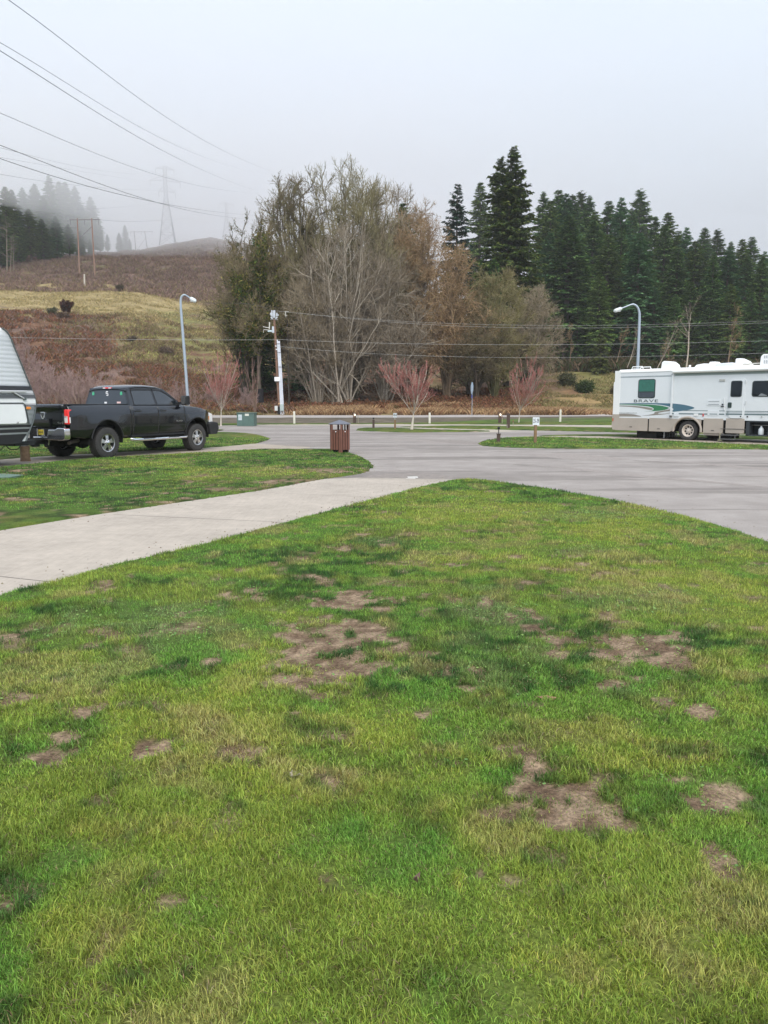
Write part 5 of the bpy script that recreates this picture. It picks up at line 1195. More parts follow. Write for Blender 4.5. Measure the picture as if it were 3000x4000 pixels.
# chrome rear bumper with dark licence recess
bp = MB()
for s in (-1, 1): bp.prism(rpoly([(s * .30, .62), (s * .36, .84), (s * .62, .84), (s * .70, .885), (s * .93, .885), (s * .99, .86), (s * .985, .60), (s * .90, .56), (s * .40, .56)], .02), -1.46, -1.27, 'x')
bp.prism([(-.40, .56), (.40, .56), (.40, .645), (-.40, .645)], -1.44, -1.27, 'x')
bpo = bp.build('rear_bumper', CHR, TRK, bevel=.02, seg=3, smooth=True)
MB().bx(-1.425, -1.28, -.985, -.95, .60, .87).build('bumper_end', CHR, bpo, bevel=.02)
MB().bx(-1.36, -1.26, -.40, .40, .60, .86).build('licence_recess', BLK, TRK)
pf = MB().prism(rrect(-.235, .045, .675, .855, .015), -1.475, -1.465, 'x').build('licence_plate_frame', CHR, TRK)
MB().prism(rrect(-.21, .02, .70, .835, .008), -1.479, -1.474, 'x').build('licence_plate', mat('m_plate', (.85, .66, .06), .4, var=.1, vscale=20), pf)
pt = MB(); random.seed(3)
for y_, h_ in ((-.175, .06), (-.13, .045), (-.09, .06), (-.05, .05)): pt.bx(-1.4815, -1.479, y_ - .010, y_ + .010, .765 - h_ / 2, .765 + h_ / 2)
pt.build('licence_characters', mat('m_plate_dark', (.05, .05, .06), .5), pf)
MB().bx(-1.4812, -1.479, -.02, .012, .70, .835).build('licence_strip', mat('m_plate_dark', (.05, .05, .06), .5), pf)
# underbody
ub = MB(); ub.bx(-1.2, 4.5, -.42, -.30, .50, .66); ub.bx(-1.2, 4.5, .30, .42, .50, .66); ub.bx(-1.1, .9, -.78, .78, .82, .93); ub.bx(.95, 3.2, -.88, .88, .55, .62)
ub.bx(3.2, 4.5, -.55, .55, .55, .95); ub.cyl((0, -.85, .43), (0, .85, .43), .06); ub.lathe([(.05, -.16), (.16, -.1), (.18, 0), (.16, .1), (.05, .16)], (0, 0, .43), 'y', 16); ub.cyl((WB, -.85, .43), (WB, .85, .43), .055)
ub.cyl((0, 0, .46), (2.2, 0, .60), .05); ub.bx(-.95, -.45, -.35, .35, .36, .62); ub.build('chassis', DARK, TRK)
wl_ = MB()
for xa in (0, WB):
    for s in (-1, 1):
        rows = [[(xa + .60 * math.cos(a), s * .56, .50 + .60 * math.sin(a)), (xa + .60 * math.cos(a), s * .955, .50 + .60 * math.sin(a))] for a in np.linspace(-.15, math.pi + .15, 18)]
        wl_.grid(rows)
wl_.build('wheel_well', DARK, TRK, solid=.01)
MB().tube([(-.7, -.62, .52), (-1.0, -.70, .50), (-1.15, -.76, .47)], .045, 12).build('exhaust_pipe', mat('m_exhaust', (.16, .13, .11), .5, metal=.6), TRK)
for xa in (0, WB):
    for s in (-1, 1): wheel(TRK, xa, s * .845, .432, .30, s, .245)
ht = MB(); ht.bx(-1.62, -1.25, -.05, .05, .44, .54); ht.bx(-1.68, -1.48, -.045, .045, .38, .44); ht.lathe([(.001, .0), (.025, .01), (.03, .06)], (-1.62, 0, .44), 'z', 12); ht.build('tow_hitch', BLK, TRK, bevel=.008)
hp = MB(); hp.tube([(-1.33, -.22, .58), (-1.34, -.23, .48), (-1.36, -.22, .42)], .014, 8); hp.build('hitch_chain', CHR, TRK)
MB().lathe([(.001, -.03), (.06, -.02), (.065, .05), (.001, .06)], (-1.33, -.15, .42), 'y', 14).build('trailer_socket', BLK, TRK)

# =====================  TRAVEL TRAILER  =====================
class Plane:
    """side wall of a vehicle: a photo pixel -> (distance along the wall, height)"""
    def __init__(s, A, ang):
        s.A = Vector((A[0], A[1], 0)); s.e = Vector((math.cos(ang), math.sin(ang), 0)); s.n = Vector((math.sin(ang), -math.cos(ang), 0)); s.ang = ang
    def loc(s, u, v):
        d = Vector(ray(u, v)); C = Vector((0, 0, H0)); t = s.n.dot(s.A - C) / s.n.dot(d); p = C + d * t
        return ((p - s.A).dot(s.e), p.z)
TP = Plane((-8.72, 19.38), R(63.4))
TR = thing('travel_trailer', 'white corrugated travel trailer cut off by the left frame edge, hitched behind the black pickup', 'trailer', (TP.A.x, TP.A.y, 0), R(63.4))
z1 = lambda x, y: TP.loc(x * .5425, 1250 + y * .5425)
nose = [z1(*p) for p in ((185, 845), (215, 790), (240, 720), (254, 640), (256, 600), (250, 560), (236, 520), (214, 470), (180, 385), (140, 285), (100, 190), (76, 128), (48, 85), (12, 58))]
nose[0] = (nose[0][0], .62)
noseS = smoothline(nose, 4)
roofx = -7.2; ztop = max(p[1] for p in nose) + .10
body = noseS + [(noseS[-1][0] - .25, ztop), (roofx, ztop + .02), (roofx - .12, ztop - .06), (roofx - .14, .62)]
WALLM = mat('m_trailer_white', (.88, .89, .88), .35, spec=.5, var=.04, vscale=3)
GREYM = mat('m_trailer_grey', (.42, .42, .44), .4, var=.05, vscale=3); GREYL = mat('m_trailer_silver', (.60, .60, .61), .35)
DGREY = mat('m_trailer_stripe', (.035, .037, .042), .4)
MB().prism(body, .03, 2.4).build('body_shell', WALLM, TR)
def nose_x(z):
    """x of the nose outline at height z"""
    best = 0
    for a, b in zip(noseS[:-1], noseS[1:]):
        if (a[1] - z) * (b[1] - z) <= 0 and a[1] != b[1]: best = a[0] + (b[0] - a[0]) * (z - a[1]) / (b[1] - a[1])
    if z > noseS[-1][1]: best = noseS[-1][0] - (z - noseS[-1][1]) * 1.5
    return best
def corr(name, za, zb, pitch, m, y0=0.0, depth=.008, sh=.012):
    """horizontally corrugated siding between heights za and zb, following the nose"""
    mb = MB(); rows = []; n = max(2, int(round((zb - za) / pitch)) * 6)
    for i in range(n + 1):
        z = za + (zb - za) * i / n; y = y0 + depth * abs(math.cos(math.pi * (z - za) / pitch)) ** 3
        rows.append([(roofx, y, z), (nose_x(z) - .02, y, z)])
    mb.grid(rows); return mb.build(name, m, TR, smooth=True, angle=80, solid=.006)
zz = lambda y, x=100: z1(x, y)[1]
z_lo, z_stripe0, z_stripe1 = zz(832, 180), zz(512, 200), zz(478, 200)
corr('upper_siding', z_stripe1, ztop - .06, (ztop - z_stripe1) / 14, WALLM)
corr('lower_siding', z_lo, zz(615, 220), (zz(615, 220) - z_lo) / 6.0, GREYL)
def band(name, y0, y1, m, out=.012):
    a, b = zz(y1, 200), zz(y0, 200); mb = MB(); n = 5
    rows = [[(roofx, -out, a + (b - a) * i / n), (nose_x(a + (b - a) * i / n) - .012, -out, a + (b - a) * i / n)] for i in range(n + 1)]
    return mb.grid(rows).build(name, m, TR, solid=.02)
band('stripe', 478, 506, DGREY, .010); band('stripe', 508, 528, mat('m_str_lt', (.62, .62, .64), .35), .012); band('stripe', 529, 538, GREYM, .010); band('stripe', 539, 562, mat('m_str_md', (.12, .125, .135), .4), .012); band('stripe', 563, 570, GREYM, .01)
band('belt_panel', 571, 602, WALLM, .012); band('belt_trim', 603, 614, GREYM, .014)
# corner trim following the nose
MB().tube([(x, -.006, z) for x, z in noseS], .018, 6).build('edge_trim', mat('m_trim_dark', (.10, .12, .12), .5), TR)
# decal, locker hatch, awning arm, marker lamp
p0 = z1(0, 560); p1 = z1(145, 528)
MB().prism([(roofx * .5, p0[1]), (p1[0] - .3, p0[1]), (p1[0], p1[1]), (roofx * .5, p1[1])], -.020, -.016).build('decal', mat('m_decal', (.55, .60, .60), .2, metal=.5, vcol=(.12, .12, .13), vscale=14), TR)
a = z1(178, 745); b = z1(168, 608); hx = b[0]
HT = MB().prism(rpoly([(hx - 1.55, a[1]), (hx - 1.55, b[1]), (hx, b[1]), (hx + .07, a[1])], .09), -.028, .0).build('locker_door', WALLM, TR, bevel=.008)
MB().tube([(hx - 1.6, -.022, b[1] + .035), (hx - .03, -.022, b[1] + .035), (hx + .04, -.022, b[1] - .02), (hx + .115, -.022, a[1] - .01)], .014, 6).build('locker_gasket', mat('m_gasket', (.06, .075, .08), .6), HT)
MB().box((hx - .78, -.045, a[1] + .0), (.07, .03, .05)).build('latch', CHR, HT); MB().box((hx - .22, -.04, a[1] + .03), (.04, .02, .03)).build('latch', CHR, HT)
m0 = z1(200, 634); MB().prism(rrect(m0[0] - .07, m0[0] + .06, m0[1] - .035, m0[1] + .03, .025), -.05, -.01).build('marker_light', AMB, TR, bevel=.012)
s0 = z1(75, 514); s1 = z1(165, 566)
MB().tube([(s0[0], -.05, s0[1]), (s1[0], -.05, s1[1])], .016, 6).build('awning_strut', GREYL, TR)
MB().box((s1[0] + .02, -.04, s1[1] - .01), (.06, .05, .06)).build('strut_bracket', mat('m_trim_dark', (.10, .12, .12), .5), TR)
MB().tube([(roofx * .6, -.06, zz(522, 80)), (s0[0] + .4, -.06, zz(513, 80))], .02, 6).build('awning_rail', GREYL, TR)
# black belly, chassis and tongue
zb0 = zz(895, 100); zb1 = zz(752, 180)
MB().prism([(roofx, zb0), (nose_x(.95) - .32, zb0), (nose_x(.95) - .06, zb1 - .16), (nose_x(1.05), zb1 + .0), (roofx, zb1)], -.002, 2.38).build('underbody', BLK, TR, bevel=.01)
tn = MB(); tn.tube([(-.3, 1.2 - .9, .60), (1.15, 1.2, .56)], .06, 6); tn.tube([(-.3, 2.1, .60), (1.15, 1.2, .56)], .06, 6); tn.bx(1.0, 1.35, 1.12, 1.28, .50, .62)
tn.cyl((.80, 1.2, .40), (.80, 1.2, 1.15), .045); tn.bx(-.5, .1, .2, 2.2, .5, .62); tn.build('tongue', BLK, TR)
MB().cyl((-.15, 1.2, .62), (-.15, 1.2, 1.1), .15, n=16).build('gas_bottle', WALLM, TR) if False else None
wheel(TR, -4.2, .22, .36, .22, -1, .2, 'rv'); wheel(TR, -3.3, .22, .36, .22, -1, .2, 'rv')
MB().bx(-4.7, -2.8, -.004, .36, .6, .78).build('wheel_skirt', BLK, TR)
# cable sagging under the tongue
cb = MB(); c0 = P(40, 1735, 19.2); c1 = P(82, 1727, 19.4)
cb.tube(smoothline([P(-30, 1790, 19.0), P(5, 1755, 19.1), P(20, 1738, 19.2)], 5), .010, 6)
cb.tube(smoothline([P(20, 1734, 19.2), P(35, 1752, 19.3), P(55, 1757, 19.4), P(75, 1750, 19.5), P(84, 1728, 19.6)], 5), .012, 6)
tag(cb.build('power_cable', BLK), 'black cable drooping below the trailer tongue', 'cable')
# timber block under the jack
x, y, _ = G(100, 1803); wb = MB(); prf = []
for z_, r_ in ((.012, .135), (.06, .128), (.2, .12), (.34, .118), (.41, .120)): prf.append((r_, z_))
wb.lathe(prf, (0, 0, 0), 'z', 14)
o = wb.build('wood_block', mat('m_block', (.36, .24, .14), .85, vcol=(.16, .10, .06), vscale=6, bump=.6, bscale=20), smooth=True, angle=50); o.location = (x, y, 0)
for v_ in o.data.vertices: v_.co.x *= 1 + .06 * math.sin(v_.index * 1.9); v_.co.y *= 1 + .05 * math.cos(v_.index * 2.3)
tag(o, 'short upright log block standing on the concrete under the trailer tongue', 'wood block')
jk = MB(); jk.bx(-.07, .07, -.07, .07, .415, .43); jk.cyl((0, 0, .43), (0, 0, .66), .04); jk.bx(-.085, -.06, -.03, .03, .43, .64)
jo = jk.build('jack_foot', mat('m_jack', (.5, .52, .52), .35, metal=.6)); jo.location = (x, y, 0); tag(jo, 'grey steel jack foot between log block and trailer tongue', 'jack')

# =====================  MOTORHOME  =====================
RA = math.atan2(-.758, .652); RP = Plane((10.3, 34.2), RA)
RV = thing('motorhome', 'white and tan motorhome with green and blue swooshes parked behind the long lawn', 'motorhome', (10.3, 34.2, 0), RA)
q = lambda x, y: RP.loc(2300 + x * .42194, 1350 + y * .42194)
qx = lambda x, y=500: q(x, y)[0]; qz = lambda y, x=700: q(x, y)[1]
ZT = 2.93; LEN = 9.9; ZS = q(400, 668)[1]; ZB = .33
RVW = mat('m_rv_white', (.72, .745, .755), .3, spec=.5, coat=.2, var=.035, vscale=1.2); TAN = mat('m_rv_tan', (.42, .365, .31), .45, var=.06, vscale=1.5); RVG = mat('m_rv_roof', (.82, .82, .80), .5, var=.05, vscale=2)
# upper body: box with rounded roof edges and raked front
def rvbody(name, z0, z1_, m, y0=0.0, y1_=2.48, x0=0.0, x1=LEN, top=False):
    mb = MB()
    if top: cs = [(y0, z0), (y0, z1_ - .12), (y0 + .03, z1_ - .04), (y0 + .12, z1_), (1.24, z1_ + .05), (y1_ - .12, z1_), (y1_ - .03, z1_ - .04), (y1_, z1_ - .12), (y1_, z0)]
    else: cs = [(y0, z0), (y0, z1_), (y1_, z1_), (y1_, z0)]
    mb.prism(cs, x0, x1, 'x'); return mb.build(name, m, RV, bevel=.012)
rvbody('body', ZS - .02, ZT, RVW, top=True, x0=.02)
rvbody('roof', ZT - .11, ZT + .03, RVG, -.02, 2.50, .0, LEN + .02, top=True)
# rear cap: a slight outward bulge at window height, as in the photo's left edge
MB().prism(smoothline([q(246, 235), q(243, 330), (q(233, 355)[0], q(233, 355)[1]), q(228, 520), q(222, 640)], 4) + [(.10, q(222, 640)[1]), (.10, q(246, 235)[1])], -.012, 2.49).build('rear_cap', RVG, RV)
MB().prism([(q(222, 640)[0], q(222, 635)[1]), (q(214, 700)[0], q(214, 740)[1]), (q(222, 775)[0], ZB + .02), (.12, ZB + .02), (.12, q(222, 635)[1])], -.018, 2.5).build('rear_bumper', TAN, RV)
MB().box((q(226, 685)[0] + .0, -.03, q(226, 685)[1]), (.05, .02, .13)).build('reflector', mat('m_reflect', (.5, .12, .06), .3), RV)
# tan skirt built of locker doors
def locker(name, xa, xb, ya, yb, m=TAN, y=-.012, parent=RV, latch=None, z0=None):
    a, b = q(xa, yb), q(xb, ya); z0 = a[1] if z0 is None else z0
    o = MB().prism(rrect(a[0] + .006, b[0] - .006, z0, b[1], .012, 2), y, .04).build(name, m, parent, bevel=.006)
    if latch:
        l = q(*latch); MB().box((l[0], y - .006, l[1]), (.12, .012, .035)).build('latch', mat('m_latch', (.12, .11, .10), .5), o)
    return o
ZK = ZB
wx = qx(910, 800); 
MB().prism([(.10, ZB + .01), (.10, ZS), (wx - .66, ZS), (wx - .66, ZB + .01)], .02, 2.46).build('skirt_frame', DARK, RV)
locker('locker_door', 240, 548, 672, 785, latch=(390, 752), z0=ZK); locker('locker_door', 553, 755, 672, 795, latch=(647, 770), z0=ZK)
locker('locker_door', 1055, 1247, 676, 805, latch=(1146, 785), z0=ZK)
st = locker('step_door', 1262, 1445, 676, 812, z0=ZK + .02)
MB().box((qx(1355), -.022, .52), (1.0, .012, .02)).build('trim', mat('m_latch', (.12, .11, .10), .5), st)
MB().prism([(wx + .64, ZB + .02), (wx + .64, ZS), (qx(1262), ZS), (qx(1262), ZB + .02)], .03, 2.46).build('skirt_frame', DARK, RV)
MB().bx(0.1, LEN, -.004, 2.47, ZS - .03, ZS + .05).build('skirt_rail', RVW, RV)
# wheel arch
R0, zc = .60, .42
def archpoly(ro, x0, x1, zt):
    arc = [(wx + ro * math.cos(a), max(ZB, zc + ro * .86 * math.sin(a))) for a in np.linspace(math.pi, 0, 20)]
    return [(x0, ZB)] + arc + [(x1, ZB), (x1, zt), (x0, zt)]
MB().prism(archpoly(.56, qx(757), qx(1052), ZS - .005), -.010, .03).build('wheel_arch_panel', TAN, RV)
ra = MB(); arc = [(wx + .60 * math.cos(a), -.03, zc + .60 * .88 * math.sin(a)) for a in np.linspace(math.pi + .12, -.12, 22)]
ra.tube(arc, .045, 8); ra.build('wheel_arch_trim', TAN, RV, smooth=True)
MB().grid([[(wx + .6 * math.cos(a), .02, zc + .52 * math.sin(a)), (wx + .6 * math.cos(a), .75, zc + .52 * math.sin(a))] for a in np.linspace(0, math.pi, 12)]).build('wheel_well', DARK, RV, solid=.01)
wheel(RV, wx, .17, .40, .25, -1, .245, 'rv'); wheel(RV, wx, 2.3, .40, .25, 1, .245, 'rv'); wheel(RV, wx + 5.3, .17, .40, .25, -1, .245, 'rv'); wheel(RV, wx + 5.3, 2.3, .40, .25, 1, .245, 'rv')
ub = MB(); ub.bx(.3, 9.2, .5, 2.0, .34, .6); ub.cyl((wx, .3, .4), (wx, 2.2, .4), .09); ub.bx(wx + .7, wx + 1.6, .35, 1.2, .12, .4); ub.build('chassis', DARK, RV)
mf = MB(); mf.bx(qx(425), qx(608), .30, 1.9, .03, .36); mf.build('mud_flap', mat('m_flap', (.018, .016, .014), .8), RV)
# levelling chains / jack fittings dangling behind the wheel
jf = MB()
for x_ in (688, 705, 725, 752, 770, 792):
    a = q(x_, 800); jf.cyl((a[0], .2, .33), (a[0] + .01, .2, .07 + .02 * (x_ % 3)), .02, n=6)
jf.bx(qx(680), qx(800), .17, .23, .27, .32); jf.build('levelling_jack', BLK, RV)
jg = MB(); jg.cyl((qx(700), .12, .3), (qx(700), .12, .05), .016, n=6); jg.build('jack_leg', mat('m_steel', (.5, .5, .5), .35, metal=.8), RV)
# windows
GREENG = mat('m_green_curtain', (.012, .15, .095), .25, coat=.8, vcol=(.008, .10, .065), vscale=9)
def rvwin(name, xa, ya, xb, yb, fr=.035, y=-.016, glass=GLS, parent=RV, rad=.09):
    a, b = q(xa, yb), q(xb, ya)
    f = MB().prism(rrect(a[0], b[0], a[1], b[1], rad), y, .0).build(name, mat('m_win_frame', (.03, .04, .04), .4), parent, bevel=.004)
    MB().prism(rrect(a[0] + fr, b[0] - fr, a[1] + fr, b[1] - fr, rad * .7), y - .004, y - .001).build('pane', glass, f)
    return f, a, b
f, a, b = rvwin('window', 454, 308, 621, 487, glass=GREENG)
zb_ = q(540, 432)[1]
MB().prism(rrect(a[0] + .04, b[0] - .04, a[1] + .04, zb_, .04), -.0245, -.0215).build('pane', GLS, f); MB().bx(a[0] + .04, b[0] - .04, -.028, -.022, zb_, zb_ + .035).build('window_bar', mat('m_win_frame', (.03, .04, .04), .4), f)
DG = mat('m_rv_glass', (.004, .008, .010), .05, spec=.45)
f, a, b = rvwin('window', 1508, 318, 1950, 474, glass=DG)
MB().prism(smoothline([q(1570, 466), q(1585, 452), q(1600, 442), q(1620, 448), q(1650, 460), q(1652, 466)], 3), -.0235, -.021).build('window_grey_shape', mat('m_window_grey', (.22, .24, .25), .7), f)  # grey curved shape laid over the glass, low in the pane
# entry door
a, b = q(1285, 660), q(1462, 298); 
MB().prism(rrect(a[0], b[0], ZS + .05, b[1], .13), -.018, 0).build('door_frame', RVW, RV, bevel=.006)
dr = MB().prism(rrect(a[0] + .06, b[0] - .06, ZS + .05, b[1] - .06, .10), -.030, -.015).build('door', RVW, RV, bevel=.006)
rvwin('door_window', 1314, 324, 1428, 476, y=-.042, parent=dr, glass=DG, rad=.07)
h = q(1308, 551); MB().prism(rrect(h[0] - .075, h[0] + .075, h[1] - .105, h[1] + .105, .03), -.044, -.03).build('door_handle', mat('m_handle', (.03, .05, .045), .3), dr)
for yy in (335, 528): hh = q(1456, yy); MB().box((hh[0], -.035, hh[1]), (.03, .02, .12)).build('hinge', mat('m_hinge', (.6, .62, .62), .4), dr)
MB().tube([(q(1260, 485)[0], -.05, q(1260, 485)[1]), (q(1260, 600)[0], -.05, q(1260, 600)[1])], .014, 6).build('grab_rail', RVW, RV)
# stripes and swooshes
TEAL = mat('m_teal', (.075, .16, .215), .35); GRN2 = mat('m_green_swoosh', (.045, .20, .09), .35); TAUP = mat('m_taupe', (.27, .245, .21), .4); SLATE = mat('m_slate', (.14, .19, .20), .4)
def decal(name, pts, m, y=-.004, n=5, sm=True):
    pp = [q(*p) for p in pts]
    if sm: pp = smoothline([(a, b, 0) for a, b in pp], n); pp = [(a, b) for a, b, *_ in pp]
    return MB().prism(pp, y, y + .003).build(name, m, RV)
decal('swoosh', [(251, 534), (450, 532), (600, 532), (750, 535), (850, 543), (930, 558), (978, 576), (940, 592), (880, 602), (820, 609), (780, 612), (776, 602), (784, 590), (770, 574), (720, 558), (640, 546), (520, 541), (251, 539)], TEAL)
decal('swoosh', [(251, 545), (420, 543), (560, 546), (660, 555), (720, 567), (741, 577), (715, 592), (650, 603), (560, 608), (515, 611), (580, 603), (600, 590), (595, 578), (560, 565), (480, 556), (380, 550), (251, 549)], GRN2, -.0045)
decal('swoosh', [(251, 555), (380, 557), (480, 563), (560, 574), (592, 585), (585, 595), (555, 594), (480, 578), (380, 567), (251, 561)], TAUP, -.0045)
decal('swoosh', [(480, 650), (560, 640), (605, 628), (614, 614), (680, 603), (752, 590), (770, 594), (760, 604), (700, 612), (650, 622), (646, 630), (700, 630), (760, 622), (700, 636), (600, 645)], TAUP, -.0048)
decal('swoosh', [(222, 630), (330, 630), (400, 634), (445, 643), (482, 657), (330, 657), (222, 658)], TAUP, -.006)
def stripe(x0, x1, ya0, ya1, yb0, yb1, m, y=-.0045):
    return MB().prism([q(x0, ya1), q(x1, yb1), q(x1, yb0), q(x0, ya0)], y, y + .003).build('stripe', m, RV)
for (a0, a1, b0, b1) in ((289, 292, 275, 278), (296, 299, 282, 285)): stripe(264, 768, a0, a1, b0, b1, SLATE)
MB().prism([q(800, 262), (LEN - .3, q(800, 262)[1] + .0), (LEN - .3, q(800, 280)[1]), q(800, 282)], -.0045, -.0015).build('stripe', mat('m_gg', (.30, .35, .33), .4), RV)
z_a = [q(930, 604)[1], q(930, 609)[1], q(780, 628)[1], q(780, 636)[1]]
for x0 in (930,): MB().bx(qx(880), qx(1264), -.0045, -.001, q(1100, 606)[1], q(1100, 603)[1] + .012).build('stripe', SLATE, RV)
MB().bx(qx(775), qx(1264), -.0045, -.001, q(1000, 638)[1], q(1000, 627)[1]).build('stripe', SLATE, RV)
for (x0, x1) in ((1280, 1432), (1450, 1999)):
    o_ = -.034 if x0 == 1280 else -.0045
    for (ya, yb) in ((604, 610), (617, 620), (628, 642)): MB().bx(qx(x0), min(qx(x1), LEN - .2), o_, o_ + .003, q(1350, yb)[1], q(1350, ya)[1]).build('stripe', SLATE, RV)
def rvtext(body, x0, x1, y0, y1, m, bold=.004, y=-.006):
    a, b = q(x0, y1), q(x1, y0); me_s = (b[1] - a[1]) / .70
    o = text('lettering', body, me_s, m, RV, Matrix.Identity(4), bold=bold)
    xs_ = [v.co.x for v in o.data.vertices]; w_ = max(xs_) - min(xs_); sx = (b[0] - a[0]) / w_
    o.data.transform(Matrix.Translation(((a[0] + b[0]) / 2, y, (a[1] + b[1]) / 2)) @ Matrix.Rotation(R(90), 4, 'X') @ Matrix.Diagonal((sx, 1, 1, 1))); return o
DT = mat('m_letter', (.06, .09, .09), .4)
bt = rvtext('BRAVE', 416, 640, 500, 526, DT, .0)
rvtext('WINNEBAGO', 268, 447, 620, 626, mat('m_letter2', (.45, .47, .46), .4), .002)
# awning along the roof edge and its arm
aw = MB(); aw.tube([(q(790, 235)[0], -.09, q(790, 243)[1]), (LEN - .3, -.09, q(790, 243)[1] + .0)], .065, 12); aw.build('awning', RVG, RV, smooth=True)
MB().bx(q(790, 235)[0] + .05, LEN - .3, -.06, -.0, q(790, 262)[1], q(790, 256)[1]).build('awning_rail', mat('m_gg', (.30, .35, .33), .4), RV)
aa, ab = q(782, 238), q(765, 655)
MB().bx(ab[0] - .04, ab[0] + .03, -.075, -.01, ab[1], aa[1]).build('awning_arm', RVW, RV, bevel=.008)
MB().box((ab[0], -.06, ab[1]), (.08, .09, .08)).build('arm_bracket', mat('m_latch', (.12, .11, .10), .5), RV)
MB().box((aa[0], -.08, q(782, 268)[1]), (.025, .02, .025)).build('arm_bolt', BLK, RV)
# fridge vent, hatches, small fittings
a, b = q(1094, 556), q(1224, 502); vn = MB().prism(rrect(a[0], b[0], a[1], b[1], .02), -.016, 0).build('fridge_vent', RVW, RV, bevel=.004)
for yy in (517, 543): c = q(1160, yy); MB().bx(a[0] + .06, b[0] - .06, -.022, -.016, c[1] - .012, c[1] + .008).build('vent_slot', mat('m_slot', (.25, .27, .28), .5), vn)
a, b = q(1098, 648), q(1207, 600); MB().prism(rrect(a[0], b[0], a[1], b[1], .03), -.014, 0).build('access_hatch', RVW, RV, bevel=.004); MB().prism(rrect(a[0] + .09, b[0] - .06, a[1] + .05, b[1] - .13, .01), -.018, -.013).build('stripe', SLATE, RV)
for (x_, y_, w_, h_, m_) in ((1237, 320, .22, .08, mat('m_lampgrey', (.45, .45, .42), .4)), (1240, 545, .06, .05, BLK), (1240, 562, .13, .04, BLK), (812, 641, .20, .14, RVW), (994, 641, .18, .09, RVG), (1061, 643, .05, .12, mat('m_red_lens', (.55, .06, .06), .3)),
                             (1408, 656, .05, .05, BLK), (1470, 657, .05, .05, BLK), (1603, 657, .05, .05, mat('m_lampgrey', (.45, .45, .42), .4))):
    c = q(x_, y_); MB().box((c[0], -.022, c[1]), (w_, .03, h_)).build('wall_fitting', m_, RV, bevel=.008)
# open locker with the jug
a, b = q(1452, 826), q(1660, 684); X0, X1, Z0, Z1_ = a[0], b[0] + .12, ZB - .06, ZS - .03
oc = MB(); oc.bx(X0, X1, .45, .47, Z0, Z1_); oc.bx(X0, X0 + .12, -.01, .45, Z0, Z1_); oc.bx(X1 - .1, X1, -.01, .45, Z0, Z1_); oc.bx(X0, X1, -.01, .45, Z0, Z0 + .05); oc.bx(X0, X1, -.01, .45, Z1_ - .05, Z1_)
oc.build('open_locker', mat('m_locker', (.035, .042, .048), .6), RV); MB().tube([(X0 + .12, .2, (Z0 + Z1_) / 2 + .12), (X1 - .1, .2, (Z0 + Z1_) / 2 + .12)], .015, 6).build('locker_bar', mat('m_steel', (.5, .5, .5), .35, metal=.8), RV)
c = q(1580, 800); jb_ = MB().lathe([(.001, 0), (.09, 0), (.1, .03), (.1, .2), (.06, .27), (.03, .3), (.03, .34), (.001, .34)], (0, 0, 0), 'z', 14).build('water_jug', mat('m_jug', (.62, .66, .68), .35), smooth=True, angle=50)
P_ = RP.A + RP.e * c[0] - RP.n * .14; jb_.location = (P_.x, P_.y, Z0 + .052); tag(jb_, "white plastic jug in the motorhome's open locker", 'jug')
locker('locker_door', 1664, 1999, 676, 822, z0=ZK) if False else MB().prism(rrect(X1 + .02, LEN - .1, ZK, ZS, .01), -.012, .04).build('locker_door', TAN, RV)
# folding entry steps
es = MB(); x0_, x1_ = qx(1262), qx(1420); es.bx(x0_, x1_, -.30, -.02, .27, .30); es.bx(x0_ + .05, x1_ - .05, -.52, -.26, .12, .145)
for x_ in (x0_ + .05, x1_ - .05): es.tube([(x_, -.05, .33), (x_, -.3, .28), (x_, -.3, .13), (x_, -.5, .12)], .016, 6)
es.build('entry_step', mat('m_step', (.10, .10, .10), .6), RV)
tk = MB(); tk.bx(qx(1075), qx(1235), .05, .5, .24, .33); tk.build('holding_tank', TAN, RV)
fp = MB(); [fp.cyl((qx(x_), -.05, .33), (qx(x_), -.05, .08), .025, n=6) for x_ in (1240,)]; fp.bx(qx(1225), qx(1262), -.09, -.01, .05, .08); fp.build('jack_leg', mat('m_yel', (.45, .42, .25), .5), RV)
# roof fittings
ZR = ZT + .03
def roofpod(name, x_, pts, y0, y1, m=RVG):
    return MB().prism([(x_ + a, ZR - .01 + b) for a, b in pts], y0, y1).build(name, m, RV, bevel=.04, seg=3, smooth=True)
X_ = qx(625, 200); roofpod('roof_vent_cover', X_, [(0, 0), (.03, .28), (.12, .33), (.40, .30), (.58, .18), (.66, 0)], .35, .85)
X_ = qx(930, 190); roofpod('roof_vent_lid', X_, [(0, 0), (.1, .12), (.4, .16), (.85, .14), (1.0, 0)], .35, .95); roofpod('roof_vent_cover', qx(1000, 180), [(0, .1), (.03, .25), (.25, .25), (.45, .1)], .95, 1.4)
X_ = qx(1112, 190); roofpod('skylight', X_, [(0, 0), (.1, .14), (.75, .16), (1.0, 0)], .35, .95, mat('m_sky_dome', (.7, .72, .78), .15, coat=.5)); roofpod('roof_vent_cover', qx(1245, 180), [(0, .02), (.02, .34), (.2, .34), (.45, .22), (.6, .05)], .95, 1.4)
X_ = qx(1515, 180); ac = roofpod('air_conditioner', X_, [(0, .02), (.02, .36), (.1, .44), (1.15, .44), (1.25, .36), (1.27, .02)], .6, 1.4)
for (a0, z0_, z1_) in ((.16, .27, .38), (.16, .07, .20)): 
    for k in range(12): MB().bx(X_ + a0 + k * .075, X_ + a0 + k * .075 + .045, .588, .602, ZR + z0_, ZR + z1_).build('grille_slot', mat('m_acslot', (.42, .44, .44), .5), ac)
rk = MB(); x0_, x1_ = qx(368, 215), qx(475, 215)
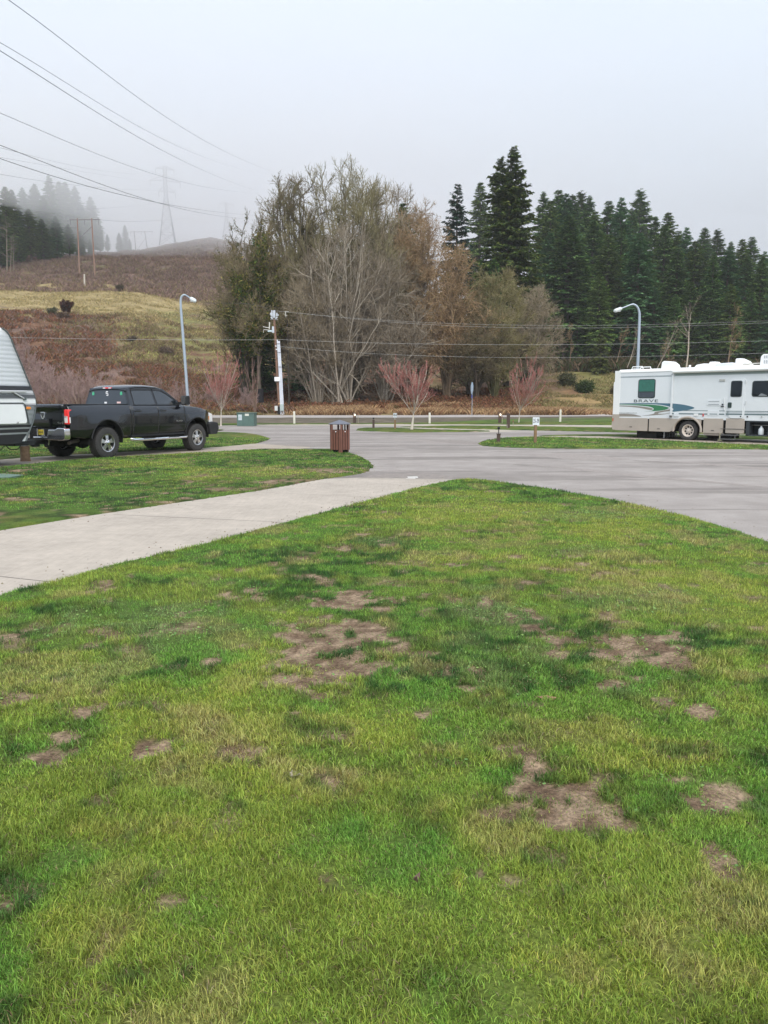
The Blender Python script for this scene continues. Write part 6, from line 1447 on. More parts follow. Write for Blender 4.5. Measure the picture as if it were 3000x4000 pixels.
rk.tube([(x0_, .25, ZR), (x0_ + .05, .25, ZR + .12), (x1_ - .05, .25, ZR + .12), (x1_, .25, ZR)], .02, 6); rk.tube([(x0_ + .08, .25, ZR + .05), (x1_ - .08, .25, ZR + .05)], .014, 6); rk.tube([(x0_, .9, ZR), (x0_ + .05, .9, ZR + .12), (x1_ - .05, .9, ZR + .12), (x1_, .9, ZR)], .02, 6)
rk.build('roof_rail', RVG, RV); MB().cyl((qx(890, 195), .4, ZR - .02), (qx(890, 195), .4, ZR + .11), .045, n=10).build('vent_pipe', RVG, RV)
MB().tube([(qx(1340, 190), .8, ZR + .08), (qx(1510, 190), .8, ZR + .10)], .03, 6).build('roof_aerial', mat('m_aerial', (.5, .48, .42), .5), RV)
# front cap and windscreen (outside the frame)
MB().prism([(LEN, ZB), (LEN + .35, ZB + .05), (LEN + .40, 1.2), (LEN + .12, 2.5), (LEN, ZT)], .02, 2.46).build('front_cap', RVW, RV, bevel=.03)
MB().prism([(LEN + .405, 1.35), (LEN + .42, 1.35), (LEN + .17, 2.42), (LEN + .155, 2.42)], .15, 2.33).build('windscreen', GLS, RV)
# =====================  LITTER BIN  =====================
WOODR = mat('m_recycled_plank', (.165, .068, .046), .6, var=.12, vscale=7, bump=.25, bscale=40)
x, y, _ = G(1328, 1772); BIN = thing('litter_bin', 'brown slatted litter bin with a grey peaked lid on the lawn corner', 'litter bin', (x, y, .03), R(22))
RB = .325; hx_ = lambda a, r: (r * math.cos(a), r * math.sin(a))
ns = 6; ap = RB * math.cos(math.pi / ns)
posts = MB()
for k in range(ns):
    a0 = 2 * math.pi * k / ns + .26; a1 = 2 * math.pi * (k + 1) / ns + .26; p0 = Vector((*hx_(a0, RB), 0)); p1 = Vector((*hx_(a1, RB), 0)); d = p1 - p0; L_ = d.length; d.normalize(); nn = Vector((d.y, -d.x, 0)); ang = math.atan2(d.y, d.x)
    for j, t in enumerate((.10, .366, .633, .90)):
        c = p0 + d * L_ * t; hi = .88 if (j == 0) else .70; lo = .0 if (j == 0 and k % 2 == 0) or (j == 3 and k % 3 == 0) else .10
        MB().box((c.x, c.y, (hi + lo) / 2), (.064, .022, hi - lo), Matrix.Rotation(ang, 3, 'Z')).build('slat', WOODR, BIN, bevel=.004)
rg2 = MB()
rg2.lathe([(ap - .03, .70), (ap - .005, .70)], (0, 0, 0), 'z', 24, cap=False)
MB().lathe([(.001, .07), (ap - .05, .07), (ap - .035, .66), (ap - .045, .67), (ap - .06, .08)], (0, 0, 0), 'z', 24, cap=False).build('liner', DARK, BIN, smooth=True)
for k in range(4):
    a = k * math.pi / 2 + .6; MB().box((*hx_(a, .2), .05), (.09, .09, .1)).build('foot', DARK, BIN)
for k in range(3):
    a = k * 2 * math.pi / 3 + .9; MB().box((*hx_(a, ap - .04), .78), (.03, .03, .24), Matrix.Rotation(a, 3, 'Z')).build('lid_bracket', BLK, BIN)
ld = MB(); ld.lathe([(RB * 1.13, .865), (RB * 1.15, .885), (RB * .62, .945), (.02, 1.0), (.001, 1.0)], (0, 0, 0), 'z', 6); ld.build('lid', mat('m_lid', (.12, .125, .15), .45, var=.12, vscale=6), BIN, bevel=.004)
for a in (-2.3, -1.35): MB().cyl((*hx_(a, RB * .93), .655), (*hx_(a, RB * .99), .655), .016, n=10).build('bolt', WHT, BIN)

# =====================  UTILITY BOX  =====================
x, y, _ = G(965, 1664); BX = thing('utility_box', 'green utility cabinet with a pale meter panel beside the asphalt', 'utility box', (x, y, 0), R(-4))
GB = mat('m_cabinet', (.085, .145, .125), .5, var=.1, vscale=4)
MB().bx(-.56, .56, -.4, .4, 0, .82).build('cabinet', GB, BX, bevel=.02); MB().bx(-.59, .59, -.43, .43, .815, .87).build('lid', GB, BX, bevel=.02)
MB().bx(-.46, -.22, -.425, -.40, .38, .74).build('meter_panel', mat('m_panel_pale', (.50, .58, .60), .5), BX, bevel=.006); MB().bx(-.40, -.30, -.44, -.425, .54, .6).build('latch', mat('m_jack', (.5, .52, .52), .35), BX)
MB().bx(-.02, .24, -.408, -.40, .66, .80).build('notice', mat('m_notice', (.62, .63, .55), .6), BX)

# =====================  POSTS AND SIGNS  =====================
CONCP = mat('m_post_white', (.68, .65, .56), .8, var=.12, vscale=6)
for (u, v, vt, lb) in ((1150, 1657, 1607, 'pale marker post nearest the leaning utility pole'), (1678, 1656, 1612, 'pale marker post just right of the red-twigged birch'), (2188, 1650, 1600, 'pale marker post on the verge left of the motorhome')):
    x, y, _ = G(u, v); h = P(u, vt, y)[2]
    o = MB().prism(rrect(-.07, .07, -.07, .07, .015, 2), -.05, h, 'z').build('marker_post', CONCP, bevel=.015); o.location = (x, y, 0); tag(o, lb, 'post', 'pale marker posts along the verge')
BRN = mat('m_bollard_brown', (.075, .045, .035), .6, var=.15, vscale=10)
for (u, v, vt, vm, lb) in ((1947, 1731, 1669, 1695, 'brown path light on the near grass island in front of the number board'), (1459, 1674, 1632, 1641, 'brown path light on the narrow island left of the small birch')):
    x, y, _ = G(u, v); s = P(u, vt, y)[2]; hb = P(u, vm, y)[2]; t = thing('path_light', lb, 'path light', (x, y, .02), 0, 'brown path lights')
    MB().prism(rrect(-.065, .065, -.065, .065, .01, 2), -.02, hb - .03, 'z').build('post', BRN, t); MB().bx(-.085, .085, -.085, .085, hb - .03, hb - .005).build('cap', BRN, t, bevel=.004)
    MB().cyl((0, 0, hb - .005), (0, 0, s - .07), .022, n=10).build('stem', mat('m_stem', (.10, .09, .085), .5), t)
    MB().lathe([(.001, s - .10), (.03, s - .095), (.055, s - .05), (.05, s - .03), (.058, s - .02), (.035, s), (.001, s)], (0, 0, 0), 'z', 14).build('lamp_head', BLK, t, smooth=True)
# number boards
WP = mat('m_post_wood', (.23, .145, .075), .8, var=.2, vscale=8, bump=.4, bscale=30); BRD = mat('m_board', (.74, .78, .82), .45, var=.03, vscale=8)
for (u, v, va, vb, hw_, txt, lb) in ((2090, 1735, 1632, 1662, .125, '35-39', 'white number board reading 35-39 on a wooden post'), (1543, 1677, 1615, 1632, .105, '40-44', 'white number board reading 40-44 on a wooden post')):
    x, y, _ = G(u, v); zt, zb = P(u, va, y)[2], P(u, vb, y)[2]; t = thing('number_sign', lb, 'sign', (x, y, .02), R(3), 'number boards on wooden posts')
    MB().prism(rrect(-.05, .05, -.05, .05, .008, 2), -.02, zb + (.03 if txt == '35-39' else -.12), 'z').build('post', WP, t, bevel=.005)
    if txt != '35-39': MB().bx(-.03, .015, -.02, .02, zb - .13, zb + .02).build('stem', mat('m_stem2', (.45, .43, .38), .6), t)
    MB().prism(rrect(-hw_, hw_, zb, zt, .012, 3), -.066, -.052).build('board', BRD, t)
    text('lettering', txt, (zt - zb) * .80, BLK, t, Matrix.Translation((0, -.0675, (zt + zb) / 2)) @ Matrix.Rotation(R(90), 4, 'X'), sx=hw_ * 2 * .86 / ((zt - zb) * .80 * 2.55), bold=.004)
# hookup posts
for (u, v, vt, w_, lamp, lb) in ((1952, 1654, 1611, .22, True, 'brown hookup post with a lit lamp window, left of the broad dark one'), (1985, 1674, 1614, .20, False, 'broad dark brown hookup post without a lamp'), (1385, 1655, 1612, .2, True, 'brown hookup post with a white lamp window behind the litter bin')):
    x, y, _ = G(u, v); h = P(u, vt, y)[2]; t = thing('hookup_post', lb, 'hookup post', (x, y, 0), R(-8), 'campsite hookup posts')
    MB().prism([(-w_ / 2, 0), (w_ / 2, 0), (w_ / 2, h * .98), (-w_ / 2, h)], -.07, .07).build('post', BRN, t, bevel=.01)
    if lamp:
        MB().bx(-w_ * .36, w_ * .42, -.085, -.068, h * .58, h * .93).build('panel', mat('m_panel_tan', (.20, .13, .085), .5), t)
        MB().bx(-.01, w_ * .40, -.098, -.083, h * .72, h * .88).build('lamp', mat('m_lit', (.9, .85, .75), .3, emis=((1, .82, .6), 1.1)), t)
    else: MB().bx(-w_ * .5, -w_ * .1, -.10, -.068, .03, .24).build('outlet_box', mat('m_outbox', (.18, .15, .13), .5), t, bevel=.01)
for (u, v, vt, lb) in ((1962, 1655, 1626, 'thin red-tipped stake beside the lit hookup post'), (2004, 1668, 1643, 'short thin stake right of the broad dark hookup post'), (1399, 1656, 1615, 'thin pale stake beside the hookup post behind the bin')):
    x, y, _ = G(u, v); h = P(u, vt, y)[2]; t = thing('stake', lb, 'stake', (x, y, 0), 0, 'thin stakes by the hookup posts')
    MB().cyl((0, 0, -.05), (0, 0, h), .022, n=8).build('post', mat('m_stake', (.33, .28, .20), .7), t); MB().cyl((0, 0, h - .1), (0, 0, h + .01), .028, n=8).build('cap', mat('m_stake_cap', (.28, .12, .09), .6), t)
# road sign seen almost edge-on
x, y, _ = G(1843, 1637); h = P(1843, 1494, y)[2]; hb = P(1843, 1543, y)[2]; t = thing('road_sign', 'blue-backed round road sign seen edge-on on a tall thin post', 'road sign', (x, y, .05), R(5))
MB().cyl((0, 0, -.1), (0, 0, h - .2), .032, n=8).build('post', mat('m_galv', (.42, .44, .46), .4, metal=.5), t)
rr = (h - hb) / 2; oc_ = [(rr * 1.04 * math.cos(a), (h + hb) / 2 + rr * 1.04 * math.sin(a)) for a in np.arange(math.pi / 8, 6.5, math.pi / 4)][:8]
MB().prism(oc_, -.04, -.022, 'x').build('plate', mat('m_sign_back', (.36, .50, .62), .4), t)
MB().prism([(a * .82, (b - (h + hb) / 2) * .82 + (h + hb) / 2) for a, b in oc_], -.046, -.041, 'x').build('face', mat('m_sign_face', (.62, .72, .80), .4), t)
MB().bx(-.045, -.02, -.19, .19, hb - .32, hb - .04).build('lower_plate', mat('m_sign_blue', (.07, .10, .42), .4), t)
# buried utility lid in the left lawn
lid = [G(u, v)[:2] for u, v in ((-120, 1864), (20, 1861), (92, 1866), (40, 1875), (-160, 1884))]
tag(slab('drain_cover', lid, -.01, .062, mat('m_lid_green', (.12, .19, .15), .6, var=.1, vscale=5)), kind='thing'); o = bpy.data.objects['drain_cover']; tag(o, 'flat green utility lid set in the left lawn', 'drain cover')

# =====================  LAMP POSTS  =====================
LAMPM = mat('m_lamp_post', (.40, .46, .52), .4, metal=.35)
def lamp(pts, vb, Y, arm, head, label):
    u0 = pts[0][0]; b = P(u0, pts[0][1], Y); t = thing('street_lamp', label, 'street lamp', (b[0], Y, 0), 0, 'tall street lamps')
    line = [(0.02 * 0, 0, 0)] + [tuple(Vector(P(u, v, Y)) - Vector((b[0], Y, 0))) for u, v in pts]
    line[0] = (line[1][0] + (line[1][0] - line[2][0]) * line[1][2] / max(.1, line[2][2] - line[1][2]), 0, 0)
    ml = smoothline(line, 5); r = [.105 - .055 * i / (len(ml) - 1) for i in range(len(ml))]
    MB().tube(ml, r, 10).build('pole', LAMPM, t, smooth=True)
    MB().lathe([(.2, 0), (.2, .04), (.13, .06), (.12, .3)], (line[0][0], 0, 0), 'z', 12).build('base_plate', LAMPM, t)
    tip = Vector(ml[-1]); hp = Vector(P(head[0], head[1], Y + head[2])) - Vector((b[0], Y, 0)); d = (hp - tip)
    MB().tube([tip, tip + d * .75], [.045, .04], 8).build('arm', LAMPM, t, smooth=True)
    h = MB(); dn = d.normalized(); c = tip + d
    h.tube([c - dn * .28, c - dn * .2, c + dn * .2, c + dn * .3], [.05, .12, .13, .04], 10); ho = h.build('lamp_head', mat('m_lamp_head', (.66, .70, .70), .4), t, smooth=True)
    MB().box((c.x, c.y, c.z - .1), (.3, .2, .05)).build('lens', mat('m_lens', (.5, .52, .5), .2), ho)
lamp([(736, 1590), (722, 1400), (710, 1250), (706, 1187), (708, 1163), (716, 1153), (724, 1152)], 1640, 50, .8, (754, 1171, -.5), 'tall curved grey street lamp behind the black pickup')
lamp([(2491, 1432), (2495, 1330), (2498, 1240), (2496, 1215), (2488, 1197), (2475, 1189), (2462, 1191)], 1660, 52, 1.4, (2414, 1210, 0), 'tall curved grey street lamp behind the motorhome')

# =====================  UTILITY POLE WITH CONDUITS  =====================
YP = 77.6
xb = P(1094, 1628, YP)[0]; zb = hz(xb, YP); UP = thing('utility_pole', 'leaning brown utility pole with white conduits and meter boxes beside the road', 'utility pole', (xb, YP, zb - .1))
def up(u, v, dy=0): return tuple(Vector(P(u, v, YP + dy)) - Vector((xb, YP, zb - .1)))
WOODP = mat('m_pole_wood', (.20, .115, .075), .85, var=.3, vscale=3, bump=.4, bscale=20)
pl = [up(1096, 1632), up(1090, 1560), up(1083, 1450), up(1077, 1340), up(1071, 1248)]; pl[0] = (pl[0][0], pl[0][1], -.3)
MB().tube(pl, [.16, .155, .14, .125, .115], 10).build('pole', WOODP, UP, smooth=True)
MB().tube([up(1092, 1627, -.02), up(1089, 1588, -.02)], .18, 10).build('pole_sleeve', BLK, UP)
CW = mat('m_conduit', (.66, .68, .73), .35, var=.05, vscale=3)
for k in range(3): MB().tube([up(1098 + k * 5.2, 1627, -.2), up(1090.5 + k * 4.4, 1450, -.2), up(1083 + k * 4.0, 1332 + (k == 0) * -5, -.2)], .062, 8).build('conduit', CW, UP, smooth=True)
cl = MB()
for (ua, ub_, v) in ((1106, 1115, 1525), (1088, 1103, 1433), (1083, 1095, 1342), (1085, 1097, 1376)): cl.tube([up(ua - 2, v, -.30), up(ub_, v + 1, -.30)], .018, 6)
cl.build('clamp', BLK, UP)
MB().box(tuple(Vector(up(1083, 1481, -.28))), (.56, .1, .42)).build('notice', WHT, UP, bevel=.02)
MB().box(tuple(Vector(up(1079, 1595, -.3))), (.30, .15, .48)).build('meter_box', mat('m_meterbox', (.60, .62, .60), .5), UP, bevel=.02)
MB().box(tuple(Vector(up(1101, 1592, -.34))), (.36, .2, .66)).build('meter_box', mat('m_meterbox2', (.40, .47, .46), .5), UP, bevel=.02)
MB().cyl(tuple(Vector(up(1090, 1577, -.32))), tuple(Vector(up(1090, 1577, -.2))), .075, n=12).build('meter_dial', mat('m_dial', (.62, .38, .16), .4), UP)
MB().box(tuple(Vector(up(1067, 1288, -.1))), (.22, .2, .62)).build('switch_box', mat('m_switch', (.50, .54, .58), .4), UP, bevel=.02); MB().box(tuple(Vector(up(1054, 1293, -.1))), (.40, .2, .18)).build('switch_arm', mat('m_switch2', (.50, .60, .62), .4), UP, bevel=.02)
sm_ = MB(); sm_.tube([up(1052, 1280, -.15), up(1040, 1279, -.15), up(1027, 1276, -.15)], .035, 6); sm_.tube([up(1052, 1285, -.15), up(1053, 1258, -.15)], .06, 8); sm_.tube([up(1054, 1289, -.2), up(1030, 1288, -.2), up(1029, 1300, -.2)], .03, 6); sm_.build('bracket', mat('m_bracket', (.62, .60, .52), .4), UP)
ins = MB()
for (u, v0, v1, lean) in ((1059, 1222, 1232, -2), (1062, 1212, 1236, 0), (1067, 1213, 1242, 2), (1073, 1212, 1242, 0), (1080, 1222, 1236, 2), (1085, 1228, 1234, 2), (1064, 1238, 1246, -6), (1076, 1238, 1246, 8)):
    a, b = up(u + lean, v0, -.1), up(u, v1, -.1); ins.tube([a, tuple((Vector(a) + Vector(b)) / 2), b], [.06, .075, .06], 8)
ins.build('insulator', mat('m_insulator', (.55, .58, .62), .35), UP, smooth=True)
MB().tube([up(1056, 1247, 0), up(1086, 1249, 0)], .05, 6).build('crossarm', mat('m_arm', (.35, .34, .33), .6), UP)
for (u, v) in ((1078, 1352), (1080, 1365)): MB().lathe([(.001, -.05), (.07, -.04), (.07, .04), (.001, .05)], tuple(Vector(up(u, v, -.2))), 'y', 10).build('wire_fitting', CLR, UP)
# far bracket of a second pole hidden in the trees
UP2 = thing('pole_fitting', 'small pale insulator bracket on a dark pole half hidden in the trees', 'utility pole', (P(1118, 1240, 84)[0], 84, hz(P(1118, 1240, 84)[0], 84)))
f2 = MB()
def u2(u, v): return tuple(Vector(P(u, v, 84)) - UP2.location)
f2.tube([u2(1112, 1218), u2(1128, 1217)], .035, 6); f2.tube([u2(1104, 1226), u2(1116, 1228)], .03, 6); f2.tube([u2(1115, 1216), u2(1117, 1240)], .05, 6); f2.tube([u2(1112, 1233), u2(1122, 1232)], .035, 6); f2.build('bracket', mat('m_bracket', (.62, .60, .52), .4), UP2)
MB().tube([u2(1122, 1236), (0.15, 0, 0)], [.08, .10], 8).build('pole', mat('m_darkpole', (.05, .04, .03), .9), UP2)

# =====================  WIRES  =====================
WIRE = mat('m_wire', (.06, .065, .07), .6, metal=.3); WIREL = mat('m_wire_pale', (.5, .5, .48), .5, metal=.3)
def wire(pts, Y0, Y1, r, label, m=WIRE, group=None, n=40):
    us = np.array([p[0] for p in pts], float); vs = np.array([p[1] for p in pts], float)
    t = np.concatenate([[0], np.cumsum(np.hypot(np.diff(us), np.diff(vs)))]); t /= t[-1]; k = min(len(pts) - 1, 3)
    pu = np.polyfit(t, us, k); pv = np.polyfit(t, vs, k); out = []
    for s in np.linspace(0, 1, n):
        iy = (1 - s) / Y0 + s / Y1; out.append(P(float(np.polyval(pu, s)), float(np.polyval(pv, s)), 1 / iy))
    ln = sum((Vector(a) - Vector(b)).length for a, b in zip(out, out[1:]))
    return tag(MB().tube(out, r, 5).build('overhead_wire', m), label, 'wire', group)
TG = 'transmission wires over the left hill'
wire([(-140, -115), (30, 0), (431, 298), (729, 510), (995, 646), (1074, 672)], 70, 420, .035, 'topmost transmission wire running down from the top frame edge', group=TG)
wire([(-160, 80), (0, 171), (331, 365), (597, 524), (862, 640), (985, 668)], 80, 450, .032, 'second transmission wire from the top, entering at the left frame edge', group=TG)
wire([(-160, 100), (0, 204), (365, 424), (663, 607), (995, 741)], 80, 430, .042, 'third transmission wire from the top, thicker, just below the second', group=TG)
wire([(-160, 375), (0, 443), (331, 580), (650, 696), (928, 748), (1010, 756)], 110, 450, .04, 'fourth transmission wire from the top, crossing the pylon head', group=TG)
wire([(-160, 510), (0, 567), (331, 696), (663, 805), (921, 850), (1000, 858)], 120, 430, .055, 'fifth transmission wire, dark, crossing the pylon waist', group=TG)
wire([(-160, 560), (0, 620), (331, 723), (636, 796), (908, 834), (1000, 842)], 125, 430, .055, 'sixth transmission wire, dark, meeting the fifth near the pylon', group=TG)
wire([(-160, 540), (0, 575), (220, 635), (438, 670), (600, 680)], 180, 420, .035, 'faint transmission wire running to the pylon top arm', group=TG)
wire([(-160, 590), (0, 612), (180, 650), (345, 672), (600, 712)], 190, 420, .03, 'faint transmission wire running to the pylon middle arm', group=TG)
wire([(-160, 650), (0, 678), (280, 725), (530, 739), (690, 745)], 200, 420, .038, 'faint transmission wire running to the pylon lowest arm', group=TG)
wire([(300, 818), (430, 812), (560, 800), (650, 790)], 330, 430, .035, 'faint wire sagging between wooden frame and pylon', group=TG)
wire([(388, 858), (520, 865), (640, 860), (760, 850)], 288, 430, .04, 'low faint wire leaving the wooden H-frame towards the fog', group=TG)
wire([(-160, 865), (0, 880), (150, 889), (300, 890)], 240, 290, .04, 'low wire coming to the wooden H-frame from the left edge', group=TG)
TG2 = 'wires along the road'
wire([(-200, 1312), (38, 1318), (450, 1325), (900, 1328), (1082, 1327)], 74, 77.3, .009, 'pale roadside wire left of the leaning utility pole', WIREL, TG2)
wire([(1082, 1326), (1500, 1340), (2003, 1347), (2405, 1344), (3000, 1331), (3300, 1322)], 77.3, 84, .009, 'main pale roadside wire across the trees right of the utility pole', WIREL, TG2)
wire([(1080, 1352), (1700, 1393), (2000, 1395), (2400, 1394), (3000, 1380), (3300, 1370)], 77.3, 84, .008, 'lowest thin roadside wire just above the motorhome roof', WIREL, TG2)
wire([(1080, 1215), (1611, 1256), (2209, 1273), (2600, 1266), (3000, 1252), (3300, 1240)], 77.3, 84, .007, 'upper thin roadside wire crossing the curved street lamp', WIREL, TG2)
wire([(1128, 1217), (1713, 1268), (2186, 1283), (2500, 1279), (3000, 1258), (3300, 1248)], 84, 86, .008, 'second upper roadside wire just below the topmost one', WIREL, TG2)
wire([(800, 1182), (900, 1184), (1000, 1192), (1060, 1214)], 76, 77.5, .016, 'thin dark wire reaching the utility pole top from the left', WIRE, TG2)

# =====================  PYLONS  =====================
def lattice(name, label, uc, vt, vb, wb_u, Y, arms, r=.16, legs_dark=(.28, .29, .30)):
    b = P(uc, vb, Y); x0, zg = b[0], min(b[2], hz(b[0], Y) + 2); h = P(uc, vt, Y)[2] - zg; wb = wb_u / 3000 * Y / 2
    t = thing(name, label, 'pylon', (x0, Y, zg), R(18)); mb = MB(); wt = wb * .20
    def w(z): f = z / h; return wb * (1 - f / .62) + wt * (f / .62) if f < .62 else wt
    lv_ = [h * f for f in (0, .14, .27, .38, .48, .56, .64, .72, .80, .88, .95, 1)]
    for sx in (-1, 1):
        for sy in (-1, 1): mb.tube([(sx * w(z), sy * w(z), z) for z in lv_], r, 4)
    for z0, z1_ in zip(lv_, lv_[1:]):
        for (a, b_) in (((-1, -1), (1, -1)), ((1, -1), (1, 1)), ((1, 1), (-1, 1)), ((-1, 1), (-1, -1))):
            mb.tube([(a[0] * w(z0), a[1] * w(z0), z0), (b_[0] * w(z1_), b_[1] * w(z1_), z1_)], r * .55, 3); mb.tube([(b_[0] * w(z0), b_[1] * w(z0), z0), (a[0] * w(z1_), a[1] * w(z1_), z1_)], r * .55, 3)
            mb.tube([(a[0] * w(z1_), a[1] * w(z1_), z1_), (b_[0] * w(z1_), b_[1] * w(z1_), z1_)], r * .5, 3)
    mt = mat('m_pylon', legs_dark, .5, metal=.4); mb.build('tower', mt, t)
    for (va, ua0, ua1) in arms:
        z = P(uc, va, Y)[2] - zg; am = MB()
        for ue in (ua0, ua1):
            xe = (ue - uc) / 3000 * Y; ww = w(min(z, h)) * (1 if xe > 0 else -1)
            for sy in (-1, 1): am.tube([(ww, sy * abs(ww), z + .4), (xe, 0, z)], r * .6, 3); am.tube([(ww, sy * abs(ww), min(z + 2.6, h)), (xe, 0, z + .2)], r * .5, 3)
            am.tube([(xe, 0, z), (xe, 0, z - 2.6)], r * .9, 5)
        am.build('cross_arm', mt, t)
lattice('pylon', 'tall steel lattice pylon fading into the fog on the hilltop', 655, 650, 955, 58, 400, [(662, 622, 688), (709, 601, 709), (750, 630, 690)])
lattice('pylon', 'barely visible second steel pylon far off in the fog, left of the maple', 886, 790, 905, 34, 470, [(800, 858, 914)], r=.12)
def hframe(label, uL, uR, vt, vbL, vbR, uA0, uA1, vA, Y, r, m, brace=True):
    xl, xr = P(uL, vbL, Y)[0], P(uR, vbR, Y)[0]; zl, zr_ = hz(xl, Y), hz(xr, Y); t = thing('wooden_pylon', label, 'pylon', (xl, Y, zl)); off = Vector((xl, Y, zl))
    for (ub_, ut, zg, x_) in ((uL, uL - 6, zl, xl), (uR, uR - 10, zr_, xr)):
        p = Vector(P(ut, vt, Y)) - off; MB().tube([(x_ - xl, 0, zg - zl - .5), tuple(p)], [r, r * .7], 8).build('pole', m, t)
    a = Vector(P(uA0, vA, Y)) - off; b = Vector(P(uA1, vA - 1, Y)) - off; MB().tube([a, b], r * .75, 6).build('cross_arm', mat('m_arm', (.35, .34, .33), .6), t)
    if brace: MB().tube([Vector(P(uL + 6, vA + 70, Y)) - off, Vector(P(uR - 8, vA + 26, Y)) - off], r * .4, 5).build('brace', mat('m_arm', (.35, .34, .33), .6), t)
    iz = MB()
    for u in (uA0 + 3, (uA0 + uA1) / 2, uA1 - 3): c = Vector(P(u, vA, Y)) - off; iz.tube([c, c + Vector((0, 0, -1.5))], r * .35, 5)
    iz.build('insulator', mat('m_arm', (.35, .34, .33), .6), t)
hframe('two-legged wooden power pole with a cross arm before the foggy firs', 308, 368, 853, 1018, 1022, 272, 388, 858, 250, .26, mat('m_hwood', (.36, .22, .16), .8, var=.1, vscale=1))
hframe('faint two-legged power pole in the fog between firs and steel pylon', 530, 575, 903, 960, 958, 507, 597, 906, 420, .24, mat('m_hwood2', (.22, .21, .2), .8))
x, y, z = P(329, 1090, 215); gp = MB().tube([(0, 0, -.5), (.1, 0, 3.0)], .22, 8).build('fence_post', mat('m_fpost', (.55, .5, .42), .8)); gp.location = (x, y, hz(x, y)); tag(gp, 'single pale weathered post at the top edge of the gold meadow', 'post')
# =====================  AIR, LIGHT, CAMERA  =====================
SUN_EL, SUN_AZ = 50, 172
w = bpy.data.worlds.new('World'); bpy.context.scene.world = w; w.use_nodes = True
nt = w.node_tree; N = nt.nodes; L = nt.links; bg = N['Background']
skyt = N.new('ShaderNodeTexSky'); skyt.sky_type = 'NISHITA'; skyt.sun_disc = False
skyt.sun_elevation = R(SUN_EL); skyt.sun_rotation = R(SUN_AZ); skyt.air_density = 1.0; skyt.dust_density = 4.0; skyt.ozone_density = 1.0
# overcast veil: an even pale layer, slightly brighter overhead, with soft mottling
tc = N.new('ShaderNodeTexCoord'); sp = N.new('ShaderNodeSeparateXYZ'); L.new(tc.outputs['Generated'], sp.inputs[0])
rp = N.new('ShaderNodeValToRGB'); e = rp.color_ramp.elements
e[0].position = 0.0; e[0].color = (5.7, 6.9, 8.6, 1); e[1].position = .55; e[1].color = (6.7, 7.8, 9.4, 1)
q = rp.color_ramp.elements.new(.18); q.color = (5.85, 7.05, 8.8, 1)
L.new(sp.outputs['Z'], rp.inputs[0])
nz = N.new('ShaderNodeTexNoise'); nz.inputs['Scale'].default_value = 1.6; nz.inputs['Detail'].default_value = 3; L.new(tc.outputs['Generated'], nz.inputs['Vector'])
mr = N.new('ShaderNodeMapRange'); mr.inputs['From Min'].default_value = .3; mr.inputs['From Max'].default_value = .7; mr.inputs['To Min'].default_value = .965; mr.inputs['To Max'].default_value = 1.035
L.new(nz.outputs['Fac'], mr.inputs['Value'])
vm = N.new('ShaderNodeVectorMath'); vm.operation = 'SCALE'; L.new(rp.outputs[0], vm.inputs[0]); L.new(mr.outputs[0], vm.inputs['Scale'])
mx = N.new('ShaderNodeMix'); mx.data_type = 'RGBA'; mx.inputs[0].default_value = .90
L.new(skyt.outputs[0], mx.inputs[6]); L.new(vm.outputs[0], mx.inputs[7]); L.new(mx.outputs[2], bg.inputs[0])
bg.inputs[1].default_value = .0605
sl = bpy.data.lights.new('sun', 'SUN'); sl.energy = 1.5; sl.angle = R(55); sl.color = (1.0, .95, .875)
so = bpy.data.objects.new('sun', sl); COL.objects.link(so)
el, az = R(SUN_EL), R(SUN_AZ)
dvec = Vector((math.sin(az) * math.cos(el), math.cos(az) * math.cos(el), math.sin(el)))   # towards the sun
so.rotation_euler = dvec.to_track_quat('Z', 'Y').to_euler()

def volume(name, col, dens, aniso=0.0):
    m = bpy.data.materials.new(name); m.use_nodes = True; nt = m.node_tree; nt.nodes.remove(nt.nodes['Principled BSDF'])
    v = nt.nodes.new('ShaderNodeVolumePrincipled'); v.inputs['Color'].default_value = (*col, 1); v.inputs['Density'].default_value = dens
    v.inputs['Anisotropy'].default_value = aniso
    nt.links.new(v.outputs[0], nt.nodes['Material Output'].inputs['Volume']); return m
HAZE_D = 0.00024
mb = MB().bx(-1110, 1110, -62, 1530, -45, 330)
tag(mb.build('haze', volume('m_haze', (.97, .985, 1.0), HAZE_D)), kind='stuff')
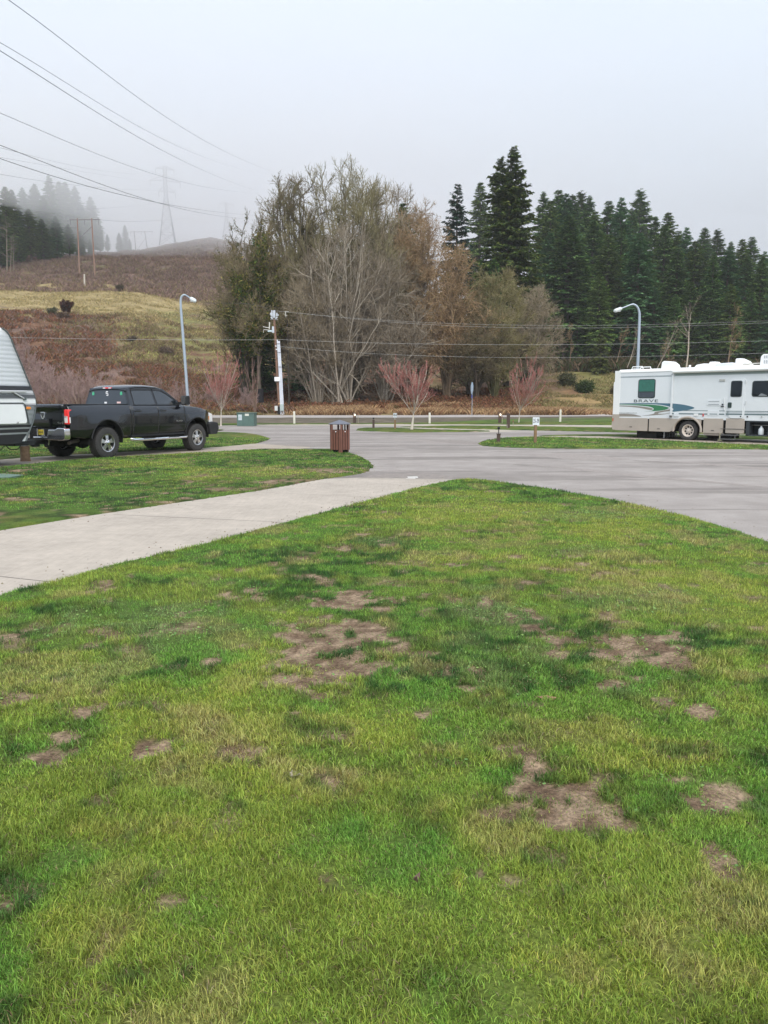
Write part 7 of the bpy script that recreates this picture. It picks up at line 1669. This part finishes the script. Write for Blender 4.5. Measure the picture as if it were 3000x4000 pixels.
# low cloud hanging on the hill: a thick even bank with an undulating underside
CLD = 0.0072
xs = np.linspace(-520, 420, 40); ys = np.linspace(150, 760, 34); X, Y = np.meshgrid(xs, ys)
zb = 60 + 14 * sstep(-60, -260, X) + (fbm(X / 70, Y / 70, 77, 3) - .5) * 30 + 70 * sstep(210, 150, Y) + 60 * sstep(700, 760, Y) + 40 * sstep(-440, -520, X) + 40 * sstep(340, 420, X)
zt = 150 - 50 * sstep(230, 150, Y) + (fbm(X / 60, Y / 60, 78, 2) - .5) * 20; zt = np.maximum(zt, zb + 1)
n, m_ = X.shape; mb = MB()
mb.grid([[(X[i, j], Y[i, j], zb[i, j]) for j in range(m_)] for i in range(n)])
mb.grid([[(X[i, j], Y[i, j], zt[i, j]) for j in range(m_)] for i in range(n)])
k = n * m_
for j in range(m_ - 1): mb.f += [(j, j + 1, k + j + 1, k + j), ((n - 1) * m_ + j, (n - 1) * m_ + j + 1, k + (n - 1) * m_ + j + 1, k + (n - 1) * m_ + j)]
for i in range(n - 1): mb.f += [(i * m_, (i + 1) * m_, k + (i + 1) * m_, k + i * m_), (i * m_ + m_ - 1, (i + 1) * m_ + m_ - 1, k + (i + 1) * m_ + m_ - 1, k + i * m_ + m_ - 1)]
tag(mb.build('low_cloud', volume('m_cloud', (.985, .99, 1.0), CLD)), 'low fog bank hanging over the hill and the tree tops', 'fog', kind='stuff')

cd = bpy.data.cameras.new('camera'); cd.sensor_fit = 'VERTICAL'; cd.sensor_height = 36; cd.lens = 27; cd.clip_start = .1; cd.clip_end = 4000
co = bpy.data.objects.new('camera', cd); COL.objects.link(co); co.location = (0, 0, H0); co.rotation_euler = (R(90) - TH, 0, 0)
sc = bpy.context.scene; sc.camera = co
sc.render.engine = 'CYCLES'
sc.view_settings.view_transform = 'Standard'; sc.view_settings.look = 'None'; sc.view_settings.exposure = 1.12; sc.view_settings.gamma = 1.0
sc.view_settings.use_curve_mapping = False
cy = sc.cycles; cy.max_bounces = 7; cy.diffuse_bounces = 3; cy.glossy_bounces = 3; cy.transmission_bounces = 4; cy.volume_bounces = 5; cy.transparent_max_bounces = 6
cy.use_denoising = True; cy.use_adaptive_sampling = True; cy.adaptive_threshold = .01; cy.sample_clamp_indirect = 6
cy.volume_max_steps = 64; cy.caustics_reflective = False; cy.caustics_refractive = False
try: cy.denoiser = 'OPENIMAGEDENOISE'; cy.denoising_input_passes = 'RGB_ALBEDO_NORMAL'; cy.denoising_prefilter = 'ACCURATE'
except Exception as ex: print(ex)
